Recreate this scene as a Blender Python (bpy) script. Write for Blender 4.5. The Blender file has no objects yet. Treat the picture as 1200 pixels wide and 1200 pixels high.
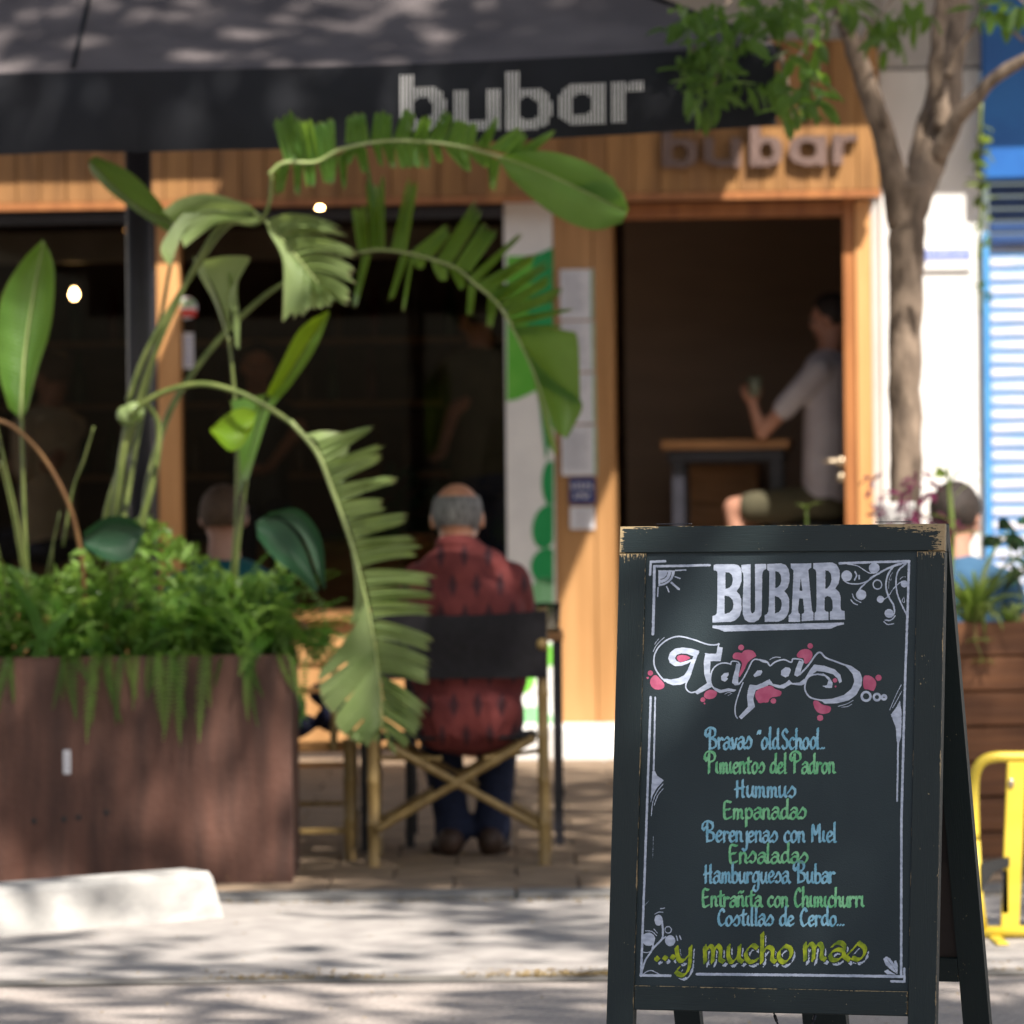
import bpy, math, random
import numpy as np
from mathutils import Vector, Matrix, Euler
R_ = math.radians
random.seed(7)
rng = np.random.default_rng(7)
scene = bpy.context.scene
COL = scene.collection

# ------------------------------------------------------------------ camera
FPX = 5600.0            # focal length in pixels of the 1200 px wide photograph
CAMZ = 1.22
ROLL = R_(0.6)
cs, sn = math.cos(ROLL), math.sin(ROLL)
cam_d = bpy.data.cameras.new('camera')
cam_d.sensor_width = 36.0
cam_d.lens = FPX / 1200 * 36.0
cam_d.clip_start = 0.1
cam_d.clip_end = 500
cam_d.dof.use_dof = True
cam_d.dof.focus_distance = 8.35
cam_d.dof.aperture_fstop = 7.0
cam = bpy.data.objects.new('camera', cam_d)
COL.objects.link(cam)
cam.matrix_world = Matrix(((cs, sn, 0, 0), (0, 0, -1, 0), (-sn, cs, 0, CAMZ), (0, 0, 0, 1)))
scene.camera = cam

# ------------------------------------------------------------------ sky, sun, exposure
SUNDIR = Vector((-0.35, 0.80, -1.0)).normalized()      # the way the light travels
to_sun = -SUNDIR
elev = math.asin(to_sun.z)
world = bpy.data.worlds.new('World')
scene.world = world
world.use_nodes = True
wn = world.node_tree
bgn = wn.nodes['Background']
sky = wn.nodes.new('ShaderNodeTexSky')
sky.sky_type = 'NISHITA'
sky.sun_disc = False
sky.sun_elevation = elev
sky.sun_rotation = math.atan2(to_sun.x, to_sun.y)
sky.air_density = 1.0
sky.dust_density = 3.0
wn.links.new(sky.outputs[0], bgn.inputs[0])
bgn.inputs[1].default_value = 0.06
sun_d = bpy.data.lights.new('sun', 'SUN')
sun_d.energy = 5.0
sun_d.angle = R_(0.53)
sun_d.color = (1.0, 0.93, 0.84)
sun = bpy.data.objects.new('sun', sun_d)
COL.objects.link(sun)
sun.rotation_euler = (-SUNDIR).to_track_quat('Z', 'Y').to_euler()
sun.location = (3, 10, 12)
scene.view_settings.view_transform = 'Standard'
scene.view_settings.look = 'None'
scene.view_settings.gamma = 1.0
scene.view_settings.use_curve_mapping = False
scene.view_settings.exposure = 0.98
scene.cycles.max_bounces = 8
scene.cycles.diffuse_bounces = 4
scene.cycles.glossy_bounces = 3
scene.cycles.transmission_bounces = 4
scene.cycles.transparent_max_bounces = 12
scene.cycles.caustics_reflective = False
scene.cycles.caustics_refractive = False
scene.cycles.sample_clamp_indirect = 4.0
scene.cycles.use_denoising = True

# ------------------------------------------------------------------ helpers
def at(px, py, D):
    """the world point seen at photograph pixel (px, py), D metres away"""
    dx, dy = px - 600.0, py - 600.0
    x = cs * dx - sn * dy
    y = sn * dx + cs * dy
    return Vector((x / FPX * D, D, CAMZ - y / FPX * D))

def ray_plane(px, py, P, n):
    d = at(px, py, 1.0) - Vector((0, 0, CAMZ))
    o = Vector((0, 0, CAMZ))
    t = (P - o).dot(n) / d.dot(n)
    return o + d * t

def cr(pts, n=8, closed=False):
    """Catmull-Rom through points"""
    P = [Vector(p) for p in pts]
    if len(P) < 3 and not closed:
        return P
    out = []
    m = len(P)
    rngi = range(m if closed else m - 1)
    for i in rngi:
        if closed:
            p0, p1, p2, p3 = P[(i - 1) % m], P[i], P[(i + 1) % m], P[(i + 2) % m]
        else:
            p1, p2 = P[i], P[i + 1]
            p0 = P[i - 1] if i > 0 else p1 * 2 - p2
            p3 = P[i + 2] if i + 2 < m else p2 * 2 - p1
        for k in range(n):
            t = k / n
            out.append(0.5 * ((2 * p1) + (p2 - p0) * t + (2 * p0 - 5 * p1 + 4 * p2 - p3) * t * t + (3 * p1 - p0 - 3 * p2 + p3) * t ** 3))
    if not closed:
        out.append(P[-1].copy())
    return out

class MB:
    """collects geometry in world coordinates"""
    def __init__(s, M=None):
        s.v, s.f, s.uv, s.M = [], [], {}, M
    def add(s, vs, fs, uvs=None):
        b = len(s.v)
        for i, p in enumerate(vs):
            p = Vector(p)
            s.v.append(s.M @ p if s.M else p)
            if uvs: s.uv[b + i] = uvs[i]
        for f in fs:
            s.f.append(tuple(i + b for i in f))
        return s
    def box(s, a, b, bev=0.0):
        x0, y0, z0 = (min(a[i], b[i]) for i in range(3))
        x1, y1, z1 = (max(a[i], b[i]) for i in range(3))
        if bev <= 0:
            vs = [(x, y, z) for z in (z0, z1) for y in (y0, y1) for x in (x0, x1)]
            return s.add(vs, [(0, 2, 3, 1), (4, 5, 7, 6), (0, 1, 5, 4), (2, 6, 7, 3), (0, 4, 6, 2), (1, 3, 7, 5)])
        e = bev
        vs = []
        for (sx, x) in ((-1, x0), (1, x1)):
            for (sy, y) in ((-1, y0), (1, y1)):
                for (sz, z) in ((-1, z0), (1, z1)):
                    vs += [(x, y - sy * e, z - sz * e), (x - sx * e, y, z - sz * e), (x - sx * e, y - sy * e, z)]
        def I(sx, sy, sz, k): return (((sx + 1) // 2 * 2 + (sy + 1) // 2) * 2 + (sz + 1) // 2) * 3 + k
        fs = []
        for sx in (-1, 1):
            q = [I(sx, -1, -1, 0), I(sx, 1, -1, 0), I(sx, 1, 1, 0), I(sx, -1, 1, 0)]; fs.append(q if sx > 0 else q[::-1])
            q = [I(-1, sx, -1, 1), I(-1, sx, 1, 1), I(1, sx, 1, 1), I(1, sx, -1, 1)]; fs.append(q if sx > 0 else q[::-1])
            q = [I(-1, -1, sx, 2), I(1, -1, sx, 2), I(1, 1, sx, 2), I(-1, 1, sx, 2)]; fs.append(q if sx > 0 else q[::-1])
        for sx in (-1, 1):
            for sy in (-1, 1):
                q = [I(sx, sy, -1, 0), I(sx, sy, -1, 1), I(sx, sy, 1, 1), I(sx, sy, 1, 0)]; fs.append(q if sx * sy > 0 else q[::-1])
                q = [I(sx, -1, sy, 2), I(sx, -1, sy, 0), I(sx, 1, sy, 0), I(sx, 1, sy, 2)]; fs.append(q if sx * sy > 0 else q[::-1])
                q = [I(-1, sx, sy, 1), I(-1, sx, sy, 2), I(1, sx, sy, 2), I(1, sx, sy, 1)]; fs.append(q if sx * sy > 0 else q[::-1])
                for sz in (-1, 1):
                    q = [I(sx, sy, sz, 0), I(sx, sy, sz, 1), I(sx, sy, sz, 2)]; fs.append(q if sx * sy * sz > 0 else q[::-1])
        return s.add(vs, fs)
    def obox(s, c, u, v, w, bev=0.0):
        """box from centre and three half-axis vectors"""
        c, u, v, w = Vector(c), Vector(u), Vector(v), Vector(w)
        t = MB(); t.box((-1, -1, -1), (1, 1, 1))
        if bev > 0:
            a, b_, d = u.length, v.length, w.length
            t = MB(); t.box((-a, -b_, -d), (a, b_, d), bev)
            return s.add([c + u.normalized() * p.x + v.normalized() * p.y + w.normalized() * p.z for p in t.v], t.f)
        return s.add([c + u * p.x + v * p.y + w * p.z for p in t.v], t.f)
    def tube(s, pts, rad, n=8, cap=True):
        P = [Vector(p) for p in pts]
        rs = rad if isinstance(rad, (list, tuple)) else [rad] * len(P)
        if len(rs) != len(P):
            rs = [rs[0] + (rs[-1] - rs[0]) * i / (len(P) - 1) for i in range(len(P))] if len(rs) == 2 else [float(np.interp(i / (len(P) - 1), np.linspace(0, 1, len(rs)), rs)) for i in range(len(P))]
        T0 = (P[1] - P[0]).normalized()
        a = Vector((0, 0, 1)) if abs(T0.z) < .9 else Vector((1, 0, 0))
        u = T0.cross(a).normalized()
        vs, fs, uvs = [], [], []
        L = 0
        for i, p in enumerate(P):
            T = (P[min(i + 1, len(P) - 1)] - P[max(i - 1, 0)]).normalized()
            u = (u - T * u.dot(T)).normalized()
            w = T.cross(u)
            if i: L += (p - P[i - 1]).length
            for k in range(n):
                an = 2 * math.pi * k / n
                vs.append(p + (u * math.cos(an) + w * math.sin(an)) * rs[i]); uvs.append((k / n, L))
        for i in range(len(P) - 1):
            for k in range(n):
                k2 = (k + 1) % n
                fs.append((i * n + k, i * n + k2, (i + 1) * n + k2, (i + 1) * n + k))
        if cap:
            fs.append(tuple(range(n))[::-1]); fs.append(tuple((len(P) - 1) * n + k for k in range(n)))
        return s.add(vs, fs, uvs)
    def ell(s, c, r, n=16, m=10, rot=None):
        vs, fs = [], []
        c = Vector(c)
        r = (r, r, r) if isinstance(r, (int, float)) else r
        for j in range(m + 1):
            th = math.pi * j / m
            for k in range(n):
                ph = 2 * math.pi * k / n
                p = Vector((r[0] * math.sin(th) * math.cos(ph), r[1] * math.sin(th) * math.sin(ph), r[2] * math.cos(th)))
                if rot is not None: p = rot @ p
                vs.append(c + p)
        for j in range(m):
            for k in range(n):
                k2 = (k + 1) % n
                if j == 0: fs.append((k, (j + 1) * n + k, (j + 1) * n + k2))
                elif j == m - 1: fs.append((j * n + k, (j + 1) * n + k, j * n + k2))
                else: fs.append((j * n + k, (j + 1) * n + k, (j + 1) * n + k2, j * n + k2))
        return s.add(vs, fs)
    def cap(s, p0, r0, p1, r1, n=14):
        """tapered capsule"""
        p0, p1 = Vector(p0), Vector(p1)
        s.tube([p0, p1], [r0, r1], n); s.ell(p0, r0 * .995, n, 8); s.ell(p1, r1 * .995, n, 8)
        return s
    def lathe(s, base, prof, n=20, axis=Vector((0, 0, 1))):
        base = Vector(base)
        q = Vector((0, 0, 1)).rotation_difference(axis)
        vs, fs = [], []
        for (r, z) in prof:
            for k in range(n):
                an = 2 * math.pi * k / n
                vs.append(base + q @ Vector((r * math.cos(an), r * math.sin(an), z)))
        for i in range(len(prof) - 1):
            for k in range(n):
                k2 = (k + 1) % n
                fs.append((i * n + k, i * n + k2, (i + 1) * n + k2, (i + 1) * n + k))
        fs.append(tuple(range(n))[::-1]); fs.append(tuple((len(prof) - 1) * n + k for k in range(n)))
        return s.add(vs, fs)
    def build(s, name, m, parent=None, smooth=False, kind=None, label=None):
        me = bpy.data.meshes.new(name)
        vs = s.v
        if parent is not None:
            inv = world_of(parent).inverted()
            vs = [inv @ p for p in vs]
        me.from_pydata([tuple(p) for p in vs], [], s.f)
        if s.uv:
            ul = me.uv_layers.new(name='UVMap')
            li = np.zeros(len(me.loops), dtype=np.int32); me.loops.foreach_get('vertex_index', li)
            tab = np.zeros((len(vs), 2), dtype=np.float32)
            for k, u in s.uv.items(): tab[k] = u
            ul.data.foreach_set('uv', tab[li].ravel())
        if m is not None: me.materials.append(m)
        if smooth: me.polygons.foreach_set('use_smooth', [True] * len(me.polygons))
        me.update()
        o = bpy.data.objects.new(name, me)
        COL.objects.link(o)
        if parent is not None: o.parent = parent
        if kind: o['kind'] = kind
        if label: o['label'] = label
        return o

def world_of(o):
    M = o.matrix_basis.copy()
    p = o.parent
    while p is not None:
        M = p.matrix_basis @ M
        p = p.parent
    return M

def tag(o, label, cat, group=None):
    o['label'] = label; o['category'] = cat
    if group: o['group'] = group
    return o

def thing(name, label, cat, loc=(0, 0, 0), rotz=0.0, group=None):
    o = bpy.data.objects.new(name, None)
    COL.objects.link(o)
    o.location = loc
    o.rotation_euler = (0, 0, rotz)
    o.empty_display_size = .1
    return tag(o, label, cat, group)

def link_copy(mesh, name, parent, M, mat=None):
    """object sharing mesh data, M = its world matrix"""
    o = bpy.data.objects.new(name, mesh)
    COL.objects.link(o)
    if parent is not None:
        o.parent = parent
        o.matrix_basis = world_of(parent).inverted() @ M
    else:
        o.matrix_basis = M
    return o

# ------------------------------------------------------------------ materials
def mat(name, c1, c2=None, rough=.6, scale=(8, 8, 8), bump=0.0, bscale=None, metal=0.0, detail=4, spec=.5, contrast=(.35, .65), trans=None, coat=0):
    m = bpy.data.materials.new(name)
    m.use_nodes = True
    nt = m.node_tree
    b = nt.nodes['Principled BSDF']
    b.inputs['Roughness'].default_value = rough
    b.inputs['Metallic'].default_value = metal
    b.inputs['Specular IOR Level'].default_value = spec
    if coat: b.inputs['Coat Weight'].default_value = coat
    tc = nt.nodes.new('ShaderNodeTexCoord')
    mp = nt.nodes.new('ShaderNodeMapping'); mp.inputs['Scale'].default_value = scale
    nt.links.new(tc.outputs['Object'], mp.inputs[0])
    nz = nt.nodes.new('ShaderNodeTexNoise'); nz.inputs['Scale'].default_value = 1.0; nz.inputs['Detail'].default_value = detail
    nt.links.new(mp.outputs[0], nz.inputs['Vector'])
    rp = nt.nodes.new('ShaderNodeValToRGB')
    rp.color_ramp.elements[0].position, rp.color_ramp.elements[1].position = contrast
    rp.color_ramp.elements[0].color = (*c1, 1)
    rp.color_ramp.elements[1].color = (*(c2 or c1), 1)
    nt.links.new(nz.outputs['Fac'], rp.inputs[0])
    nt.links.new(rp.outputs[0], b.inputs['Base Color'])
    if bump:
        n2 = nz
        if bscale:
            mp2 = nt.nodes.new('ShaderNodeMapping'); mp2.inputs['Scale'].default_value = bscale
            nt.links.new(tc.outputs['Object'], mp2.inputs[0])
            n2 = nt.nodes.new('ShaderNodeTexNoise'); n2.inputs['Scale'].default_value = 1; n2.inputs['Detail'].default_value = 5
            nt.links.new(mp2.outputs[0], n2.inputs['Vector'])
        bp = nt.nodes.new('ShaderNodeBump'); bp.inputs['Strength'].default_value = bump; bp.inputs['Distance'].default_value = .01
        nt.links.new(n2.outputs['Fac'], bp.inputs['Height'])
        nt.links.new(bp.outputs[0], b.inputs['Normal'])
    m['_b'] = 1
    return m

def nodes(m): return m.node_tree, m.node_tree.nodes['Principled BSDF']

def leaf_mat(name, c1, c2, tcol, tmix=.35, rough=.32, veins=90.0, edge=None):
    m = mat(name, c1, c2, rough, (5, 5, 5), spec=.45)
    nt, b = nodes(m)
    uv = nt.nodes.new('ShaderNodeTexCoord')
    wv = nt.nodes.new('ShaderNodeTexWave'); wv.inputs['Scale'].default_value = veins; wv.inputs['Distortion'].default_value = .6
    wv.wave_type = 'BANDS'; wv.bands_direction = 'X'
    nt.links.new(uv.outputs['UV'], wv.inputs['Vector'])
    bp = nt.nodes.new('ShaderNodeBump'); bp.inputs['Strength'].default_value = .6; bp.inputs['Distance'].default_value = .003
    nt.links.new(wv.outputs['Fac'], bp.inputs['Height']); nt.links.new(bp.outputs[0], b.inputs['Normal'])
    src = b.inputs['Base Color'].links[0].from_socket
    mx = nt.nodes.new('ShaderNodeMix'); mx.data_type = 'RGBA'; mx.blend_type = 'MULTIPLY'
    mr = nt.nodes.new('ShaderNodeMapRange'); mr.inputs['To Min'].default_value = .0; mr.inputs['To Max'].default_value = .5
    nt.links.new(wv.outputs['Fac'], mr.inputs['Value']); nt.links.new(mr.outputs[0], mx.inputs['Factor'])
    nt.links.new(src, mx.inputs['A']); mx.inputs['B'].default_value = (.55, .7, .4, 1)
    last = mx.outputs['Result']
    if edge:        # dry brown edges towards the tips: v of the uv map
        sp = nt.nodes.new('ShaderNodeSeparateXYZ'); nt.links.new(uv.outputs['UV'], sp.inputs[0])
        mr2 = nt.nodes.new('ShaderNodeMapRange'); mr2.inputs['From Min'].default_value = .9; mr2.inputs['From Max'].default_value = 1.0
        nt.links.new(sp.outputs['Y'], mr2.inputs['Value'])
        mx2 = nt.nodes.new('ShaderNodeMix'); mx2.data_type = 'RGBA'; mx2.inputs['B'].default_value = (*edge, 1)
        nt.links.new(mr2.outputs[0], mx2.inputs['Factor']); nt.links.new(last, mx2.inputs['A']); last = mx2.outputs['Result']
    nt.links.new(last, b.inputs['Base Color'])
    tr = nt.nodes.new('ShaderNodeBsdfTranslucent'); tr.inputs[0].default_value = (*tcol, 1)
    ms = nt.nodes.new('ShaderNodeMixShader'); ms.inputs[0].default_value = tmix
    nt.links.new(b.outputs[0], ms.inputs[1]); nt.links.new(tr.outputs[0], ms.inputs[2])
    nt.links.new(ms.outputs[0], nt.nodes['Material Output'].inputs[0])
    return m

def emit_mat(name, col, st):
    m = bpy.data.materials.new(name); m.use_nodes = True
    nt = m.node_tree; nt.nodes.remove(nt.nodes['Principled BSDF'])
    e = nt.nodes.new('ShaderNodeEmission'); e.inputs[0].default_value = (*col, 1); e.inputs[1].default_value = st
    nt.links.new(e.outputs[0], nt.nodes['Material Output'].inputs[0])
    return m

def worn_paint(name, paint, wood, along='Z', amount=.5, edges=None):
    """dark paint worn to bare wood: specks everywhere, heavier near the given edges (in UV space)"""
    m = bpy.data.materials.new(name); m.use_nodes = True
    nt, b = m.node_tree, m.node_tree.nodes['Principled BSDF']
    L = nt.links.new
    N = nt.nodes.new
    tc = N('ShaderNodeTexCoord')
    def noise(scale, det=6, rough=.6):
        mp = N('ShaderNodeMapping'); mp.inputs['Scale'].default_value = scale
        L(tc.outputs['UV'], mp.inputs[0])
        n = N('ShaderNodeTexNoise'); n.inputs['Scale'].default_value = 1; n.inputs['Detail'].default_value = det; n.inputs['Roughness'].default_value = rough
        L(mp.outputs[0], n.inputs['Vector']); return n.outputs['Fac']
    def math_(op, a, b_=None, c=None):
        n = N('ShaderNodeMath'); n.operation = op
        for i, q in enumerate((a, b_, c)):
            if q is None: continue
            if isinstance(q, (int, float)): n.inputs[i].default_value = q
            else: L(q, n.inputs[i])
        return n.outputs[0]
    # uv in metres: x across the bar, y along it. the second uv layer holds distance to the worn end
    at_ = N('ShaderNodeAttribute'); at_.attribute_name = 'wear'
    wear = at_.outputs['Fac']
    grain = noise((420, 26, 1))          # streaks along the bar
    fine = noise((260, 150, 1), 3)
    blot = noise((30, 22, 1), 4)
    fleck = math_('GREATER_THAN', math_('ADD', math_('MULTIPLY', fine, .55), math_('MULTIPLY', blot, .45)), .655)
    # worn = wear attribute + noise beats threshold
    w = math_('ADD', wear, math_('MULTIPLY', math_('SUBTRACT', grain, .5), 1.7))
    w = math_('ADD', w, math_('MULTIPLY', math_('SUBTRACT', fine, .5), .9))
    worn = math_('GREATER_THAN', w, .62)
    mask = math_('MAXIMUM', worn, fleck)
    pn = N('ShaderNodeMix'); pn.data_type = 'RGBA'
    pn.inputs['A'].default_value = (*[c * .72 for c in paint], 1); pn.inputs['B'].default_value = (*[c * 1.3 for c in paint], 1)
    L(grain, pn.inputs['Factor'])
    wd = N('ShaderNodeMix'); wd.data_type = 'RGBA'
    wd.inputs['A'].default_value = (*[c * .55 for c in wood], 1); wd.inputs['B'].default_value = (*wood, 1)
    L(fine, wd.inputs['Factor'])
    mx = N('ShaderNodeMix'); mx.data_type = 'RGBA'
    L(mask, mx.inputs['Factor']); L(pn.outputs['Result'], mx.inputs['A']); L(wd.outputs['Result'], mx.inputs['B'])
    L(mx.outputs['Result'], b.inputs['Base Color'])
    b.inputs['Roughness'].default_value = .55
    bp = N('ShaderNodeBump'); bp.inputs['Strength'].default_value = .5; bp.inputs['Distance'].default_value = .0015
    L(math_('ADD', math_('MULTIPLY', grain, 1.0), math_('MULTIPLY', mask, -.4)), bp.inputs['Height'])
    L(bp.outputs[0], b.inputs['Normal'])
    return m

M = {}
def defmats():
    M['asphalt'] = mat('asphalt', (.33, .285, .255), (.48, .42, .38), .9, (60, 60, 60), .7, (140, 140, 140))
    M['strip'] = mat('strip', (.29, .265, .25), (.40, .37, .345), .85, (9, 9, 9), .4, (90, 90, 90))
    M['tile'] = mat('tile', (.17, .12, .08), (.29, .21, .14), .8, (7, 7, 7), .4, (60, 60, 60))
    M['grout'] = mat('grout', (.06, .05, .045), (.09, .08, .07), .95, (20, 20, 20))
    M['curb'] = mat('curb', (.15, .145, .14), (.25, .24, .225), .85, (12, 12, 12), .4, (60, 60, 60))
    M['concrete'] = mat('concrete', (.27, .265, .26), (.46, .445, .42), .85, (9, 5, 12), .35, (70, 70, 70), contrast=(.3, .6))
    M['corten'] = mat('corten', (.044, .018, .012), (.135, .058, .038), .7, (14, 14, 2.2), .25, (60, 60, 60), detail=7, contrast=(.3, .72))
    M['soil'] = mat('soil', (.02, .014, .01), (.05, .035, .025), .95, (40, 40, 40), .5)
    M['plank'] = mat('plank', (.21, .097, .026), (.38, .19, .06), .6, (14, 14, 1.6), .3, (60, 60, 5), detail=6)
    M['plank_b'] = mat('plank_b', (.17, .078, .022), (.31, .15, .048), .6, (14, 14, 1.6), .3, (60, 60, 5), detail=6)
    M['column'] = mat('column', (.34, .17, .058), (.46, .245, .095), .55, (12, 12, 1.0), .2, (60, 60, 4), detail=6)
    M['frame'] = mat('frame', (.26, .095, .03), (.40, .16, .05), .5, (14, 14, 1.6), .2, (60, 60, 5))
    M['postwood'] = mat('postwood', (.50, .24, .08), (.66, .34, .13), .55, (14, 14, 1.6), .2, (60, 60, 5))
    M['darkmetal'] = mat('darkmetal', (.012, .013, .02), (.02, .02, .03), .45, (9, 9, 9), spec=.5)
    M['canopy'] = mat('canopy', (.065, .055, .057), (.115, .098, .098), .9, (3, 5, 3), .3, (300, 300, 300), detail=6)
    M['valance'] = mat('valance', (.003, .0038, .007), (.006, .0075, .012), .9, (4, 4, 4), .3, (300, 300, 300))
    M['white'] = mat('white', (.72, .71, .70), (.80, .79, .77), .6, (6, 6, 6))
    M['paper'] = mat('paper', (.62, .62, .66), (.70, .70, .74), .8, (30, 30, 8))
    M['wall'] = mat('wall', (.70, .69, .67), (.80, .79, .77), .85, (5, 5, 3), .2, (70, 70, 70))
    M['wallgrey'] = mat('wallgrey', (.45, .44, .43), (.52, .51, .50), .85, (5, 5, 3), .2, (70, 70, 70))
    M['blue'] = mat('blue', (.01, .10, .36), (.015, .14, .44), .5, (4, 4, 4))
    M['lightblue'] = mat('lightblue', (.06, .27, .60), (.09, .34, .68), .45, (4, 4, 12))
    M['slat'] = mat('slat', (.32, .39, .52), (.54, .49, .52), .45, (5, 5, 30))
    M['navyslat'] = mat('navyslat', (.01, .035, .12), (.02, .06, .18), .5, (5, 5, 30))
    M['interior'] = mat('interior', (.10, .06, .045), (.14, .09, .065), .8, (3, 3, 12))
    M['fill_wall'] = mat('fill_wall', (.21, .145, .105), (.23, .16, .115), .8, (3, 3, 12))  # paler than the other inside walls, to brighten the doorway
    M['eye'] = mat('eye', (.16, .12, .10), (.2, .16, .13), .3)
    M['gutter'] = mat('gutter', (.10, .09, .075), (.27, .25, .23), .9, (2.2, 30, 30), .4)
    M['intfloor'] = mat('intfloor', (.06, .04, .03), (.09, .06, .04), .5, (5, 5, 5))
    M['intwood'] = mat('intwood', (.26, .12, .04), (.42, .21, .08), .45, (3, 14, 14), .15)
    M['bamboo'] = mat('bamboo', (.20, .125, .04), (.38, .26, .10), .42, (30, 30, 9), .2, contrast=(.3, .7))
    M['canvas'] = mat('canvas', (.008, .007, .009), (.014, .012, .016), .9, (50, 50, 50))
    M['navycloth'] = mat('navycloth', (.008, .010, .035), (.02, .024, .075), .85, (20, 20, 20))
    M['skin'] = mat('skin', (.42, .20, .13), (.50, .26, .18), .55, (12, 12, 12))
    M['skin_dark'] = mat('skin_dark', (.32, .14, .09), (.40, .19, .12), .55, (12, 12, 12))
    M['scalp'] = mat('scalp', (.46, .20, .11), (.55, .27, .16), .42, (12, 12, 12))
    M['greyhair'] = mat('greyhair', (.09, .085, .08), (.24, .23, .22), .8, (120, 120, 30), .5)
    M['darkhair'] = mat('darkhair', (.012, .008, .006), (.03, .018, .012), .7, (120, 120, 30), .5)
    M['brownhair'] = mat('brownhair', (.06, .03, .015), (.11, .06, .03), .7, (120, 120, 30), .5)
    M['jeans'] = mat('jeans', (.006, .010, .032), (.012, .020, .055), .85, (60, 60, 60))
    M['shoe'] = mat('shoe', (.04, .022, .014), (.08, .045, .03), .6, (20, 20, 20))
    M['greytee'] = mat('greytee', (.42, .39, .42), (.52, .49, .52), .9, (8, 8, 8))
    M['tantee'] = mat('tantee', (.46, .37, .27), (.56, .46, .34), .9, (8, 8, 8))
    M['bluetee'] = mat('bluetee', (.03, .09, .17), (.05, .13, .23), .9, (8, 8, 8))
    M['tealtee'] = mat('tealtee', (.005, .08, .09), (.01, .12, .12), .9, (8, 8, 8))
    M['olive'] = mat('olive', (.06, .055, .03), (.09, .08, .045), .9, (8, 8, 8))
    M['redcloth'] = mat('redcloth', (.2, .02, .02), (.3, .03, .03), .9, (8, 8, 8))
    M['bark'] = mat('bark', (.10, .072, .052), (.30, .225, .165), .9, (22, 22, 8), .8, (60, 60, 25), detail=7, contrast=(.3, .68))
    M['yellow'] = mat('yellow', (.56, .41, .035), (.66, .50, .06), .42, (8, 8, 8))
    M['black'] = mat('black', (.012, .012, .013), (.02, .02, .02), .5, (8, 8, 8))
    M['rplank'] = mat('rplank', (.12, .045, .017), (.25, .10, .038), .55, (1.6, 14, 26), .35, (4, 40, 90), detail=6)
    M['plinth'] = mat('plinth', (.16, .19, .23), (.22, .25, .29), .6, (8, 8, 8))
    M['bulb'] = emit_mat('bulb', (1.0, .60, .24), 45)
    M['bulbdim'] = emit_mat('bulbdim', (1.0, .45, .12), 1.6)
    M['neon'] = mat('neon', (.05, .5, .2), (.08, .6, .25), .5)
    M['mural_dark'] = mat('mural_dark', (.0, .25, .06), (.01, .30, .08), .6, (8, 8, 8))
    M['mural_light'] = mat('mural_light', (.10, .42, .03), (.15, .50, .05), .6, (8, 8, 8))
    M['mural_mint'] = mat('mural_mint', (.18, .45, .20), (.25, .52, .28), .6, (30, 8, 8))
    M['navy'] = mat('navy', (.02, .03, .13), (.03, .04, .17), .5)
    M['greenstrip'] = mat('greenstrip', (.12, .3, .15), (.3, .5, .3), .6, (8, 8, 60))
    M['print'] = mat('print', (.25, .25, .3), (.3, .3, .36), .8)
    M['plaqueblue'] = mat('plaqueblue', (.16, .22, .52), (.3, .36, .62), .4, (20, 20, 20))
    M['brass'] = mat('brass', (.5, .4, .3), (.6, .5, .35), .3, metal=.9)
    M['chalk'] = mat('chalk', (.36, .42, .55), (.54, .61, .75), .8, (60, 60, 150), detail=3)
    M['cblue'] = mat('cblue', (.15, .40, .56), (.29, .56, .72), .8, (80, 80, 80), detail=3)
    M['cgreen'] = mat('cgreen', (.11, .44, .20), (.25, .60, .33), .8, (80, 80, 80), detail=3)
    M['colive'] = mat('colive', (.14, .22, .012), (.42, .50, .02), .8, (70, 70, 70), detail=2, contrast=(.35, .65))
    M['cpink'] = mat('cpink', (.42, .075, .16), (.52, .13, .23), .8, (60, 60, 60), detail=3)
    M['board'] = mat('board', (.009, .021, .028), (.021, .038, .046), .7, (5, 5, 3.2), .15, (400, 400, 400), detail=9, contrast=(.3, .75))
    M['boardback'] = mat('boardback', (.014, .010, .010), (.026, .018, .016), .6, (7, 30, 4), .3)
    M['barewood'] = mat('barewood', (.30, .18, .12), (.50, .34, .24), .7, (20, 20, 60))
    M['worn'] = worn_paint('worn_paint', (.0035, .013, .015), (.44, .33, .18))
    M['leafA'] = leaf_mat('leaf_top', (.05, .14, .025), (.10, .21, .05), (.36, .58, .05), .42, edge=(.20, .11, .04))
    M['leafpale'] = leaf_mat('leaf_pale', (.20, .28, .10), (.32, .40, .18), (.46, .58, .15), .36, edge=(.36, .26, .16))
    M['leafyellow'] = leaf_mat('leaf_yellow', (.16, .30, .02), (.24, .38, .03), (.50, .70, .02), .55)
    M['leafdark'] = leaf_mat('leaf_dark', (.018, .06, .03), (.035, .10, .05), (.05, .15, .04), .2)
    M['petiole'] = mat('petiole', (.07, .10, .02), (.14, .17, .045), .45, (12, 12, 12))
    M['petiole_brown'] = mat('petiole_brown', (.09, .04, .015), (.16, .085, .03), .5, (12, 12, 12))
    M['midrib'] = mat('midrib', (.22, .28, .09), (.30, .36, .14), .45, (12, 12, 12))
    M['fern'] = leaf_mat('fern', (.04, .12, .015), (.12, .27, .04), (.16, .36, .03), .35, veins=3)
    M['strapleaf'] = leaf_mat('strap_leaf', (.05, .15, .03), (.13, .27, .06), (.28, .5, .08), .4, veins=20)
    M['fern2'] = leaf_mat('fern_light', (.12, .24, .035), (.27, .42, .10), (.35, .55, .08), .45, veins=3)
    M['treeleaf'] = leaf_mat('tree_leaf', (.035, .085, .018), (.09, .17, .035), (.24, .42, .04), .42, veins=6)
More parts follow.
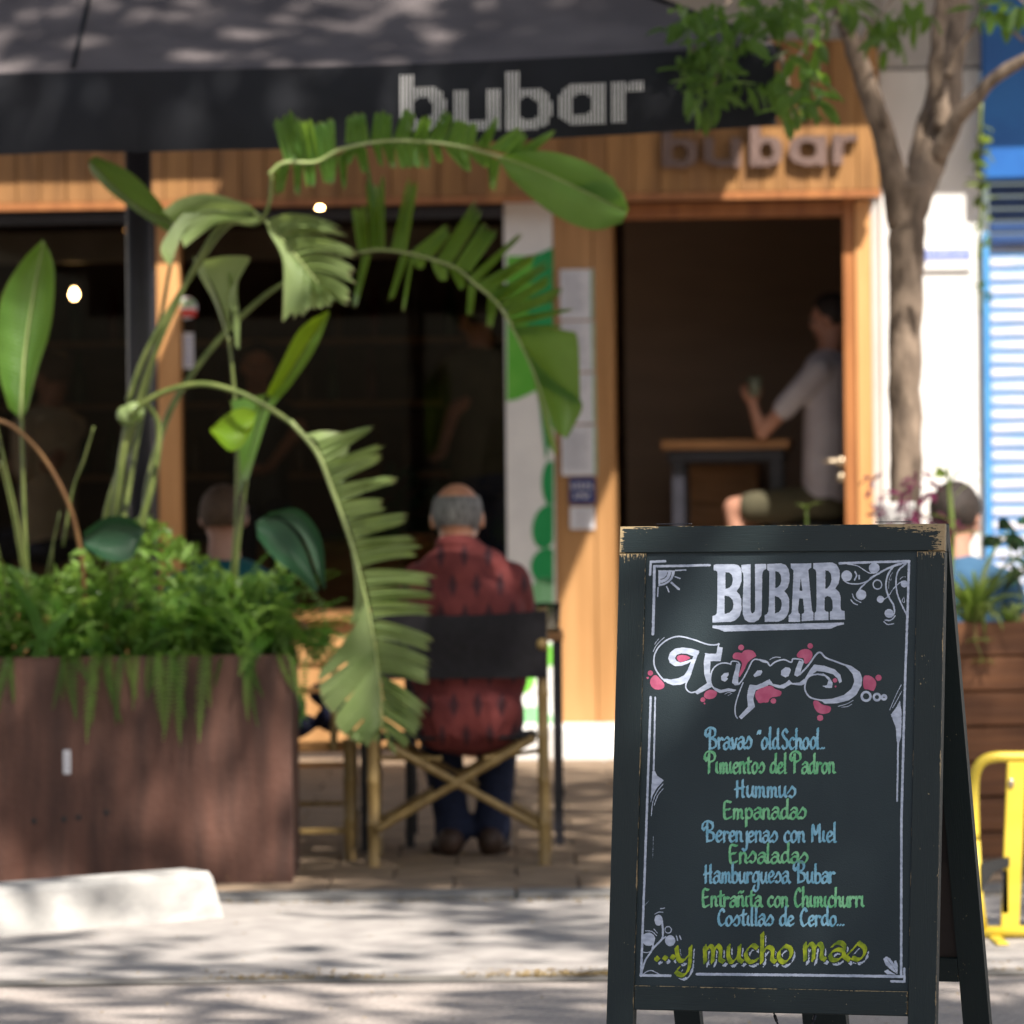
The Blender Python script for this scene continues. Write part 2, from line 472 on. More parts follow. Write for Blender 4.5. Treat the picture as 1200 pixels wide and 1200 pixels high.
    M['vine'] = leaf_mat('vine_leaf', (.07, .13, .015), (.13, .2, .03), (.3, .4, .04), .4, veins=6)
    M['spider'] = leaf_mat('spider_leaf', (.20, .32, .05), (.48, .55, .22), (.35, .5, .08), .4, veins=8)
    M['purple'] = leaf_mat('purple_leaf', (.12, .015, .06), (.26, .05, .13), (.35, .05, .15), .35, veins=6)
    M['litter'] = mat('litter', (.16, .10, .03), (.38, .27, .09), .9, (30, 30, 30))
defmats()

def shirt_pattern():
    m = M['redshirt'] = mat('redshirt', (.12, .019, .019), (.185, .034, .031), .85, (14, 14, 14), 1.0, (9, 9, 5))
    nt, b = nodes(m)
    L, N = nt.links.new, nt.nodes.new
    tc = N('ShaderNodeTexCoord'); mp = N('ShaderNodeMapping')
    mp.inputs['Scale'].default_value = (1 / .08, 1, 1 / .1)
    mp.inputs['Location'].default_value = (.2, 0, .1)
    L(tc.outputs['Object'], mp.inputs[0])
    nz = N('ShaderNodeTexNoise'); nz.inputs['Scale'].default_value = 9
    L(tc.outputs['Object'], nz.inputs['Vector'])
    sp = N('ShaderNodeSeparateXYZ'); L(mp.outputs[0], sp.inputs[0])
    def mt(op, a, b_=None):
        n = N('ShaderNodeMath'); n.operation = op
        for i, q in enumerate((a, b_)):
            if q is None: continue
            if isinstance(q, (int, float)): n.inputs[i].default_value = q
            else: L(q, n.inputs[i])
        return n.outputs[0]
    row = mt('FLOOR', sp.outputs['Z'])
    off = mt('MULTIPLY', mt('FLOORED_MODULO', row, 2.0), .5)
    fx = mt('ABSOLUTE', mt('SUBTRACT', mt('FRACT', mt('ADD', sp.outputs['X'], off)), .5))
    fz = mt('ABSOLUTE', mt('SUBTRACT', mt('FRACT', sp.outputs['Z']), .5))
    d = mt('ADD', mt('MULTIPLY', fx, 2.6), mt('MULTIPLY', fz, 1.15))
    d = mt('ADD', d, mt('MULTIPLY', mt('SUBTRACT', nz.outputs['Fac'], .5), .35))
    k = mt('LESS_THAN', d, .5)
    mx = N('ShaderNodeMix'); mx.data_type = 'RGBA'
    L(mt('MULTIPLY', k, .85), mx.inputs['Factor']); L(b.inputs['Base Color'].links[0].from_socket, mx.inputs['A'])
    mx.inputs['B'].default_value = (.035, .010, .016, 1)
    L(mx.outputs['Result'], b.inputs['Base Color'])
shirt_pattern()

# ------------------------------------------------------------------ the street: road, strip, kerb, sidewalk
YK = 15.0      # the kerb
YG = 12.45     # the gutter between road and strip
mb = MB(); mb.add([(-60, -30, 0), (60, -30, 0), (60, YG, 0), (-60, YG, 0), (-60, YG + .16, -.012), (60, YG + .16, -.012)], [(0, 1, 2, 3), (3, 2, 5, 4)])
road = mb.build('road', M['asphalt'], kind='structure')
mb = MB(); mb.box((-60, YG + .12, -.3), (60, YK, .004)); mb.build('pavement_strip', M['strip'], kind='structure')
mb = MB()
for i in range(-14, 12):
    mb.box((i * 1.0 + .004, YK + .002, -.2), (i * 1.0 + .996, YK + .18, .026), .006)
kerb = mb.build('kerb', M['curb'], kind='structure')
def swz(y): return .027 + (y - YK) * .0135
mb = MB(); mb.add([(-60, YK + .18, swz(YK) - .012), (60, YK + .18, swz(YK) - .012), (60, 21.9, swz(21.9) - .012), (-60, 21.9, swz(21.9) - .012)], [(0, 1, 2, 3)])
sidewalk = mb.build('sidewalk', M['grout'], kind='structure')
# paving slabs, one object each, sharing two meshes
tm = []
for k in range(3):
    t = MB(); t.box((-.197, -.197, -.02), (.197, .197, 0), .004)
    o = t.build('paving_slab', M['tile']); tm.append(o.data); bpy.data.objects.remove(o)
slope = math.atan(.0135)
for j in range(16):
    for i in range(-8, 10):
        x = i * .4 + (.2 if j % 2 else 0); y = YK + .18 + .2 + j * .4
        if y > 21.5: continue
        Mx = Matrix.Translation((x, y, swz(y) + random.uniform(-.001, .001))) @ Matrix.Rotation(slope + random.uniform(-.002, .002), 4, 'X') @ Matrix.Rotation(random.choice((0, math.pi / 2)), 4, 'Z')
        link_copy(random.choice(tm), 'paving_slab', sidewalk, Mx)

mb = MB(); n_ = 90
mb.add([(-30 + i * .67, YG - .05 + .03 * math.sin(i * 1.9) + (.0 if s_ else .16 + .03 * math.sin(i * 2.7)), .0045 if not s_ else .004) for i in range(n_) for s_ in (1, 0)], [(2 * i, 2 * i + 2, 2 * i + 3, 2 * i + 1) for i in range(n_ - 1)])
mb.build('gutter', M['gutter'], kind='structure')
# fallen leaves in the gutter and on the strip
mb = MB()
def litter_leaf(mb, x, y, z, s):
    a = random.uniform(0, 6.28); dx, dy = math.cos(a) * s, math.sin(a) * s
    px_, py_ = -dy * .35, dx * .35
    h = random.uniform(.001, .006)
    mb.add([(x - dx, y - dy, z + .001), (x + px_, y + py_, z + h), (x + dx, y + dy, z + .001), (x - px_, y - py_, z + h)], [(0, 1, 2, 3)])
for i in range(5200):
    y = YG + .02 + abs(random.gauss(0, .09)); x = random.uniform(-2.2, 2.6)
    if (0.5 + .5 * math.sin(x * 2.3 + 1.1)) * (.5 + .5 * math.sin(x * 7.1)) < random.random() * .75: continue
    litter_leaf(mb, x, y, .007, random.uniform(.005, .014))
for i in range(420):
    litter_leaf(mb, random.uniform(-2.2, 2.6), random.uniform(9.5, 15), .006, random.uniform(.004, .011))
for i in range(500):
    litter_leaf(mb, random.uniform(-2.2, 2.6), YK + random.uniform(-.12, -.0), .006, random.uniform(.005, .014))
for i in range(160):
    litter_leaf(mb, random.uniform(-2.2, 2.6), YK + random.uniform(.2, 2.0), .058, random.uniform(.005, .014))
mb.build('fallen_leaves', M['litter'], kind='stuff')

# white concrete parking stop, tilted towards the camera at its left
st = thing('concrete_parking_stop', 'whitewashed concrete parking stop lying before the rusty planter', 'parking stop', (-1.6, 14.2, 0.004))
mb = MB()
A0, A1 = at(262, 1056, 14.45), at(-160, 1082, 13.55)
A0.z = A1.z = .004
ax = (A1 - A0).normalized(); nx = Vector((-ax.y, ax.x, 0))
if nx.y > 0: nx = -nx
prof = [(0, 0), (.028, .118), (.045, .138), (.16, .142), (.185, .12), (.20, 0)]
vs = []; nseg = 24
for i in range(nseg + 1):
    t = i / nseg
    for k, (d, h) in enumerate(prof):
        p = A0.lerp(A1, t) - nx * d + Vector((0, 0, h))
        if i == 0: p += ax * h * .16
        vs.append(p)
fs = []
n = len(prof)
for i in range(nseg):
    for k in range(n - 1):
        fs.append((i * n + k, i * n + k + 1, (i + 1) * n + k + 1, (i + 1) * n + k))
fs.append(tuple(range(n))[::-1]); fs.append(tuple(nseg * n + k for k in range(n)))
mb.add(vs, fs)
mb.build('concrete_body', M['concrete'], st)

# ------------------------------------------------------------------ the facade, in its own frame: x along it, y into the building, z up
FY = R_(-5.0)
FM = Matrix.Translation((0, 21.7, 0)) @ Matrix.Rotation(FY, 4, 'Z')
FMi = FM.inverted()
fn = (FM.to_3x3() @ Vector((0, 1, 0)))
def fl(px, py, y=0.0):
    """facade-frame point seen at a pixel, on the plane y metres into the building"""
    P = FM @ Vector((0, y, 0))
    return FMi @ ray_plane(px, py, P, fn)
def FB(): return MB(FM)
def fx(px, y=0.0, py=500): return fl(px, py, y).x
def fz(py, px=600, y=0.0): return fl(px, py, y).z
GZ = .125       # pavement height at the facade

bar = thing('bar_building', 'bar front with wooden fascia, wide dark window and open doorway', 'building', FM @ Vector((0, 0, GZ)), FY)
YF = -.20       # fascia plane
xr = fx(1030, YF, 150)
zb = fz(222, 1028, YF)
ztop = fz(45, 1030, YF)
# fascia planks
x = xr; i = 0
while x > -3.6:
    w = random.uniform(.098, .122)
    b = FB(); b.box((x - w + .002, YF + random.uniform(0, .004), zb), (x - .002, YF + .03, ztop), .002)
    b.build('fascia_plank', M['plank' if random.random() < .6 else 'plank_b'], bar)
    x -= w; i += 1
b = FB(); b.box((-3.7, YF + .034, zb + .01), (xr - .004, 0.10, ztop - .003)); b.build('fascia_box', M['frame'], bar)
b = FB(); b.box((-3.7, YF - .006, zb - .032), (xr + .004, YF + .05, zb - .002)); b.build('fascia_trim', M['frame'], bar)
# threshold of pale stone
b = FB(); b.box((fx(560, -.3, 860), -.32, GZ - .1), (fx(1040, -.3, 860), .02, fz(851, 680, -.32)), .01)
b.build('threshold', M['wall'], bar)
TZ = fz(851, 680, -.32)
# columns: wide wooden column left of the door
xc0, xc1 = fx(650), fx(719)
b = FB(); b.box((xc0 + .002, -.015, TZ), (xc0 + (xc1 - xc0) * .68, .22, zb + .02), .003); b.build('door_column', M['column'], bar)
b = FB(); b.box((xc0 + (xc1 - xc0) * .68 + .003, -.022, TZ), (xc1, .22, zb + .02), .003); b.build('door_column', M['column'], bar)
# white mural panel with leaves
xp0, xp1 = fx(593), fx(650)
b = FB(); b.box((xp0, -.01, TZ - .02), (xp1 - .001, .20, zb + .02)); pan = b.build('mural_panel', M['white'], bar)
def poly_on(mbx, pts_px, y, thick=.003):
    pts = [fl(px, py, y) for px, py in pts_px]
    n = len(pts)
    vs = [(p.x, y, p.z) for p in pts] + [(p.x, y + thick, p.z) for p in pts]
    fs = [tuple(range(n)), tuple(range(2 * n - 1, n - 1, -1))] + [(i, i + n, (i + 1) % n + n, (i + 1) % n) for i in range(n)]
    mbx.add(vs, fs)
def blob(cx, cy, rx, ry, rot=0, n=22, k=0.0, wob=0):
    out = []
    for i in range(n):
        a = 2 * math.pi * i / n
        r = 1 + wob * math.cos(k * a)
        x, y = rx * r * math.cos(a), ry * r * math.sin(a)
        c, s = math.cos(rot), math.sin(rot)
        out.append((cx + x * c - y * s, cy + x * s + y * c))
    return out
def clip650(p): return [(min(max(x, 593.5), 648.5), y) for x, y in p]
def murl(pts, m, dy=0.0):
    b = FB(); poly_on(b, clip650(pts), -.0135 - dy); b.build('painted_leaf', m, pan)
murl([(594, 300), (648, 300), (648, 470), (628, 458), (606, 468), (594, 470)], M['mural_light'])
murl([(625, 300), (648, 290), (648, 500), (640, 540), (632, 470), (618, 380)], M['mural_dark'], .003)
murl(blob(645, 566, 10, 26), M['mural_dark'])
murl(blob(640, 617, 16, 26, .2), M['mural_dark'])
murl(blob(642, 664, 20, 22, .1), M['mural_dark'])
murl(blob(636, 700, 17, 24, .2, k=9, wob=.06), M['mural_mint'])
murl(blob(641, 768, 9, 14), M['mural_light'])
murl(blob(616, 798, 11, 15, .3), M['mural_light'])
murl(blob(628, 840, 20, 12, .3), M['mural_mint'])
# sheets pinned to the column
ys = [316, 377, 438, 499]
for k, y0 in enumerate(ys):
    p0, p1 = fl(656 + k * .6, y0, -.03), fl(696 + k * 1.2, y0 + 58, -.03)
    b = FB(); b.box((p0.x, -.030, p1.z), (p1.x, -.026, p0.z)); sh = b.build('menu_sheet', M['paper'], bar)
    b = FB(); b.box((p1.x - .012, -.0325, p1.z + .004), (p1.x - .002, -.0305, p0.z - .004)); b.build('green_edge', M['greenstrip'], sh)
    b = FB()
    z = p0.z - .02
    while z > p1.z + .02:
        w = (p1.x - p0.x) * random.uniform(.45, .72)
        b.box((p0.x + .012, -.0325, z - .0016), (p0.x + .012 + w, -.0305, z)); z -= .011
    b.build('printed_lines', M['print'], sh, kind='stuff')

# ------------------------------------------------------------------ 2-D fields -> outline meshes (lettering)
def polyline_dist(X, Y, pts):
    d = np.full(X.shape, 1e9)
    P = [(float(p[0]), float(p[1])) for p in pts]
    if len(P) == 1:
        return np.hypot(X - P[0][0], Y - P[0][1])
    for (x0, y0), (x1, y1) in zip(P[:-1], P[1:]):
        dx, dy = x1 - x0, y1 - y0
        L = dx * dx + dy * dy + 1e-9
        t = np.clip(((X - x0) * dx + (Y - y0) * dy) / L, 0, 1)
        d = np.minimum(d, np.hypot(X - x0 - t * dx, Y - y0 - t * dy))
    return d
def poly_sd(X, Y, pts):
    P = list(pts)
    d = polyline_dist(X, Y, P + [P[0]])
    ins = np.zeros(X.shape, bool)
    for i in range(len(P)):
        x0, y0 = P[i][:2]; x1, y1 = P[(i + 1) % len(P)][:2]
        if y0 == y1: continue
        c = ((Y >= min(y0, y1)) & (Y < max(y0, y1)))
        xi = x0 + (Y - y0) * (x1 - x0) / (y1 - y0)
        ins ^= c & (X < xi)
    return np.where(ins, -d, d)

class Field:
    """signed field on a grid, negative inside; shapes are given in drawing units (y down)"""
    def __init__(s, x0, y0, x1, y1, step=.33):
        s.step = step
        s.xs = np.arange(x0, x1, step); s.ys = np.arange(y0, y1, step)
        s.X, s.Y = np.meshgrid(s.xs, s.ys)
        s.F = np.full(s.X.shape, 9.0)
    def win(s, pts, pad):
        xs = [p[0] for p in pts]; ys = [p[1] for p in pts]
        i0 = max(0, int((min(xs) - pad - s.xs[0]) / s.step)); i1 = min(len(s.xs), int((max(xs) + pad - s.xs[0]) / s.step) + 2)
        j0 = max(0, int((min(ys) - pad - s.ys[0]) / s.step)); j1 = min(len(s.ys), int((max(ys) + pad - s.ys[0]) / s.step) + 2)
        return (slice(j0, j1), slice(i0, i1))
    def stroke(s, pts, w, smooth=True, nib=None, cut=False):
        P = [(p[0], p[1]) for p in (cr([(a[0], a[1], 0) for a in pts], 7) if smooth and len(pts) > 2 else [Vector((a[0], a[1], 0)) for a in pts])]
        offs = [(0, 0)]
        if nib:
            L, th = nib
            n = max(2, int(L / (w * .45)) + 1)
            offs = [((k / n - .5) * L * math.cos(th), -(k / n - .5) * L * math.sin(th)) for k in range(n + 1)]
        sl = s.win(P, w + (nib[0] if nib else 0) + 1)
        X, Y = s.X[sl], s.Y[sl]
        d = np.full(X.shape, 1e9)
        for ox, oy in offs:
            d = np.minimum(d, polyline_dist(X - ox, Y - oy, P))
        d -= w / 2
        s.F[sl] = np.maximum(s.F[sl], -d) if cut else np.minimum(s.F[sl], d)
        return s
    def poly(s, pts, holes=(), cut=False):
        sl = s.win(pts, 2)
        d = poly_sd(s.X[sl], s.Y[sl], pts)
        for h in holes: d = np.maximum(d, -poly_sd(s.X[sl], s.Y[sl], h))
        s.F[sl] = np.maximum(s.F[sl], -d) if cut else np.minimum(s.F[sl], d)
        return s
    def disc(s, x, y, r, r2=None, cut=False, ry=None):
        ry = ry or r
        sl = s.win([(x - r, y - ry), (x + r, y + ry)], 2)
        d = (np.hypot((s.X[sl] - x) / r, (s.Y[sl] - y) / ry) - 1) * min(r, ry)
        if r2: d = np.maximum(d, r2 - np.hypot(s.X[sl] - x, s.Y[sl] - y))
        s.F[sl] = np.maximum(s.F[sl], -d) if cut else np.minimum(s.F[sl], d)
        return s
    def rough(s, amp, seed=0):
        r = np.random.default_rng(seed)
        n = r.normal(size=(s.F.shape[0] // 3 + 2, s.F.shape[1] // 3 + 2))
        n = np.kron(n, np.ones((3, 3)))[:s.F.shape[0], :s.F.shape[1]]
        n = (n + np.roll(n, 1, 0) + np.roll(n, 1, 1) + np.roll(n, 2, 0)) / 4
        s.F = s.F + n * amp
        return s
    def mesh(s):
        """marching squares; fully covered cells are merged in runs"""
        F = s.F; ny, nx = F.shape
        ins = F < 0
        V, idx, Fa = [], {}, []
        def vert(key, x, y):
            k = idx.get(key)
            if k is None: k = idx[key] = len(V); V.append((x, y))
            return k
        def corner(i, j): return vert((i, j, 0), s.xs[i], s.ys[j])
        def ex(i, j):      # between (i,j) and (i+1,j)
            a, b = F[j, i], F[j, i + 1]; t = min(max(a / (a - b), .02), .98)
            return vert((i, j, 1), s.xs[i] + t * s.step, s.ys[j])
        def ey(i, j):
            a, b = F[j, i], F[j + 1, i]; t = min(max(a / (a - b), .02), .98)
            return vert((i, j, 2), s.xs[i], s.ys[j] + t * s.step)
        full = ins[:-1, :-1] & ins[:-1, 1:] & ins[1:, :-1] & ins[1:, 1:]
        anyc = ins[:-1, :-1] | ins[:-1, 1:] | ins[1:, :-1] | ins[1:, 1:]
        for j in range(ny - 1):
            row = np.nonzero(anyc[j])[0]
            k = 0
            while k < len(row):
                i = int(row[k])
                if full[j, i]:
                    e = k
                    while e + 1 < len(row) and row[e + 1] == row[e] + 1 and full[j, row[e + 1]]: e += 1
                    i2 = int(row[e]) + 1
                    Fa.append((corner(i, j), corner(i2, j), corner(i2, j + 1), corner(i, j + 1)))
                    k = e + 1
                    continue
                a, b, c, d = ins[j, i], ins[j, i + 1], ins[j + 1, i + 1], ins[j + 1, i]
                P = []
                if a: P.append(corner(i, j))
                if a != b: P.append(ex(i, j))
                if b: P.append(corner(i + 1, j))
                if b != c: P.append(ey(i + 1, j))
                if c: P.append(corner(i + 1, j + 1))
                if c != d: P.append(ex(i, j + 1))
                if d: P.append(corner(i, j + 1))
                if d != a: P.append(ey(i, j))
                if len(P) >= 3: Fa.append(tuple(P))
                k += 1
        return V, Fa

def flat_field(mbx, fld, fn3):
    V, Fa = fld.mesh()
    mbx.add([fn3(x, y) for x, y in V], Fa)

# block letters through Blender's built-in font
def text_mesh(body, size, M3, name, m, parent, extrude=.001):
    cu = bpy.data.curves.new('t', 'FONT'); cu.body = body; cu.size = size; cu.extrude = extrude
    cu.align_x = 'CENTER'; cu.align_y = 'CENTER'
    ob = bpy.data.objects.new('t', cu); COL.objects.link(ob)
    bpy.context.view_layer.update()
    me = bpy.data.meshes.new_from_object(ob.evaluated_get(bpy.context.evaluated_depsgraph_get()))
    bpy.data.objects.remove(ob)
    me.name = name
    me.transform(world_of(parent).inverted() @ M3)
    me.materials.clear(); me.materials.append(m)
    o = bpy.data.objects.new(name, me); COL.objects.link(o); o.parent = parent
    return o
p0, p1 = fl(667, 560, -.03), fl(698, 590, -.03)
b = FB(); b.box((p0.x, -.032, p1.z), (p1.x, -.028, p0.z), .001); nb = b.build('navy_notice', M['navy'], bar)
cx_, cz_ = (p0.x + p1.x) / 2, (p0.z + p1.z) / 2
b = FB()
for row, (w_, zc) in enumerate(((.104, .022), (.074, -.022))):
    for q in range(5 - row):
        xx = cx_ - w_ / 2 + (q + .1) * w_ / (5 - row)
        b.box((xx, -.034, cz_ + zc - .012), (xx + .006, -.0325, cz_ + zc + .012)); b.box((xx + .0065, -.034, cz_ + zc + (.004 if q % 2 else -.011)), (xx + .014, -.0325, cz_ + zc + (.011 if q % 2 else -.004)))
b.build('faint_print', M['paper'], nb, kind='stuff')
p0, p1 = fl(668, 594, -.03), fl(697, 620, -.03)
b = FB(); b.box((p0.x, -.031, p1.z), (p1.x, -.028, p0.z)); nb = b.build('small_notice', M['paper'], bar)
b = FB()
for k in range(5):
    z = p0.z - .018 - k * .016
    b.box((p0.x + .02, -.033, z - .003), (p1.x - .02 - (k % 2) * .02, -.0315, z))
b.build('printed_lines', M['print'], nb, kind='stuff')

# dotted "bubar" letters: strokes in drawing units
def letter_field(ch, x0, x1, ytop, ybase, xh, w):
    """returns a function inside(x,y) for the geometric sans letters"""
    W = x1 - x0; r = w / 2
    f = Field(x0 - 3, ytop - 3, x1 + 3, ybase + 3, .5)
    yx = ybase - xh
    def ring(cx, cy, rx, ry):
        pts = []
        for k in range(28):
            a = 2 * math.pi * k / 28
            c, s = math.cos(a), math.sin(a)
            e = 2.6
            pts.append((cx + rx * math.copysign(abs(c) ** (2 / e), c), cy + ry * math.copysign(abs(s) ** (2 / e), s)))
        inn = [(cx + (p[0] - cx) * (rx - w) / rx, cy + (p[1] - cy) * (ry - w * .72) / ry) for p in pts]
        f.poly(pts, [inn])
    def bar_(a, b_, c, d): f.poly([(a, b_), (c, b_), (c, d), (a, d)])
    if ch == 'b':
        ring((x0 + x1) / 2, ybase - xh / 2, W / 2, xh / 2); bar_(x0, ytop, x0 + w, ybase)
    if ch == 'a':
        ring((x0 + x1) / 2, ybase - xh / 2, W / 2, xh / 2); bar_(x1 - w, yx, x1, ybase)
    if ch == 'u':
        bar_(x0, yx, x0 + w, ybase - w * .5); bar_(x1 - w, yx, x1, ybase); ring((x0 + x1) / 2, ybase - xh / 2, W / 2, xh / 2)
        f.poly([(x0 + w, yx - 2), (x1 - w, yx - 2), (x1 - w, ybase - w * .72), (x0 + w, ybase - w * .72)], cut=True)
        f.poly([(x0 - 1, yx - 3), (x1 + 1, yx - 3), (x1 + 1, yx), (x0 - 1, yx)], cut=True)
    if ch == 'r':
        bar_(x0, yx, x0 + w, ybase); f.poly([(x0 + w - 1, yx + 4), (x0 + w + 6, yx), (x1, yx), (x1, yx + w * .62), (x0 + w + 5, yx + w * .66), (x0 + w - 1, yx + w * 1.0)])
    return f
def dots_of(f, pitch_x, pitch_y):
    out = []
    x = f.xs[0] + 3 + pitch_x * .5
    while x < f.xs[-1]:
        y = f.ys[0] + 3 + pitch_y * .5
        while y < f.ys[-1]:
            j, i = int((y - f.ys[0]) / f.step), int((x - f.xs[0]) / f.step)
            if j < f.F.shape[0] and i < f.F.shape[1] and f.F[j, i] < .4: out.append((x, y))
            y += pitch_y
        x += pitch_x
    return out

# the sign on the fascia: five letters with perforated pale faces
sign = thing('bar_sign', 'raised dotted bubar lettering on the wooden fascia above the doorway', 'sign', FM @ Vector((fx(775, YF), YF, zb + .2)), FY)
M['signbody'] = mat('signbody', (.06, .035, .025), (.09, .055, .04), .6)
M['signdot'] = mat('signdot', (.24, .16, .145), (.30, .20, .18), .5)
for ch, a, b_ in (('b', 776, 817), ('u', 825, 868), ('b', 879, 917), ('a', 925, 969), ('r', 976, 1004)):
    dyp = -(a - 776) * .022
    f = letter_field(ch, a, b_, 148 + dyp, 196 + dyp, 34, 11)
    V, Fa = f.mesh()
    pts = [fl(x, y, YF - .03) for x, y in V]
    b = FB()
    n = len(V)
    vs = [(p.x, YF - .045, p.z) for p in pts] + [(p.x, YF - .002, p.z) for p in pts]
    cnt = {}
    for q in Fa:
        for k in range(len(q)):
            e = (q[k], q[(k + 1) % len(q)])
            cnt[e] = 1
    fs = list(Fa)
    fs += [(e[1], e[0], e[0] + n, e[1] + n) for e in cnt if (e[1], e[0]) not in cnt]
    b.add(vs, fs)
    lo = b.build('letter', M['signbody'], sign, label='perforated letter ' + ch)
    b = FB()
    for x, y in dots_of(f, 3.1, 3.1):
        p = fl(x, y, YF - .046)
        r = .0044
        b.add([(p.x + r * math.cos(k * math.pi / 3), YF - .047, p.z + r * math.sin(k * math.pi / 3)) for k in range(6)], [(0, 1, 2, 3, 4, 5)])
    b.build('lit_dots', M['signdot'], lo, kind='stuff')

# ------------------------------------------------------------------ window, doorway, interior
ROOM = 5.2
wz0, wz1 = fz(712), zb - .035
wx0, wx1 = -3.6, xp0
post0, post1 = fx(186, 0, 500), fx(212, 0, 500)
glass = bpy.data.materials.new('glass'); glass.use_nodes = True
nt, bb = glass.node_tree, glass.node_tree.nodes['Principled BSDF']
gl = nt.nodes.new('ShaderNodeBsdfGlossy'); gl.inputs['Roughness'].default_value = .02
tr = nt.nodes.new('ShaderNodeBsdfTransparent'); tr.inputs[0].default_value = (.66, .65, .62, 1)
lw = nt.nodes.new('ShaderNodeFresnel'); lw.inputs[0].default_value = 1.22
ms = nt.nodes.new('ShaderNodeMixShader')
nt.links.new(lw.outputs[0], ms.inputs[0]); nt.links.new(tr.outputs[0], ms.inputs[1]); nt.links.new(gl.outputs[0], ms.inputs[2])
nt.links.new(ms.outputs[0], nt.nodes['Material Output'].inputs[0])
M['glass'] = glass
b = FB(); b.box((wx0, -.06, wz0 - .05), (wx1 - .002, .16, wz0), .004); b.build('window_sill', M['postwood'], bar)
b = FB(); b.box((wx0, .0, TZ - .1), (wx1 - .002, .14, wz0 - .052)); b.build('wall_below_window', M['column'], bar)
b = FB(); b.box((post0, -.02, wz0 + .001), (post1, .12, wz1 - .001), .003); b.build('window_post', M['postwood'], bar)
b = FB(); b.box((post0 - .09, -.005, wz0 + .001), (post0 - .003, .10, wz1 - .001), .003); b.build('window_post', M['darkmetal'], bar)
b = FB(); b.box((wx0, -.03, wz1 - .05), (wx1 - .002, .12, wz1), .002); b.build('window_head', M['darkmetal'], bar)
for (a, c) in ((wx0, post0 - .092), (post1 + .002, wx1 - .004)):
    b = FB(); b.box((a, .05, wz0 + .002), (c, .056, wz1 - .052)); b.build('window_pane', glass, bar)
# stickers on the glass
def disc_on(px, py, rp, y, m, name, parent, z_off=0, th=.002):
    p = fl(px, py, y); q = fl(px + rp, py, y); r = abs(q.x - p.x)
    b = FB(); b.add([(p.x + r * math.cos(k * .3927), y, p.z + r * math.sin(k * .3927)) for k in range(16)] + [(p.x + r * math.cos(k * .3927), y + th, p.z + r * math.sin(k * .3927)) for k in range(16)],
          [tuple(range(16)), tuple(range(31, 15, -1))] + [(k, k + 16, (k + 1) % 16 + 16, (k + 1) % 16) for k in range(16)])
    return b.build(name, m, parent), p, r
so, sp_, sr = disc_on(218, 361, 13, .046, M['paper'], 'round_sticker', bar)
b = FB(); b.box((sp_.x - sr * .9, .0435, sp_.z - sr * .75), (sp_.x + sr * .9, .0455, sp_.z - sr * .15)); b.build('red_band', mat('redband', (.6, .02, .01), (.65, .03, .02), .5), so)
b = FB(); b.box((sp_.x - sr * .8, .0435, sp_.z + sr * .2), (sp_.x + sr * .8, .0455, sp_.z + sr * .7)); b.build('red_band', M['greenstrip'], so)
pa, pb = fl(214, 390, .04), fl(227, 432, .04)
b = FB(); b.box((pa.x, .043, pb.z), (pb.x, .046, pa.z)); so = b.build('tall_sticker', M['paper'], bar)
b = FB()
for k in range(7):
    z = pa.z - .02 - k * .02
    b.box((pa.x + .01, .0415, z - .006), (pb.x - .01, .0425, z))
b.build('blue_print', M['plaqueblue'], so, kind='stuff')
# interior shell
dx0, dx1 = xc1, fx(990)
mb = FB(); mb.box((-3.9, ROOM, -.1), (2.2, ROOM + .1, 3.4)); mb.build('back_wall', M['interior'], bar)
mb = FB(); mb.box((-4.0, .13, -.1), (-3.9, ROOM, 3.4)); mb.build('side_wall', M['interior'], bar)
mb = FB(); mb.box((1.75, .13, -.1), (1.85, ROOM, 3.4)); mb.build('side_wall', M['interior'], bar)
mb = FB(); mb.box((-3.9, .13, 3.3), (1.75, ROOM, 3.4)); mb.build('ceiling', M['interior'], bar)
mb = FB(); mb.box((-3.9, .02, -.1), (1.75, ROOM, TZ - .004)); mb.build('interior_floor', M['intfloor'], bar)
mb = FB(); mb.box((-3.9, .62, 2.42), (xp0 + .3, .80, 2.56)); mb.build('ceiling_beam', mat('beam', (.30, .25, .19), (.36, .30, .24), .6), bar)
mb = FB(); mb.box((xc0 + .2, 1.95, TZ - .002), (1.74, 2.02, 3.29)); mb.build('doorway_fill_wall', M['fill_wall'], bar)  # wall added close behind the doorway to catch light and brighten it
# vertical wall boards behind
for k in range(40):
    mb = FB(); mb.box((-3.85 + k * .14, ROOM - .02 - random.uniform(0, .006), 0), (-3.85 + k * .14 + .132, ROOM - .001, 3.3)); mb.build('wall_board', M['interior'], bar)
# bar counter and back shelf with bottles inside (dim)
ct = thing('bar_counter', 'dim wooden bar counter deep inside behind the window', 'counter', FM @ Vector((-1.6, 3.4, TZ)), FY)
mb = FB(); mb.box((-3.4, 3.3, TZ), (-.2, 3.8, 1.08)); mb.build('counter_front', M['intwood'], ct)
mb = FB(); mb.box((-3.45, 3.2, 1.083), (-.15, 3.9, 1.13), .005); mb.build('counter_top', M['darkmetal'], ct)
shf = thing('bottle_shelf', 'dark wall shelf of bottles behind the bar counter', 'shelf', FM @ Vector((-1.6, 4.9, 1.5)), FY)
for z in (1.45, 1.85, 2.2):
    mb = FB(); mb.box((-3.4, 4.85, z - .03), (-.3, 5.15, z)); mb.build('shelf_board', M['intwood'], shf)
bm_ = [mat('bottle_%d' % i, c, tuple(k * 1.4 for k in c), .15) for i, c in enumerate(((.02, .06, .02), (.10, .05, .01), (.12, .11, .10), (.1, .01, .01)))]
bprof = [(.034, 0), (.036, .02), (.036, .17), (.03, .20), (.013, .235), (.012, .29), (.014, .30)]
bmesh_ = []
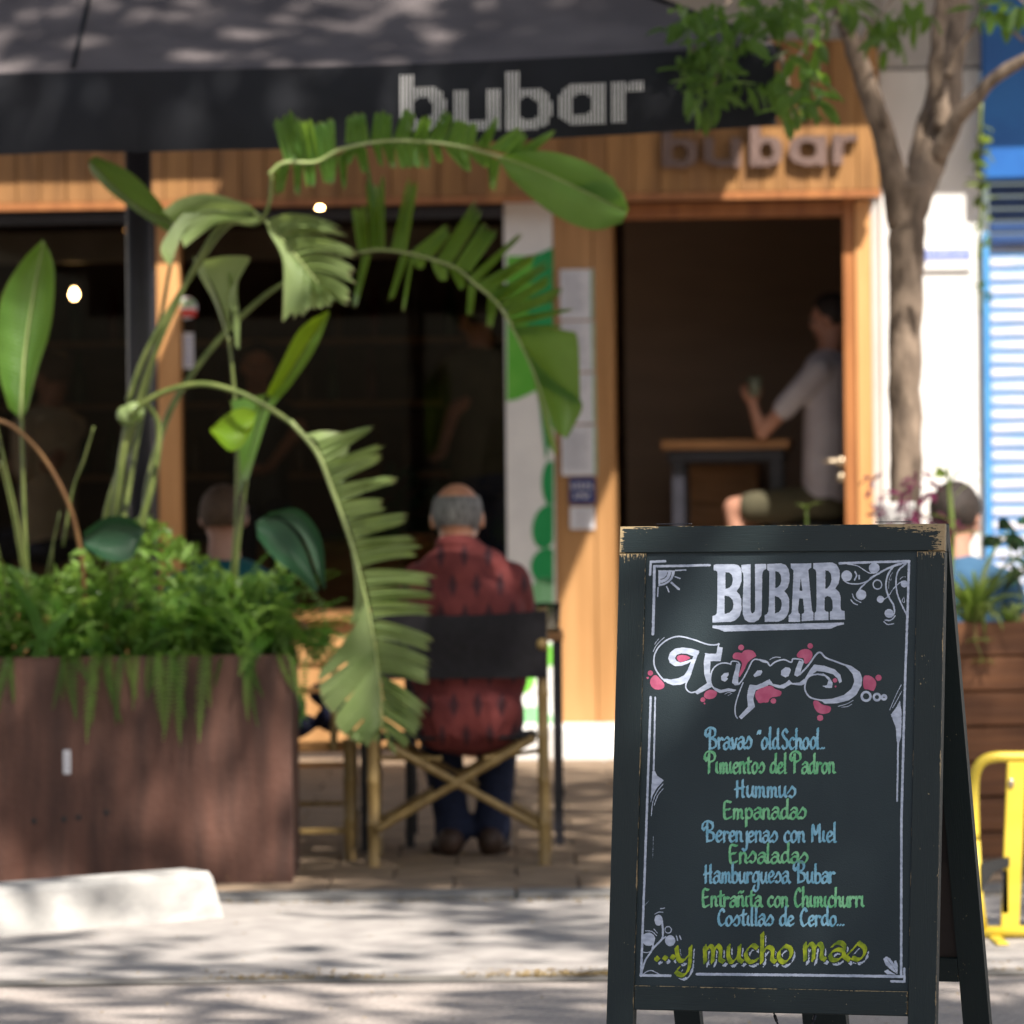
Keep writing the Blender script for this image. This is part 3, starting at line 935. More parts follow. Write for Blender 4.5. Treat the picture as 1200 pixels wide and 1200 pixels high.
for m in bm_:
    t = MB(); t.lathe((0, 0, 0), bprof, 10); o = t.build('bottle', m, smooth=True); bmesh_.append(o.data); bpy.data.objects.remove(o)
for z in (1.45, 1.85, 2.2):
    for k in range(14):
        if random.random() < .2: continue
        o = link_copy(random.choice(bmesh_), 'bottle', None, FM @ Matrix.Translation((-3.3 + k * .21 + random.uniform(-.03, .03), 5.0, z)))
        tag(o, 'dark bottle standing in the dim row behind the bar counter', 'bottle', 'bottles behind the bar')
# door frame, open doorway
b = FB(); b.box((dx1, -.02, TZ), (dx1 + .055, .16, zb + .0), .003); dj = b.build('door_jamb', M['frame'], bar)
b = FB(); b.box((dx1 + .057, -.035, TZ), (dx1 + .125, .12, zb - .034), .003); b.build('door_jamb', M['postwood'], bar)
b = FB(); b.box((dx0, -.01, zb - .10), (dx1, .14, zb - .034), .003); b.build('door_head', M['frame'], bar)
# door handle on the jamb
hp = fl(985, 541, -.03)
b = FB(); b.tube([(hp.x, -.02, hp.z), (hp.x, -.06, hp.z), (hp.x - .045, -.065, hp.z + .004), (hp.x - .075, -.062, hp.z)], .009, 8); b.ell((hp.x, -.025, hp.z), (.02, .008, .02))
b.build('door_handle', M['brass'], dj, smooth=True)
b = FB(); b.ell((hp.x, -.025, hp.z - .07), (.016, .012, .02)); b.build('door_lock', M['brass'], dj, smooth=True)
# lamps inside
def pendant(px, py, y, r, mm, label, dim=False):
    p = fl(px, py, y)
    t = thing('pendant_lamp', label, 'lamp', FM @ p, FY, 'bare bulbs hanging inside the bar')
    b = FB(); b.lathe((p.x, y, p.z), [(.002, -r * 1.25), (r * .6, -r), (r, -r * .2), (r * .92, r * .4), (r * .5, r * 1.1), (r * .35, r * 1.4)], 14); b.build('bulb', mm, t, smooth=True)
    b = FB(); b.lathe((p.x, y, p.z + r * 1.4), [(.02, 0), (.022, .05), (.008, .06)], 10); b.build('socket', M['black'], t)
    b = FB(); b.tube([(p.x, y, p.z + r * 1.4 + .055), (p.x, y, 3.3)], .003, 5); b.build('cord', M['black'], t)
    return t
pendant(375, 248, .75, .021, M['bulb'], 'small bright bulb under the beam right behind the drooping pale leaf')
pendant(87, 345, 1.6, .021, M['bulb'], 'bright bulb hanging at eye level at the left of the window')
pendant(151, 285, 1.9, .05, M['bulbdim'], 'large dim amber bulb partly behind the parasol pole')

# bar table inside the doorway
p = fl(850, 515, .75); tz = p.z
t = thing('bar_table', 'high wooden bar table with black steel legs just inside the doorway', 'table', FM @ Vector((.95, 1.0, TZ)), FY)
ta, tb_ = fl(775, 515, .75).x, fl(925, 515, .75).x
b = FB(); b.box((ta, .7, tz - .045), (tb_, 1.3, tz), .004); b.build('tabletop', M['intwood'], t)
b = FB(); b.box((ta + .03, .74, tz - .10), (tb_ - .03, 1.26, tz - .048)); b.build('table_frame', M['darkmetal'], t)
for x in (ta + .05, tb_ - .09):
    for y in (.74, 1.20):
        b = FB(); b.box((x, y, TZ), (x + .055, y + .055, tz - .102)); b.build('leg', M['darkmetal'], t)
t = thing('wooden_crate', 'tan wooden crate under the high table inside the doorway', 'crate', FM @ Vector((.95, 1.5, TZ)), FY)
ca, cb = fl(800, 545, 1.5).x, fl(888, 545, 1.5).x; cz = fl(845, 541, 1.5).z
for k in range(4):
    z = cz - .02 - k * .19
    b = FB(); b.box((ca, 1.5, max(z - .17, TZ)), (cb, 1.52, z), .003); b.build('crate_slat', M['intwood'], t)
b = FB(); b.box((ca, 1.522, TZ), (cb, 1.9, cz - .012)); b.build('crate_body', M['intwood'], t)
t = thing('bar_stool', 'dark bar stool under the man in the doorway', 'stool', FM @ Vector((fl(960, 600, .75).x, .75, TZ)), FY)
sx = fl(960, 600, .75).x; sz = fl(960, 612, .75).z
b = FB(); b.lathe((sx, .75, sz - .05), [(.16, 0), (.18, .015), (.18, .04), (.16, .05)], 24); b.build('seat', M['black'], t)
for k in range(4):
    a = k * math.pi / 2 + .6
    b = FB(); b.tube([(sx + .1 * math.cos(a), .75 + .1 * math.sin(a), sz - .05), (sx + .2 * math.cos(a), .75 + .2 * math.sin(a), TZ - .003)], .012, 8); b.build('leg', M['darkmetal'], t)

# ------------------------------------------------------------------ neighbour wall with street plaque and blue shutter
nb = thing('neighbour_building', 'white rendered wall with grey stone band right of the bar', 'building', FM @ Vector((2.0, 0, GZ)), FY)
wl = dx1 + .128
wr = fx(1153)
jz = fz(80, 1060)
b = FB(); b.box((xr + .002 if xr > wl else wl, .03, GZ - .1), (wr, .3, jz - .006)); b.build('wall', M['wall'], nb)
b = FB(); b.box((wl, .05, GZ - .1), (wl + .05, .3, jz - .006)); b.build('shadow_gap', M['wallgrey'], nb)
b = FB(); b.box((wl + .05, .028, jz + .006), (wr + 3, .3, jz + 2.2)); b.build('stone_band', M['wallgrey'], nb)
b = FB(); b.box((wl - .1, .04, jz + .004), (wl + .048, .3, jz + 2.2)); b.build('stone_band', M['wallgrey'], nb)
b = FB(); b.box((-3.9, .06, ztop), (wl + .01, .4, ztop + 3)); b.build('upper_wall', M['wallgrey'], bar)
pa, pb = fl(1082, 290, .0), fl(1138, 316, .0)
pl = thing('street_plaque', 'small white and blue tiled street plaque on the white wall behind the tree', 'plaque', FM @ Vector((pa.x, .03, pb.z)), FY)
b = FB(); b.box((pa.x, .010, pb.z), (pb.x, .029, pa.z), .002); b.build('plaque_body', M['white'], pl)
nx_ = 7; w = (pb.x - pa.x) / nx_
for k in range(nx_):
    b = FB(); b.box((pa.x + k * w + .004, .006, pb.z + .045), (pa.x + (k + 1) * w - .002, .0095, pa.z - .006)); b.build('blue_tile', M['plaqueblue'], pl)
# shutter bay
sb = thing('roller_shutter', 'blue framed roller shutter with pale slats at the right edge', 'shutter', FM @ Vector((wr + .5, .1, GZ)), FY)
b = FB(); b.box((wr + .004, -.02, GZ - .05), (wr + .03, .16, fz(272, 1160)), .002); b.build('frame', M['lightblue'], sb)
pz0, pz1 = fz(212, 1175), fz(60, 1175)
b = FB(); b.box((wr + .004, -.12, pz0), (wr + 1.6, .16, jz + .3), .01); b.build('blue_sign_box', M['blue'], sb)
z = pz0 - .01
zt2 = fz(282, 1175)
while z > zt2 + .02:
    b = FB(); b.box((wr + .034, .03, z - .052), (wr + 1.6, .06, z - .006), .006); b.build('navy_slat', M['navyslat'], sb); z -= .056
z = zt2
sl_mesh = None
while z > GZ:
    b = FB(); b.obox((wr + .83, .075, z - .028), (.795, 0, 0), (0, .009, .0), (0, .006, .0225), .003); b.build('slat', M['slat'], sb)
    b = FB(); b.box((wr + .036, .07, z - .070), (wr + 1.6, .10, z - .053)); b.build('slat_joint', M['lightblue'], sb)
    z -= .0625
# other wall far right and party wall (out of frame)
b = FB(); b.box((wr + 1.62, .02, GZ - .1), (wr + 9, .3, jz + .0)); b.build('wall', M['wall'], nb)
b = FB(); b.box((-12, .02, GZ - .1), (-4.02, .3, 6)); b.build('side_wall_front', M['wall'], bar)

# added slab over the bar, out of view, shaped to cast the facade's shade
blocker = thing('shade_slab', 'unseen slab added high above the bar front to shade it', 'shade_slab', FM @ Vector((0, 0, 3.9)), FY)
sl_ = FMi.to_3x3() @ SUNDIR
kx, ky = -sl_.x / -sl_.z, sl_.y / -sl_.z
zB = 3.78
def bx_at(px, py):      # x of a slab point whose shadow falls at this pixel of the facade
    p = fl(px, py); return p.x + kx * (zB - p.z), ky * (zB - p.z)
xe = bx_at(725, 540)[0] ; depth_deep = bx_at(655, 740)[1]
xl = bx_at(560, 400)[0]
b = FB()
xleft = bx_at(216, 380)[0]
pts = [(-4.2, .05), (-4.2, -1.0), (xleft, -1.0), (xleft + .02, -depth_deep), (xe, -depth_deep), (xe, .05)]
n = len(pts)
b.add([(x, y, zB) for x, y in pts] + [(x, y, zB + .14) for x, y in pts], [tuple(range(n))[::-1], tuple(range(n, 2 * n))] + [(i, (i + 1) % n, (i + 1) % n + n, i + n) for i in range(n)])
b.build('slab', M['wallgrey'], blocker)
wall_blocker = thing('wall_shade_ledge', 'unseen ledge added above the shop fronts to shade the wall', 'shade_ledge', FM @ Vector((2, 0, 4)), FY)  # added out of view, sized so its shadow covers the upper wall
dz = fz(228, 1100, .03)
b = FB(); b.box((xe + .01, -(ky * (zB - dz)) + .03, zB), (9, .02, zB + .2)); b.build('ledge', M['wallgrey'], wall_blocker)

# ------------------------------------------------------------------ parasol
FR = at(908, 52, 15.4); F0 = at(85, 84, 15.44)
FL = F0 + (F0 - FR) * 1.0; FL.z = F0.z + .02
fd = (FR - F0); fd.z = 0; fd.normalize()
dn = Vector((-fd.y, fd.x, 0));
if dn.y < 0: dn = -dn
DEP = 3.5
BR, BL = FR + dn * DEP, FL + dn * DEP
BR.z = BL.z = 2.80
MF, MR, ML, MBk = F0, (FR + BR) / 2, (FL + BL) / 2, (BR + BL) / 2
ctr = (MR + ML) / 2
PX = at(163, 300, ctr.y).x
ctr = Vector((PX, ctr.y, 0))
apex = Vector((ctr.x, ctr.y, 3.78))
par = thing('parasol', 'huge dark square parasol with dotted bubar lettering on its valance', 'parasol', (ctr.x, ctr.y, swz(ctr.y)))
rim = [FR, MR, BR, MBk, BL, ML, FL, MF]
def sagpoint(a, b, t, top):
    p = a.lerp(b, t)
    return p
mb = MB()
N1, N2 = 14, 12
for k in range(8):
    a, b_ = rim[k], rim[(k + 1) % 8]
    g = []
    for j in range(N2 + 1):
        u = j / N2
        for i in range(N1 + 1):
            t = i / N1
            e = a.lerp(b_, t); p = apex.lerp(e, u)
            sag = .10 * math.sin(math.pi * t) * math.sin(math.pi * min(u, .98)) * u
            p.z -= sag + .018 * math.sin(math.pi * t) * u
            p.z += .006 * math.sin(9 * t + k) * u * math.sin(math.pi * t)
            g.append(p)
    fs = []
    for j in range(N2):
        for i in range(N1):
            q = j * (N1 + 1) + i
            fs.append((q, q + 1, q + N1 + 2, q + N1 + 1))
    mb.add(g, fs)
can = mb.build('canopy', M['canopy'], par, smooth=True)
# seams along the ribs
mb = MB()
for r_ in rim:
    mb.tube([apex.lerp(r_, t) + Vector((0, 0, .006)) for t in (.02, .3, .6, .99)], .008, 6)
mb.build('seam', M['valance'], can, smooth=True)
# valance: four strips hanging from the rim, with soft folds near the ribs
VH = .262
vals = []
for (a, m_, b_), VH in (((FL, MF, FR), .262), ((FR, MR, BR), .03), ((BR, MBk, BL), .03), ((BL, ML, FL), .03)):
    mb = MB()
    NV = 60
    vs = []
    out = (b_ - a); out.z = 0; out.normalize(); out = Vector((out.y, -out.x, 0))
    for j in range(7):
        v = j / 6
        for i in range(NV + 1):
            t = i / NV
            e = a.lerp(m_, t * 2) if t < .5 else m_.lerp(b_, t * 2 - 1)
            tt = (t * 2) % 1.0
            e = e.copy(); e.z -= .018 * math.sin(math.pi * tt)
            near = math.exp(-((t - .5) * 9) ** 2) + .5 * math.exp(-((t - 1) * 9) ** 2) + .5 * math.exp(-(t * 9) ** 2)
            h = VH * (1 + .0 * near)
            p = e + Vector((0, 0, -h * v)) + out * (.018 * math.sin(v * 2.6) + .030 * near * math.sin(v * math.pi * .6) * math.cos((t - .5) * 60) + .006 * math.sin(t * 37 + v * 2) * v + .004)
            vs.append(p)
    fs = [(j * (NV + 1) + i, j * (NV + 1) + i + 1, (j + 1) * (NV + 1) + i + 1, (j + 1) * (NV + 1) + i) for j in range(6) for i in range(NV)]
    mb.add(vs, fs)
    vals.append(mb.build('valance', M['valance'], par, smooth=True))
# dotted lettering printed on the front valance
vn = Vector((fd.y, -fd.x, 0))
if vn.y > 0: vn = -vn
def onval(px, py):
    return ray_plane(px, py, F0 + vn * .05, vn)
for ch, x0, x1, yt, yb, xh, w in (('b', 468, 522, 88, 153, 50, 16), ('u', 531, 585, 88, 154, 49, 15), ('b', 592, 646, 84, 152, 48, 15), ('a', 654, 708, 84, 147.5, 48, 15), ('r', 716, 755, 84, 145, 48, 15)):
    f = letter_field(ch, x0, x1, yt, yb, xh, w)
    mb = MB()
    for x, y in dots_of(f, 4.3, 3.0):
        sh_ = -(x - x0) * .035
        p = onval(x, y + sh_)
        r = .0037
        mb.add([p + fd * (r * math.cos(k * math.pi / 3)) + Vector((0, 0, r * 1.05 * math.sin(k * math.pi / 3))) for k in range(6)], [(0, 1, 2, 3, 4, 5)])
    mb.build('dotted_letter', M['white'], vals[0], kind='stuff', label='letter %s printed in pale dots' % ch)
mb = MB(); mb.lathe((ctr.x, ctr.y, swz(ctr.y)), [(.047, 0), (.047, 3.66)], 20); mb.build('pole', M['darkmetal'], par, smooth=True)
mb = MB(); mb.box((ctr.x - .4, ctr.y - .4, swz(ctr.y) - .01), (ctr.x + .4, ctr.y + .4, swz(ctr.y) + .07), .01); mb.build('base_plate', M['darkmetal'], par)
hub = Vector((ctr.x, ctr.y, 2.9))
for r_ in rim:
    mb = MB(); mb.tube([apex - Vector((0, 0, .06)), r_ - Vector((0, 0, .03))], .014, 6); rb = mb.build('rib', M['darkmetal'], par)
    mb = MB(); mb.tube([hub, apex.lerp(r_, .5) - Vector((0, 0, .06))], .011, 6); mb.build('strut', M['darkmetal'], rb)

# ------------------------------------------------------------------ rusty steel planter
PY0, PY1 = 15.4, 15.98
pxr = at(341, 900, PY0).x; pxl = -3.3
pz1 = at(200, 770, PY0).z; pz0 = swz(PY0) - .02
pl = thing('steel_planter', 'long rust brown steel planter box overflowing with ferns', 'planter', ((pxl + pxr) / 2, (PY0 + PY1) / 2, swz(PY0)))
mb = MB(); mb.box((pxl, PY0, pz0), (pxr, PY0 + .006, pz1)); mb.build('front_panel', M['corten'], pl)
mb = MB(); mb.box((pxl, PY1 - .006, pz0 + .01), (pxr, PY1, pz1)); mb.build('back_panel', M['corten'], pl)
mb = MB(); mb.box((pxr - .006, PY0 + .0065, pz0 + .005), (pxr, PY1 - .0065, pz1)); mb.build('end_panel', M['corten'], pl)
mb = MB(); mb.box((pxl, PY0 + .0065, pz0 + .005), (pxl + .006, PY1 - .0065, pz1)); mb.build('end_panel', M['corten'], pl)
mb = MB(); mb.box((pxl - .001, PY0 - .002, pz1 - .006), (pxr + .001, PY0 + .045, pz1 + .003)); mb.build('rim', M['corten'], pl)
mb = MB(); mb.box((pxr - .012, PY0 - .003, pz0 + .03), (pxr + .002, PY0 + .004, pz1 - .008)); mb.build('corner_strip', M['corten'], pl)
mb = MB(); mb.box((pxl + .01, PY0 + .01, pz1 - .2), (pxr - .01, PY1 - .01, pz1 - .05)); mb.build('soil', M['soil'], pl)
a_, b_ = at(74, 879, PY0), at(83, 907, PY0)
mb = MB(); mb.box((a_.x, PY0 - .004, b_.z), (b_.x, PY0 - .0015, a_.z), .001); tg = mb.build('white_tag', M['paper'], pl)
mb = MB()
for k in range(5): mb.box((a_.x + .008, PY0 - .005, b_.z + .012 + k * .012), (b_.x - .008, PY0 - .0042, b_.z + .017 + k * .012))
mb.build('printed_lines', M['print'], tg, kind='stuff')
for (x_, y_) in ((40, 962), (75, 960), (92, 958), (125, 952)):
    p = at(x_, y_, PY0)
    mb = MB(); mb.tube([(p.x, PY0 + .001, p.z), (p.x, PY0 - .004, p.z)], .009, 12); mb.build('drain_hole', M['black'], pl)

# ------------------------------------------------------------------ leaf builders
def finger(mb, b0, b1, tip, tw, D, Dt=None, bow=None, **kw):
    """a strip, itself torn lengthwise into narrower ribbons when it is broad"""
    Dt = Dt or D
    wb = math.hypot(b1[0] - b0[0], b1[1] - b0[1]); L = math.hypot(tip[0] - (b0[0] + b1[0]) / 2, tip[1] - (b0[1] + b1[1]) / 2)
    n = 1 if max(wb, tw) < 7 or L < 22 else (2 if max(wb, tw) < 13 else 3)
    if n == 1: return finger1(mb, b0, b1, tip, tw, D, Dt, bow, **kw)
    m = ((b0[0] + b1[0]) / 2, (b0[1] + b1[1]) / 2)
    d = Vector((tip[0] - m[0], tip[1] - m[1])).normalized(); pr = Vector((-d.y, d.x))
    if pr.dot(Vector((b1[0] - b0[0], b1[1] - b0[1]))) < 0: pr = -pr
    cuts = [0] + sorted((k + random.uniform(-.22, .22)) / n for k in range(1, n)) + [1]
    for k in range(n):
        a, b_ = cuts[k], cuts[k + 1]; c = (a + b_) / 2 - .5
        off = pr * (tw * c + random.uniform(-.6, .9)) + d * random.uniform(-.10, .03) * L
        q0 = (b0[0] + (b1[0] - b0[0]) * a, b0[1] + (b1[1] - b0[1]) * a); q1 = (b0[0] + (b1[0] - b0[0]) * b_, b0[1] + (b1[1] - b0[1]) * b_)
        bw = None if bow is None else (bow[0] + pr.x * (wb + tw) / 2 * c, bow[1] + pr.y * (wb + tw) / 2 * c)
        finger1(mb, q0, q1, (tip[0] + off.x, tip[1] + off.y), max(2.5, tw * (b_ - a) * 1.02), D + random.uniform(-.004, .004), Dt + random.uniform(-.03, .03), bw, **kw)

def finger1(mb, b0, b1, tip, tw, D, Dt=None, bow=None, nU=9, nV=4, fold=.012, curl=0.0, vbase=0.0):
    """one strip of a torn leaf; b0, b1, tip in photo pixels; tw width of the strip near its tip in px"""
    Dt = Dt or D
    m0 = Vector(((b0[0] + b1[0]) / 2, (b0[1] + b1[1]) / 2, 0)); T = Vector((tip[0], tip[1], 0))
    bow = Vector((bow[0], bow[1], 0)) if bow else m0.lerp(T, .5)
    wb = Vector((b1[0] - b0[0], b1[1] - b0[1], 0)) / 2
    L = (T - m0).length
    vs, uvs, fs = [], [], []
    jag = [random.uniform(-.02, .09) for _ in range(nV + 1)]
    for i in range(nU + 1):
        u = i / nU
        c = m0 * (1 - u) ** 2 + bow * 2 * u * (1 - u) + T * u * u
        tg = (bow - m0) * (1 - u) + (T - bow) * u
        if tg.length < 1e-6: tg = T - m0
        tg.normalize()
        pr = Vector((-tg.y, tg.x, 0))
        if pr.dot(wb) < 0: pr = -pr
        k = min(1, u * 2.2)
        dirv = (wb.normalized() * (1 - k) + pr * k).normalized() if wb.length > 1e-6 else pr
        half = (wb.length * (1 - k) + (wb.length * .55 + tw * .45) * k * (1 - u) + (tw / 2) * u * 1.0) if u < 1 else tw / 2
        half = wb.length * (1 - u) ** 1.2 + tw / 2 * (1 - (1 - u) ** 1.2)
        if u > .88: half *= math.sqrt(max(0.10, 1 - ((u - .88) / .125) ** 2))
        dD = D + (Dt - D) * u
        for j in range(nV + 1):
            v = j / nV * 2 - 1
            p = c + dirv * half * v - tg * (jag[j] * L * max(0, (u - .8) / .2))
            d = dD + fold * (1 - abs(v)) * math.sin(math.pi * min(u + .2, 1)) + curl * u * u * v
            vs.append(at(p.x, p.y, d)); uvs.append((vbase + (v * half) / 400.0, u * .97 if L > 30 else u * .5))
    for i in range(nU):
        for j in range(nV):
            q = i * (nV + 1) + j
            fs.append((q, q + 1, q + nV + 2, q + nV + 1))
    mb.add(vs, fs, uvs)

def patch(mb, mid, out, D, Dm=None, Do=None, n=26, k=6, fold=0.0, wave=0.0, torn=0):
    """untorn half blade between the midrib and an outline, in photo pixels"""
    Dm = D if Dm is None else Dm; Do = D if Do is None else Do
    def rs(P, n):
        Q = cr([(p[0], p[1], 0) for p in P], 8) if len(P) > 2 else [Vector((p[0], p[1], 0)) for p in P]
        L = [0]
        for a, b in zip(Q[:-1], Q[1:]): L.append(L[-1] + (b - a).length)
        out_ = []
        for i in range(n + 1):
            s = L[-1] * i / n
            out_.append((float(np.interp(s, L, [q.x for q in Q])), float(np.interp(s, L, [q.y for q in Q]))))
        return out_
    A, B = rs(mid, n), rs(out, n)
    vs, uvs, fs = [], [], []
    for i in range(n + 1):
        for j in range(k + 1):
            v = j / k
            x = A[i][0] * (1 - v) + B[i][0] * v; y = A[i][1] * (1 - v) + B[i][1] * v
            d = Dm * (1 - v) + Do * v + fold * math.sin(math.pi * v) + wave * v * math.sin(i * 1.7)
            vs.append(at(x, y, d)); uvs.append((i / n * .14, v * .945))
    cut = {random.randint(2, n - 3): random.randint(1, k - 2) for _ in range(torn)}
    for i in range(n):
        for j in range(k):
            if i in cut and j >= cut[i]: continue
            q = i * (k + 1) + j
            fs.append((q, q + 1, q + k + 2, q + k + 1))
    mb.add(vs, fs, uvs)

def stem(pts, r, D, parent, m='petiole', name='petiole', n=8):
    Ds = D if isinstance(D, (list, tuple)) else (D, D)
    P = cr([(p[0], p[1], 0) for p in pts], 6)
    W = [at(p.x, p.y, Ds[0] + (Ds[-1] - Ds[0]) * i / (len(P) - 1)) for i, p in enumerate(P)]
    mb = MB(); mb.tube(W, r, n)
    return mb.build(name, M[m], parent, smooth=True)
def leaf(parent, m, body, name='leaf', label=None):
    mb = MB(); body(mb)
    return mb.build(name, M[m], parent, smooth=True, label=label)

str1 = thing('bird_of_paradise_plant', 'tall bird of paradise plant with torn arching banana like leaves', 'plant', at(150, 800, 15.66) + Vector((0, 0, -.02)))
c3 = lambda x, y: (300 + x / 2.727, 120 + y / 2.727)
c4 = lambda x, y: (340 + x / 2.4, 380 + y / 2.4)
# leaf C: the drooping leaf in front
DC = 15.25
def bC(mb):
    F = [((75, 330), (100, 392), (240, 288), 10), ((100, 392), (112, 430), (262, 340), 12), ((108, 400), (122, 452), (262, 372), 26), ((120, 455), (140, 500), (305, 432), 20),
         ((140, 500), (163, 552), (268, 505), 36), ((163, 552), (180, 605), (336, 545), 30), ((180, 607), (190, 640), (356, 602), 18), ((186, 640), (197, 682), (370, 636), 34),
         ((203, 690), (215, 742), (408, 722), 32), ((219, 745), (226, 785), (405, 765), 22), ((226, 785), (232, 826), (408, 808), 26), ((232, 830), (240, 884), (409, 905), 40),
         ((241, 886), (246, 930), (405, 960), 30), ((246, 925), (252, 980), (400, 1000), 38), ((254, 985), (258, 1020), (384, 1092), 22), ((257, 1015), (262, 1062), (375, 1120), 26),
         ((260, 1060), (262, 1105), (368, 1155), 38), ((262, 1108), (260, 1135), (332, 1185), 26), ((257, 1130), (262, 1140), (298, 1212), 11)]
    for k, (a, b, t, w) in enumerate(F):
        A, B, T = c4(*a), c4(*b), c4(*t)
        L = math.hypot(T[0] - A[0], T[1] - A[1])
        bow = ((A[0] + T[0]) / 2, (A[1] + B[1]) / 4 + T[1] / 2 - 2 - L * .05 * (k > 6))
        finger(mb, A, B, T, w / 2.4, DC + .004 * (k % 2), DC - .07 - .02 * (k % 3), bow, fold=.014, curl=random.uniform(-.01, .01))
    # left half: folded and narrow above, wide below
    patch(mb, [c4(45, 312), c4(75, 330), c4(105, 400), c4(140, 500), c4(180, 605)], [c4(45, 308), c4(105, 300), c4(165, 322), c4(150, 420), c4(150, 520)], DC, DC + .01, DC + .05)
    patch(mb, [c4(180, 605), c4(197, 690), c4(215, 760), c4(222, 800)], [c4(172, 640), c4(180, 700), c4(182, 780), c4(168, 850)], DC, DC, DC + .05)
    patch(mb, [c4(215, 770), c4(232, 850), c4(240, 900), c4(246, 930)], [c4(172, 870), c4(110, 945), c4(80, 990), c4(88, 1055), ], DC, DC, DC + .015, fold=-.02, torn=1, wave=.004)
    patch(mb, [c4(240, 905), c4(246, 930), c4(250, 955)], [c4(90, 1060), c4(110, 1085), c4(122, 1095)], DC, DC, DC + .01, fold=-.02)
    patch(mb, [c4(243, 950), c4(250, 1000), c4(256, 1080), c4(258, 1130)], [c4(128, 1100), c4(130, 1130), c4(160, 1160), c4(196, 1182)], DC - .006, DC - .006, DC - .02, fold=-.02, torn=1, wave=.004)
    for t, w in (((170, 1165), 14), ((185, 1180), 12), ((208, 1190), 14), ((235, 1180), 20)):
        finger(mb, c4(236, 1080), c4(256, 1125), c4(*t), w / 2.4, DC, DC - .02)
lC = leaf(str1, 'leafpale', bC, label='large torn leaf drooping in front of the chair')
stem([c4(0, 272), c4(75, 360), c4(120, 470), c4(160, 580), c4(190, 680), c4(222, 820), c4(243, 940), c4(258, 1060), c4(260, 1140)], [.0085, .0075, .006, .004, .002], DC - .006, lC, 'midrib', 'midrib')
stem([(152, 488), (175, 468), (205, 455), (240, 450), (280, 460), (315, 478), (342, 496)], [.010, .0095, .0085], (15.45, DC - .006), str1)
# leaf B: the arch behind
DB = 15.75
def bB(mb):
    F = [((325, 472), (362, 468), (325, 318), 46), ((366, 470), (400, 468), (372, 238), 46), ((395, 470), (412, 470), (404, 225), 14), ((430, 472), (482, 476), (505, 238), 36), ((490, 480), (560, 498), (622, 398), 34),
         ((575, 505), (622, 520), (718, 322), 44), ((632, 520), (682, 545), (752, 395), 62), ((680, 556), (702, 580), (862, 408), 12), ((700, 580), (742, 612), (906, 480), 26), ((738, 610), (765, 630), (860, 560), 10),
         ((750, 620), (782, 642), (942, 508), 22), ((782, 640), (800, 668), (945, 560), 26), ((795, 660), (806, 688), (985, 602), 34), ((806, 690), (822, 716), (1014, 658), 14), ((815, 716), (835, 745), (1000, 720), 16),
         ((340, 488), (368, 486), (312, 660), 14), ((462, 488), (488, 490), (424, 650), 15), ((490, 495), (504, 500), (470, 668), 9), ((498, 492), (545, 505), (525, 532), 22),
         ((560, 505), (612, 530), (602, 572), 24), ((615, 520), (660, 552), (662, 600), 22), ((680, 575), (702, 595), (682, 690), 18), ((742, 618), (772, 640), (746, 728), 16)]
    for k, (a, b, t, w) in enumerate(F):
        finger(mb, c3(*a), c3(*b), c3(*t), w / 2.727, DB, DB + random.uniform(-.08, .05), fold=.015, curl=random.uniform(-.02, .02))
    patch(mb, [(596, 382), (610, 400), (622, 425), (632, 450)], [(640, 385), (665, 388), (677, 398), (680, 478)], DB, DB, DB - .05, fold=-.02)
    patch(mb, [(612, 405), (628, 440), (640, 475), (650, 505)], [(655, 452), (682, 472), (672, 500), (664, 514)], DB - .01, DB - .01, DB - .06, fold=-.02)
    patch(mb, [(622, 430), (636, 465), (645, 500), (652, 532)], [(634, 480), (638, 500), (643, 520), (651, 534)], DB, DB, DB + .02)
lB = leaf(str1, 'leafA', bB, label='arching leaf split into upright strips')
stem([c3(330, 478), c3(400, 470), c3(480, 480), c3(560, 500), c3(640, 530), c3(700, 580), c3(760, 630), c3(800, 685), c3(840, 760), (625, 435), (640, 478), (652, 528)], [.006, .006, .005, .003], DB - .004, lB, 'midrib', 'midrib')
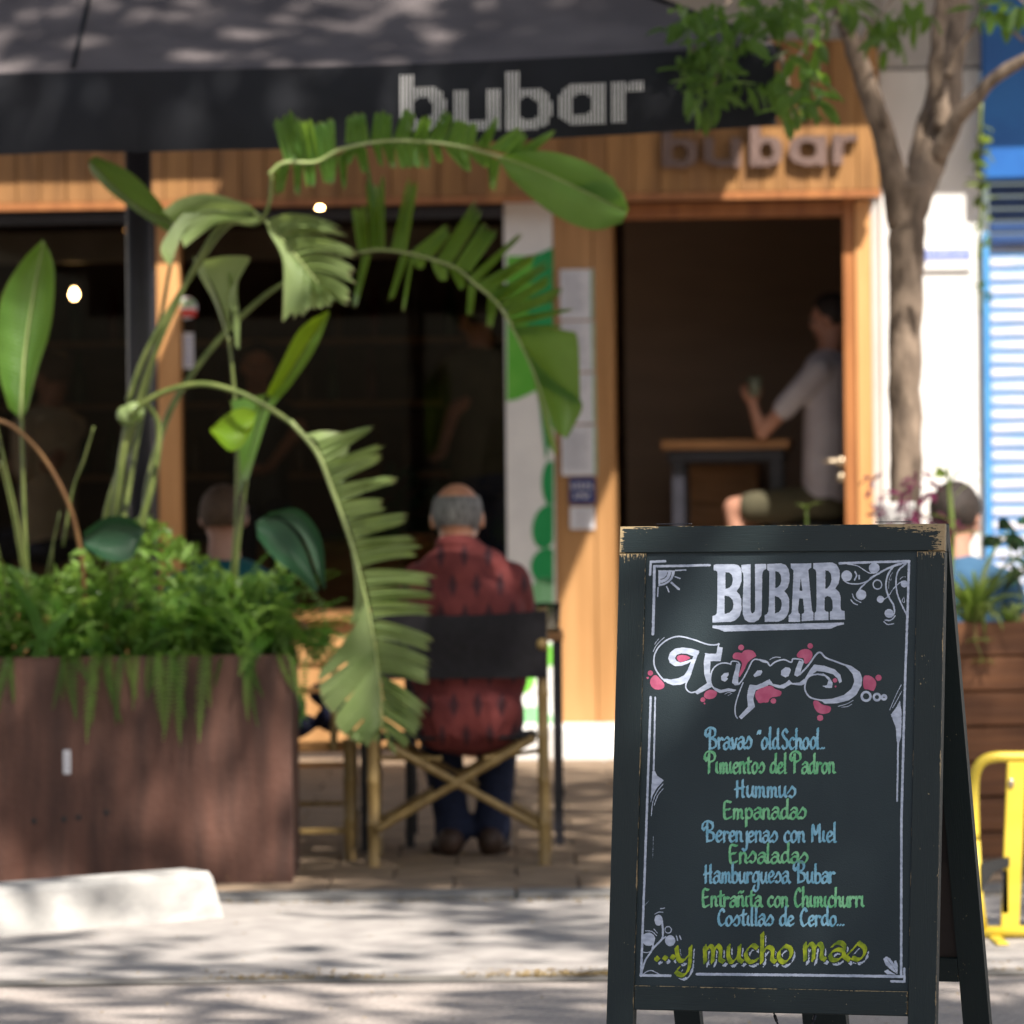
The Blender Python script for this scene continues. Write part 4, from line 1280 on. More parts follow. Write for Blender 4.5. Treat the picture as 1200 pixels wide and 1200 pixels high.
# leaf A: the top leaf with the whole rounded end
DA = 15.12
def bA(mb):
    U = [((92, 190), (150, 192), (84, 30), 72), ((140, 192), (200, 188), (150, 48), 60), ((185, 190), (256, 170), (206, 48), 84),
         ((285, 132), (362, 125), (318, 32), 62), ((366, 124), (432, 122), (408, 26), 54), ((436, 122), (492, 122), (492, 18), 40), ((495, 122), (545, 122), (548, 40), 34), ((545, 122), (602, 128), (622, 22), 34),
         ((606, 128), (700, 142), (672, 58), 72), ((700, 142), (742, 150), (776, 42), 13), ((740, 150), (832, 172), (856, 88), 46), ((800, 168), (852, 192), (962, 88), 10)]
    Dn = [((60, 192), (110, 190), (72, 300), 26), ((118, 190), (150, 190), (130, 302), 18), ((150, 190), (192, 190), (175, 275), 28), ((198, 182), (262, 172), (232, 265), 30), ((262, 172), (292, 150), (280, 280), 8),
          ((290, 136), (330, 136), (292, 200), 18), ((310, 136), (352, 146), (352, 238), 24), ((370, 130), (400, 130), (400, 208), 14), ((400, 130), (442, 130), (440, 218), 18), ((440, 130), (522, 130), (496, 214), 66),
          ((520, 130), (552, 132), (546, 222), 24), ((556, 132), (592, 140), (588, 196), 14), ((596, 136), (682, 152), (680, 226), 16), ((680, 150), (742, 172), (742, 206), 20), ((740, 168), (782, 188), (756, 286), 12)]
    for k, (a, b, t, w) in enumerate(U + Dn):
        up = k < len(U)
        finger(mb, c3(*a), c3(*b), c3(*t), w / 2.727, DA, DA + (random.uniform(-.09, .02) if up else random.uniform(.0, .10)), fold=.012, curl=random.uniform(-.02, .02))
    patch(mb, [c3(780, 172), c3(900, 215), c3(1050, 285), c3(1186, 350)], [c3(850, 155), c3(950, 158), c3(1060, 192), c3(1142, 242)], DA, DA, DA - .05, fold=-.012)
    patch(mb, [c3(1000, 262), c3(1060, 288), c3(1120, 318), c3(1188, 350)], [c3(1040, 262), c3(1110, 258), c3(1165, 280), c3(1190, 335)], DA + .004, DA + .004, DA - .02, fold=-.006)
    patch(mb, [c3(770, 172), c3(900, 215), c3(1050, 285), c3(1188, 350)], [c3(810, 240), c3(900, 322), c3(1000, 385), c3(1090, 408), c3(1170, 385)], DA, DA, DA + .03, fold=-.016, wave=.003)
lA = leaf(str1, 'leafA', bA, label='topmost leaf with torn base and whole rounded end')
stem([c3(40, 230), c3(90, 192), c3(190, 190), c3(270, 150), c3(400, 124), c3(520, 124), c3(640, 138), c3(760, 168), c3(900, 215), c3(1050, 285), c3(1180, 348)], [.006, .006, .0055, .004, .0015], DA - .004, lA, 'midrib', 'midrib')
stem([(118, 640), (128, 590), (150, 520), (172, 440), (200, 370), (235, 300), (262, 262), (300, 262), (315, 240), (318, 205)], [.013, .012, .009, .0075, .006], (15.65, DA), str1)
stem([c3(330, 120), c3(350, 190), c3(365, 250), c3(375, 330)], .005, DA + .12, str1, 'leafA')
stem([(168, 620), (175, 560), (200, 480), (245, 412), (300, 355), (345, 325), (400, 300), (430, 294)], [.012, .011, .0085, .007], (15.7, DB), str1)
# leaf D: pale underside turned to the light
DD = 15.3
def bD(mb):
    patch(mb, [c3(30, 380), c3(110, 470), c3(160, 530), c3(205, 585)], [c3(42, 415), c3(84, 500), c3(88, 600), c3(84, 702)], DD, DD, DD - .03, fold=-.01)
    finger(mb, c3(120, 500), c3(180, 560), c3(128, 696), 64 / 2.727, DD - .01, DD - .04)
    finger(mb, c3(160, 530), c3(205, 585), c3(185, 672), 60 / 2.727, DD - .004, DD - .05)
    for a, b, t, w, bw in (((30, 380), (75, 430), (288, 414), 20, (120, 345)), ((60, 400), (100, 450), (288, 420), 16, (160, 375)), ((85, 435), (130, 492), (340, 492), 26, (200, 425)), ((130, 490), (168, 540), (322, 560), 52, (220, 490)), ((165, 535), (205, 585), (300, 632), 50, (240, 570)), ((170, 540), (200, 580), (240, 650), 36, (210, 610))):
        finger(mb, c3(*a), c3(*b), c3(*t), w / 2.727, DD, DD - .07, c3(*bw), fold=.02)
    patch(mb, [(300, 250), (270, 247), (240, 246), (205, 262)], [(293, 240), (247, 227), (213, 232), (190, 247)], DD, DD, DD - .05, fold=-.01)
    patch(mb, [(302, 252), (275, 248), (240, 246), (205, 256)], [(308, 260), (267, 259), (246, 267), (216, 290)], DD + .004, DD + .004, DD - .04, fold=.01)
    patch(mb, [(236, 250), (222, 262), (212, 278), (200, 312)], [(214, 250), (200, 268), (188, 290), (193, 306)], DD - .03, DD - .03, DD - .05)
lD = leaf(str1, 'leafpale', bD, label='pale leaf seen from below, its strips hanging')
stem([(295, 246), c3(30, 380), c3(110, 470), c3(160, 530), c3(208, 590)], [.005, .004, .002], DD - .006, lD, 'midrib', 'midrib')
stem([(150, 470), (168, 420), (195, 370), (225, 322), (262, 270), (298, 250)], [.010, .009, .006], (15.5, DD), str1)
# leaf E at the left edge, upright paddle
DE = 15.5
def bE(mb):
    patch(mb, [(24, 490), (28, 420), (38, 350), (51, 281)], [(10, 478), (-2, 430), (0, 355), (24, 308), (50, 281)], DE, DE, DE - .05, fold=.015, wave=.003)
    patch(mb, [(26, 490), (31, 420), (40, 350), (52, 283)], [(32, 480), (45, 430), (60, 380), (64, 320), (58, 295)], DE + .004, DE + .004, DE - .05, fold=.015)
lE = leaf(str1, 'leafA', bE, label='upright paddle shaped leaf')
stem([(24, 492), (28, 420), (38, 350), (51, 282)], [.006, .002], DE - .004, lE, 'midrib', 'midrib')
stem([(36, 740), (30, 640), (27, 560), (25, 490)], [.010, .007, .006], (15.6, DE), str1)
lF = leaf(str1, 'leafA', lambda mb: (patch(mb, [(104, 188), (140, 225), (170, 248), (204, 268)], [(112, 183), (150, 200), (180, 228), (206, 262)], 15.8, 15.8, 15.75, fold=.01), patch(mb, [(104, 190), (140, 225), (170, 248), (204, 268)], [(106, 200), (125, 222), (155, 245), (196, 272)], 15.8, 15.8, 15.84)))
stem([(104, 189), (140, 225), (170, 248), (204, 268), (196, 330), (180, 420), (160, 520), (140, 640)], [.002, .004, .006, .008, .011], (15.79, 15.7), str1)
# folded leaves in the middle
lG = leaf(str1, 'leafpale', lambda mb: (patch(mb, [(236, 312), (250, 335), (262, 365), (268, 395)], [(240, 305), (265, 300), (293, 302), (282, 318), (270, 340)], 15.5, 15.5, 15.42, fold=.01), patch(mb, [(236, 310), (248, 335), (258, 362), (268, 398)], [(226, 300), (232, 320), (250, 352), (266, 396)], 15.5, 15.5, 15.55), patch(mb, [(266, 318), (270, 345), (273, 375), (276, 405)], [(280, 320), (278, 345), (281, 375), (280, 410)], 15.46, 15.46, 15.5)))
stem([(268, 395), (272, 430), (276, 480), (278, 540), (276, 620), (270, 700)], [.005, .006, .007], (15.5, 15.6), str1)
lH = leaf(str1, 'leafyellow', lambda mb: (patch(mb, [(386, 366), (362, 400), (338, 438), (318, 466)], [(384, 364), (352, 385), (330, 425), (312, 462)], 15.5, 15.5, 15.44, fold=.01),))
lH2 = leaf(str1, 'leafA', lambda mb: (patch(mb, [(386, 366), (362, 402), (338, 440), (312, 472), (296, 520), (285, 560)], [(386, 368), (370, 408), (342, 450), (318, 480), (304, 520), (290, 565)], 15.5, 15.5, 15.46), patch(mb, [(312, 462), (300, 500), (290, 540), (282, 580)], [(270, 470), (276, 500), (280, 535), (281, 580)], 15.5, 15.5, 15.53)))
stem([(290, 555), (284, 600), (278, 650), (274, 720)], [.006, .008], (15.5, 15.6), str1)
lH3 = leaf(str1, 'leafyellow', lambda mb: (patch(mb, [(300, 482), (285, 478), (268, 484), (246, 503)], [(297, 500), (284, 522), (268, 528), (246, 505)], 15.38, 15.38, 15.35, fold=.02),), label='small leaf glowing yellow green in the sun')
# pale sheath knob
mb = MB(); p = at(150, 487, 15.5); mb.ell(p, (.038, .034, .034), 14, 10, Euler((0, .3, 0)).to_matrix()); mb.ell(p + Vector((.02, -.01, .012)), (.035, .035, .034), 12, 8)
mb.build('sheath', M['leafpale'], str1, smooth=True)
stem([(135, 720), (132, 640), (140, 560), (150, 495)], [.017, .015, .013], (15.62, 15.5), str1)
stem([(160, 720), (160, 640), (180, 560), (186, 500), (170, 470)], [.014, .012, .008], (15.66, 15.55), str1)
# ovate, round and strap leaves lower down
leaf(str1, 'leafdark', lambda mb: (patch(mb, [(97, 634), (120, 628), (145, 625), (168, 618)], [(100, 622), (125, 606), (150, 606), (166, 616)], 15.34, 15.34, 15.3, fold=.01), patch(mb, [(97, 634), (120, 628), (145, 625), (168, 618)], [(100, 642), (125, 656), (152, 656), (166, 632)], 15.34, 15.34, 15.31, fold=.01)), label='small oval leaf above the ferns')
leaf(str1, 'leafdark', lambda mb: (patch(mb, [(300, 612), (325, 606), (355, 630), (378, 690)], [(318, 600), (350, 597), (376, 630), (382, 690)], 15.36, 15.36, 15.33, fold=.02), patch(mb, [(300, 612), (325, 608), (352, 634), (374, 690)], [(302, 630), (322, 655), (345, 672), (368, 694)], 15.36, 15.36, 15.32, fold=.02)), label='large dark rounded leaf drooping over the planter end')
stem([(-20, 488), (15, 500), (50, 535), (80, 590), (95, 650), (100, 720)], [.007, .008, .009], (15.4, 15.6), str1, 'petiole_brown')
str2 = thing('strap_leaf_plant', 'slender green stems rising at the left end of the planter', 'plant', at(40, 790, 15.6))
for pts, r in (([(-10, 470), (5, 540), (22, 620), (40, 740)], .005), ([(0, 540), (14, 600), (28, 680), (44, 770)], .004), ([(110, 500), (98, 540), (85, 575), (74, 640)], .005), ([(12, 740), (0, 700), (-15, 650)], .004), ([(62, 640), (58, 700), (48, 770)], .004), ([(-8, 620), (10, 700), (22, 780)], .005), ([(70, 600), (52, 690), (45, 780)], .004)):
    stem(pts, [r * .6, r], (15.45, 15.6), str2, 'petiole', 'stem')
for pts in ([(56, 780), (40, 720), (0, 655)], [(30, 790), (60, 740), (96, 700)], [(10, 770), (50, 750), (70, 762)]):
    P = cr([(a, b, 0) for a, b in pts], 6)
    mb = MB(); vs = []; uvs = []
    for i, p in enumerate(P):
        t = i / (len(P) - 1); w = 7 * math.sin(math.pi * (t * .85 + .1))
        vs += [at(p.x - w, p.y, 15.4), at(p.x, p.y + 1, 15.41), at(p.x + w, p.y, 15.4)]; uvs += [(0, t), (.5, t), (1, t)]
    mb.add(vs, [(3 * i + k, 3 * i + k + 1, 3 * i + k + 4, 3 * i + k + 3) for i in range(len(P) - 1) for k in (0, 1)], uvs)
    mb.build('leaf', M['leafA'], str2, smooth=True)

# ------------------------------------------------------------------ ferns
def frond_mesh(L, droop, seed, wmax=.042, hang=False):
    """frond starts at the origin and runs along +X"""
    r = random.Random(seed)
    mb = MB()
    n = int(L / .0135)
    pos = Vector((0, 0, 0)); ang = (1.1 if not hang else .5)
    pts = []
    for i in range(n + 1):
        t = i / n
        pts.append(pos.copy())
        a = ang - droop * t * 1.3
        if hang: a = max(ang - droop * min(t * 3.2, 1.0), -1.52)
        pos = pos + Vector((math.cos(a), .12 * math.sin(t * 3 + seed), math.sin(a))) * (L / n)
    side = Vector((0, 1, 0))
    for i in range(1, n):
        t = i / n
        w = wmax * (math.sin(math.pi * min(t * .9 + .12, 1)) ** .7) * r.uniform(.85, 1.1)
        T = (pts[i + 1] - pts[i - 1]).normalized(); N = T.cross(side).normalized()
        for s in (-1, 1):
            d = (side * s + T * .28 - N * r.uniform(-.1, .35)).normalized()
            b = pts[i]; h = .0036
            mb.add([b - T * h * .7, b + T * h, b + d * w * .6 + T * h * 1.1, b + d * w, b + d * w * .55 - T * h * .9], [(0, 1, 2, 3, 4)], [(0, 0), (0, 1), (.5, .9), (.9, .5), (.5, 0)])
    mb.add([p + o for p in pts[::3] for o in (Vector((0, .0016, 0)), Vector((0, -.0016, 0)))], [(2 * i, 2 * i + 1, 2 * i + 3, 2 * i + 2) for i in range(len(pts[::3]) - 1)])
    o = mb.build('frond', M['fern'], None)
    me = o.data; bpy.data.objects.remove(o)
    return me
fr_up = [frond_mesh(random.uniform(.26, .42), random.uniform(1.0, 2.2), k) for k in range(7)]
fr_hang = [frond_mesh(random.uniform(.30, .42), 2.0, 40 + k, .024, True) for k in range(4)]
fr_up2, fr_hang2 = [], []
for src, dst in ((fr_up, fr_up2), (fr_hang, fr_hang2)):
    for me in src:
        c = me.copy(); c.materials.clear(); c.materials.append(M['fern2']); dst.append(c)
descs = ['fern leaning out over the right end of the rusty planter towards the slatted chair', 'fern at the left end of the planter, growing around the slender stems', 'fern left of the middle of the planter under the oval leaf', 'bushy fern in the middle of the planter under the tall stems', 'fern right of the middle of the planter with pale fronds', 'fern spilling over the right end of the rusty planter']
fx_ = [-.76, -2.25, -1.85, -1.5, -1.2, -.9]
zs = pz1 - .05
for k, (d_, x_) in enumerate(zip(descs, fx_)):
    f_ = thing('fern', d_, 'fern', (x_, 15.66, zs - .0), 0, 'ferns in the rusty planter')
    for i in range(56):
        az = random.uniform(0, 2 * math.pi)
        front = math.sin(az) < 0
        tilt = random.uniform(-.95, .1)
        s = random.uniform(.7, 1.35)
        o0 = Vector((x_ + random.uniform(-.17, .17), 15.66 + random.uniform(-.2, .12), zs + random.uniform(-.02, .06)))
        Mx = Matrix.Translation(o0) @ Matrix.Rotation(az, 4, 'Z') @ Matrix.Rotation(tilt, 4, 'Y') @ Matrix.Rotation(random.uniform(-.4, .4), 4, 'X') @ Matrix.Scale(s, 4)
        link_copy(random.choice(fr_up2 if random.random() < .35 else fr_up), 'frond', f_, Mx)
    for i in range((2, 2, 4, 9, 9, 7)[k]):       # over the front rim
        o0 = Vector((x_ + random.uniform(-.18, .18), PY0 + .03, zs + .055))
        Mx = Matrix.Translation(o0) @ Matrix.Rotation(-math.pi / 2 + random.uniform(-.7, .7), 4, 'Z') @ Matrix.Rotation(random.uniform(-.35, .35), 4, 'X') @ Matrix.Scale(random.uniform(.4, .95), 4)
        link_copy(random.choice(fr_hang2 if random.random() < .5 else fr_hang), 'frond', f_, Mx)
# named hanging fronds of the photograph
hf = bpy.data.objects['fern.004']
for px_, y1 in ((112, 868), (128, 820), (186, 866), (205, 862), (225, 858), (236, 868), (288, 832), (300, 806), (175, 800)):
    top = at(px_, 772, PY0 - .03)
    Lw = (top.z - at(px_, y1, PY0 - .03).z) + .06
    me = random.choice(fr_hang2)
    Mx = Matrix.Translation((top.x, PY0 + .03, pz1 + .012)) @ Matrix.Rotation(-math.pi / 2 + random.uniform(-.25, .25), 4, 'Z') @ Matrix.Scale(Lw / .30, 4)
    link_copy(me, 'frond', hf, Mx)
# strap leaves standing among the ferns
for k, (x_, d_) in enumerate(((-2.0, 'clump of strap leaves rising among the ferns at the left'), (-1.35, 'clump of strap leaves rising among the ferns under the torn leaves'), (-.95, 'clump of broad strap leaves at the right end of the planter'))):
    t_ = thing('strap_leaf_clump', d_, 'plant', (x_, 15.6, zs))
    for i in range(16):
        az = random.uniform(0, 6.28); L = random.uniform(.22, .46); w = random.uniform(.010, .022); up = random.uniform(.9, 1.5); dr = random.uniform(.9, 2.4)
        pos = Vector((x_ + random.uniform(-.14, .14), 15.6 + random.uniform(-.16, .1), zs)); side = Vector((-math.sin(az), math.cos(az), 0)); vs, uvs = [], []
        for j in range(11):
            t = j / 10; a = up - dr * t; W = w * (math.sin(math.pi * (t * .82 + .16)) ** .7)
            vs += [pos - side * W, pos + Vector((0, 0, -.3 * W)), pos + side * W]; uvs += [(0, t * .9), (.5, t * .9), (1, t * .9)]
            pos = pos + Vector((math.cos(az) * math.cos(a), math.sin(az) * math.cos(a), math.sin(a))) * (L / 10)
        mb = MB(); mb.add(vs, [(3 * j + q, 3 * j + q + 1, 3 * j + q + 4, 3 * j + q + 3) for j in range(10) for q in (0, 1)], uvs)
        mb.build('leaf', M['strapleaf'], t_, smooth=True)
# low leafy undergrowth between the ferns
mb = MB()
for i in range(5200):
    x = random.uniform(-2.5, -.74); y = random.uniform(15.45, 15.95)
    h = random.random() ** 1.5 * (.40 + .1 * math.sin(x * 9)) 
    z = zs + h
    s = random.uniform(.016, .036)
    e = Euler((random.uniform(-1.2, 1.2), random.uniform(-1.2, 1.2), random.uniform(0, 6.28))).to_matrix()
    q = [Vector((x, y, z)) + e @ Vector(v) * s for v in ((-1, 0, 0), (-.2, -.45, .12), (1, 0, 0), (-.2, .45, .12))]
    mb.add(q, [(0, 1, 2, 3)], [(0, 0), (.5, 0), (1, .4), (.5, .6)])
o = mb.build('undergrowth', M['fern2'], kind='stuff')
tag(o, 'small leaved ground cover filling the rusty planter between the ferns', 'ground cover')

# ------------------------------------------------------------------ bodies: many rounded pieces fused into one skin
def fuse(mb, name, m, parent, vox=.011, smooth_it=6, extra=None, inner=None):
    o = mb.build(name, m, parent, smooth=True)
    md = o.modifiers.new('r', 'REMESH'); md.mode = 'VOXEL'; md.voxel_size = vox; md.use_smooth_shade = True
    ms_ = o.modifiers.new('s', 'SMOOTH'); ms_.factor = .6; ms_.iterations = smooth_it
    bpy.context.view_layer.update()
    me = bpy.data.meshes.new_from_object(o.evaluated_get(bpy.context.evaluated_depsgraph_get()))
    o.modifiers.clear()
    old = o.data
    me.materials.clear(); me.materials.append(m)
    o.data = me; bpy.data.meshes.remove(old); me.name = name
    me.polygons.foreach_set('use_smooth', [True] * len(me.polygons))
    return o

def hand(mb, wrist, dirv, side, palmn, scale=1.0, curl=.6):
    """palm, four unequal fingers and a thumb"""
    w = Vector(wrist); d = Vector(dirv).normalized(); s = Vector(side); s = (s - d * s.dot(d)).normalized(); n = d.cross(s)
    if n.dot(Vector(palmn)) < 0: n = -n
    k = scale
    mb.cap(w, .024 * k, w + d * .05 * k, .03 * k, 10)
    for i, L in enumerate((.066, .076, .071, .056)):
        off = (i - 1.5) * .019 * k
        b0 = w + d * .045 * k + s * off; b1 = w + d * .082 * k + s * off * 1.05
        mb.cap(b0, .013 * k, b1, .0105 * k, 8)
        a = curl * .8; p = b1; r = .0098 * k
        for seg in (.42, .33, .25):
            q = p + (d * math.cos(a) + n * math.sin(a)) * L * seg * k
            mb.cap(p, r, q, r * .9, 8); p = q; r *= .9; a += curl * .8
    t0 = w + d * .018 * k - s * .022 * k; t1 = t0 + (d * .5 - s * .75 + n * .25) * .04 * k; t2 = t1 + (d * .8 - s * .2 + n * .5) * .034 * k
    mb.cap(t0, .014 * k, t1, .0115 * k, 8); mb.cap(t1, .0112 * k, t2, .009 * k, 8)

def head(mb, c, fwd, up=Vector((0, 0, 1)), s=1.0):
    """skull, jaw, nose, brow, lips, ears and neck stub; c is the middle of the skull"""
    f = Vector(fwd).normalized(); u = Vector(up).normalized(); u = (u - f * f.dot(u)).normalized(); r = f.cross(u)
    R = Matrix((r, f, u)).transposed()
    E_ = lambda o, rad: mb.ell(c + R @ Vector(o) * s, tuple(x * s for x in rad), 14, 10, R)
    E_((0, -.008, .018), (.076, .094, .090)); E_((0, .022, -.05), (.060, .068, .065)); E_((0, .055, -.085), (.032, .028, .024))
    E_((0, .088, .012), (.05, .014, .012))
    E_((0, .1, -.028), (.013, .019, .014)); E_((0, .09, -.008), (.009, .012, .024))
    E_((0, .088, -.060), (.024, .010, .006)); E_((0, .087, -.069), (.021, .010, .006))
    for sx in (-1, 1):
        E_((sx * .080, -.005, -.012), (.010, .02, .032)); E_((sx * .045, .07, -.035), (.024, .022, .02))
    return R

def eyes(c, R, s, parent):
    for sx in (-1, 1):
        mb = MB(); mb.ell(c + R @ Vector((sx * .031, .083, -.002)) * s, .0115 * s, 10, 8); mb.build('eye', M['eye'], parent, smooth=True)

# ------------------------------------------------------------------ folding director's chairs of bamboo
def bamboo(parent, a, b, r, name='leg'):
    a, b = Vector(a), Vector(b)
    L = (b - a).length; n = max(2, int(L / .13))
    pts, rs = [], []
    for i in range(n):
        for t, k in ((0.0, 1.14), (.06, .98), (.5, .95), (.94, .99)):
            tt = (i + t) / n; pts.append(a.lerp(b, tt)); rs.append(r * k)
    pts.append(b); rs.append(r * 1.08)
    mb = MB(); mb.tube(pts, rs, 10)
    return mb.build(name, M['bamboo'], parent, smooth=True)

CY = 15.98                       # back legs of the man's chair
cL, cR = at(437, 900, CY).x, at(637, 900, CY).x
g0 = swz(CY) - .004
ch = thing('director_chair', 'bamboo director chair with black canvas back that the man sits on', 'chair', ((cL + cR) / 2, CY + .24, g0))
zt = at(640, 712, CY).z; zarm = at(640, 762, CY).z; zx = at(437, 972, CY).z; zseat = at(500, 868, CY).z; zlow = at(437, 889, CY).z
fy = CY + .46
for x in (cL, cR):
    bamboo(ch, (x, CY, g0), (x, CY + .02, zt if x == cR else zt), .0205)
    bamboo(ch, (x + (.012 if x == cR else -.0), fy, g0), (x, fy, zarm), .019)
    bamboo(ch, (x, CY - .02, zarm + .02), (x, fy + .05, zarm + .02), .018, 'armrest')
    bamboo(ch, (x, CY, zx - .045), (x, fy, zx - .045), .014, 'side_rail')
    bamboo(ch, (x, CY + .03, zlow + .03), (x, fy, zlow + .03), .013, 'side_rail')
for y, k in ((CY - .022, 1), (fy, 1)):
    bamboo(ch, (cL + .012, y, zx), (cR - .03, y + .03, zseat + .005), .0145, 'cross_brace')
    bamboo(ch, (cR - .0, y + .034, zx - .01), (cL + .045, y + .004, zseat - .01), .0145, 'cross_brace')
bamboo(ch, (cL, CY + .06, zlow), (cL + .23, CY + .05, zlow - .006), .009, 'rung'); bamboo(ch, (cR, CY + .06, zlow + .02), (cR - .20, CY + .05, zlow - .006), .009, 'rung')
mb = MB(); n = 20; vs = []
z0c, z1c = at(560, 795, CY).z, at(560, 716, CY).z
for j in range(7):
    for i in range(n + 1):
        t = i / n; x = cL - .02 + (cR - cL + .036) * t
        sg = .022 * math.sin(math.pi * t)
        zz = z0c + (z1c - z0c) * j / 6 - .014 * math.sin(math.pi * t) * (j / 6)
        vs.append((x, CY - .018 - .0 + sg * (.2 + .4 * math.sin(j)), zz))
vs2 = [(x, y + .004, z) for x, y, z in vs]
N = len(vs)
fs = [(j * (n + 1) + i, j * (n + 1) + i + 1, (j + 1) * (n + 1) + i + 1, (j + 1) * (n + 1) + i) for j in range(6) for i in range(n)]
mb.add(vs, fs); mb.add(vs2, [f[::-1] for f in fs])
mb.build('canvas_back', M['canvas'], ch, smooth=True)
mb = MB(); mb.box((cL + .02, CY + .02, zseat - .0), (cR - .02, fy, zseat + .012), .004); mb.build('canvas_seat', M['canvas'], ch)

# left chair of slats with a dark blue cloth on its seat
LY = 16.25
l0, l1 = at(352, 900, LY).x, at(409, 900, LY).x
lg = swz(LY) - .004
lx = l0 - .36
lc = thing('slatted_chair', 'slatted bamboo chair half hidden behind the rusty planter end', 'chair', (l0, LY + .2, lg))
bamboo(lc, (l1, LY, lg), (l1, LY, at(409, 866, LY).z), .021); bamboo(lc, (lx, LY, lg), (lx, LY, at(409, 770, LY).z), .019)
bamboo(lc, (l1 + .0, LY + .42, lg), (l1, LY + .42, at(409, 862, LY).z), .019); bamboo(lc, (lx, LY + .42, lg), (lx, LY + .42, at(409, 866, LY).z), .019)
for py_, w_, d_ in ((779, .012, 0), (809, .010, 0), (876, .018, .06), (898, .009, .1), (946, .008, .2), (974, .010, 0), (880, .012, .42)):
    z = at(370, py_, LY).z
    mb = MB(); mb.box((lx + .02, LY - .015 + d_, z - w_), (l1 + .012 if py_ > 850 else at(384, py_, LY).x, LY + .012 + d_, z + w_), .004); mb.build('slat', M['postwood'] if py_ < 900 else M['bamboo'], lc)
bamboo(lc, (at(390, 800, LY).x, LY + .02, at(390, 880, LY).z), (at(392, 780, LY).x, LY + .02, at(390, 770, LY).z), .014)
mb = MB(); mb.box((at(418, 800, LY).x, LY + .3, lg), (at(431, 800, LY).x, LY + .35, at(418, 860, LY).z)); mb.build('leg', M['darkmetal'], lc)
t = thing('navy_jacket', 'dark blue jacket lying on the seat of the slatted chair', 'jacket', (l0, LY + .1, at(360, 862, LY).z + .01))
mb = MB()
for i in range(16):
    mb.ell((random.uniform(lx + .1, at(408, 850, LY).x), LY + random.uniform(.02, .3), at(360, random.uniform(815, 857), LY).z), (random.uniform(.05, .1), .07, random.uniform(.02, .045)), 12, 8, Euler((random.uniform(-.4, .4), random.uniform(-.6, .6), 0)).to_matrix())
fuse(mb, 'jacket_cloth', M['navycloth'], t, .012, 3)

# cafe table in front of the man
tb = thing('cafe_table', 'small dark cafe table in front of the seated man', 'table', (at(590, 740, 17.0).x, 17.0, swz(17)))
tz_ = at(650, 741, 16.75).z
ta, tb2 = at(470, 740, 16.75).x, at(660, 740, 16.75).x
mb = MB(); mb.box((ta, 16.72, tz_ - .03), (tb2, 17.35, tz_), .004); mb.build('tabletop', M['intwood'], tb)
for x in (ta + .01, tb2 - .035):
    for y in (16.74, 17.30):
        mb = MB(); mb.box((x, y, swz(y) - .004), (x + .03, y + .03, tz_ - .031)); mb.build('leg', M['plinth'] if 0 else M['darkmetal'], tb)
for k, (px_, cc) in enumerate(((628, 'glass'), (646, 'glass'))):
    p = at(px_, 730, 16.9)
    t = thing('drinking_glass', ('glass of water on the cafe table by the man\'s right shoulder', 'glass at the right end of the cafe table')[k], 'glass', (p.x, 16.9, tz_))
    mb = MB(); mb.lathe((p.x, 16.9, tz_ + .001), [(.028, 0), (.034, .10), (.031, .10), (.026, .006)], 16); mb.build('glass_body', M['paper'] if 0 else M['glass'], t, smooth=True)

# ------------------------------------------------------------------ the seated man in the red shirt, seen from behind
hx = at(536, 600, 16.2).x
man = thing('person', 'bald grey haired man in patterned red shirt sitting with his back to us', 'person', (hx, 16.25, g0))
hc = Vector((hx, 16.18, at(536, 606, 16.18).z))
shz = at(540, 654, 16.1).z
Lx = at(468, 700, 16.1).x; Rx = at(622, 700, 16.1).x
mb = MB()
RR = head(mb, hc, (0.05, 1, -.12), s=1.06)
mb.cap(hc + Vector((0, -.015, -.05)), .062, (hx + .0, 16.14, shz + .0), .068)
# hidden arms with hands resting on the table
for sx in (-1, 1):
    sh_ = Vector((Lx + .09 if sx < 0 else Rx - .09, 16.16, shz - .10)); el = Vector((Lx + .04 if sx < 0 else Rx - .04, 16.36, shz - .33)); wr = Vector((hx + sx * .12, 16.74, tz_ + .03))
    mb.cap(sh_, .048, el, .036); mb.cap(el, .037, wr, .026)
    hand(mb, wr, (-.2 * sx, 1, -.05), (-sx, 0, 0), (0, 0, -1), 1.0, .35)
mb.cap((hx, 16.15, shz - .1), .11, (hx, 16.2, zseat + .1), .13)
fuse(mb, 'body', M['scalp'], man, .010)
eyes(hc, RR, 1.06, man)
mb = MB()          # fringe of grey hair: a cap with the crown left bare
u = []
def hairshell(c, R, s, inside, name, m, parent, rad=(.082, .100, .094), thick=.0):
    mb = MB(); n, mm = 48, 30; keep = {}; vs = []
    fs = []
    for j in range(mm + 1):
        th = math.pi * j / mm
        for k in range(n):
            ph = 2 * math.pi * k / n
            d = Vector((math.sin(th) * math.cos(ph), math.sin(th) * math.sin(ph), math.cos(th)))
            rr = 1 + random.uniform(-.012, .02)
            vs.append(c + R @ Vector((d.x * rad[0] * rr, d.y * rad[1] * rr - .008, d.z * rad[2] * rr + .018)) * s)
            keep[j * n + k] = inside(d)
    for j in range(mm):
        for k in range(n):
            q = (j * n + k, (j + 1) * n + k, (j + 1) * n + (k + 1) % n, j * n + (k + 1) % n)
            if all(keep[i] for i in q): fs.append(q)
    mb.add(vs, fs)
    o = mb.build(name, m, parent, smooth=True)
    return o
hairshell(hc, RR, 1.06, lambda d: (d.y < .45) and (d.z > -.72 - .1 * d.y) and not (d.z > .26 + .12 * math.sin(d.x * 5) - .25 * d.y * 0 and (d.x ** 2 + (d.y + .05) ** 2) < .70), 'hair_fringe', M['greyhair'], man, (.0815, .100, .0945))
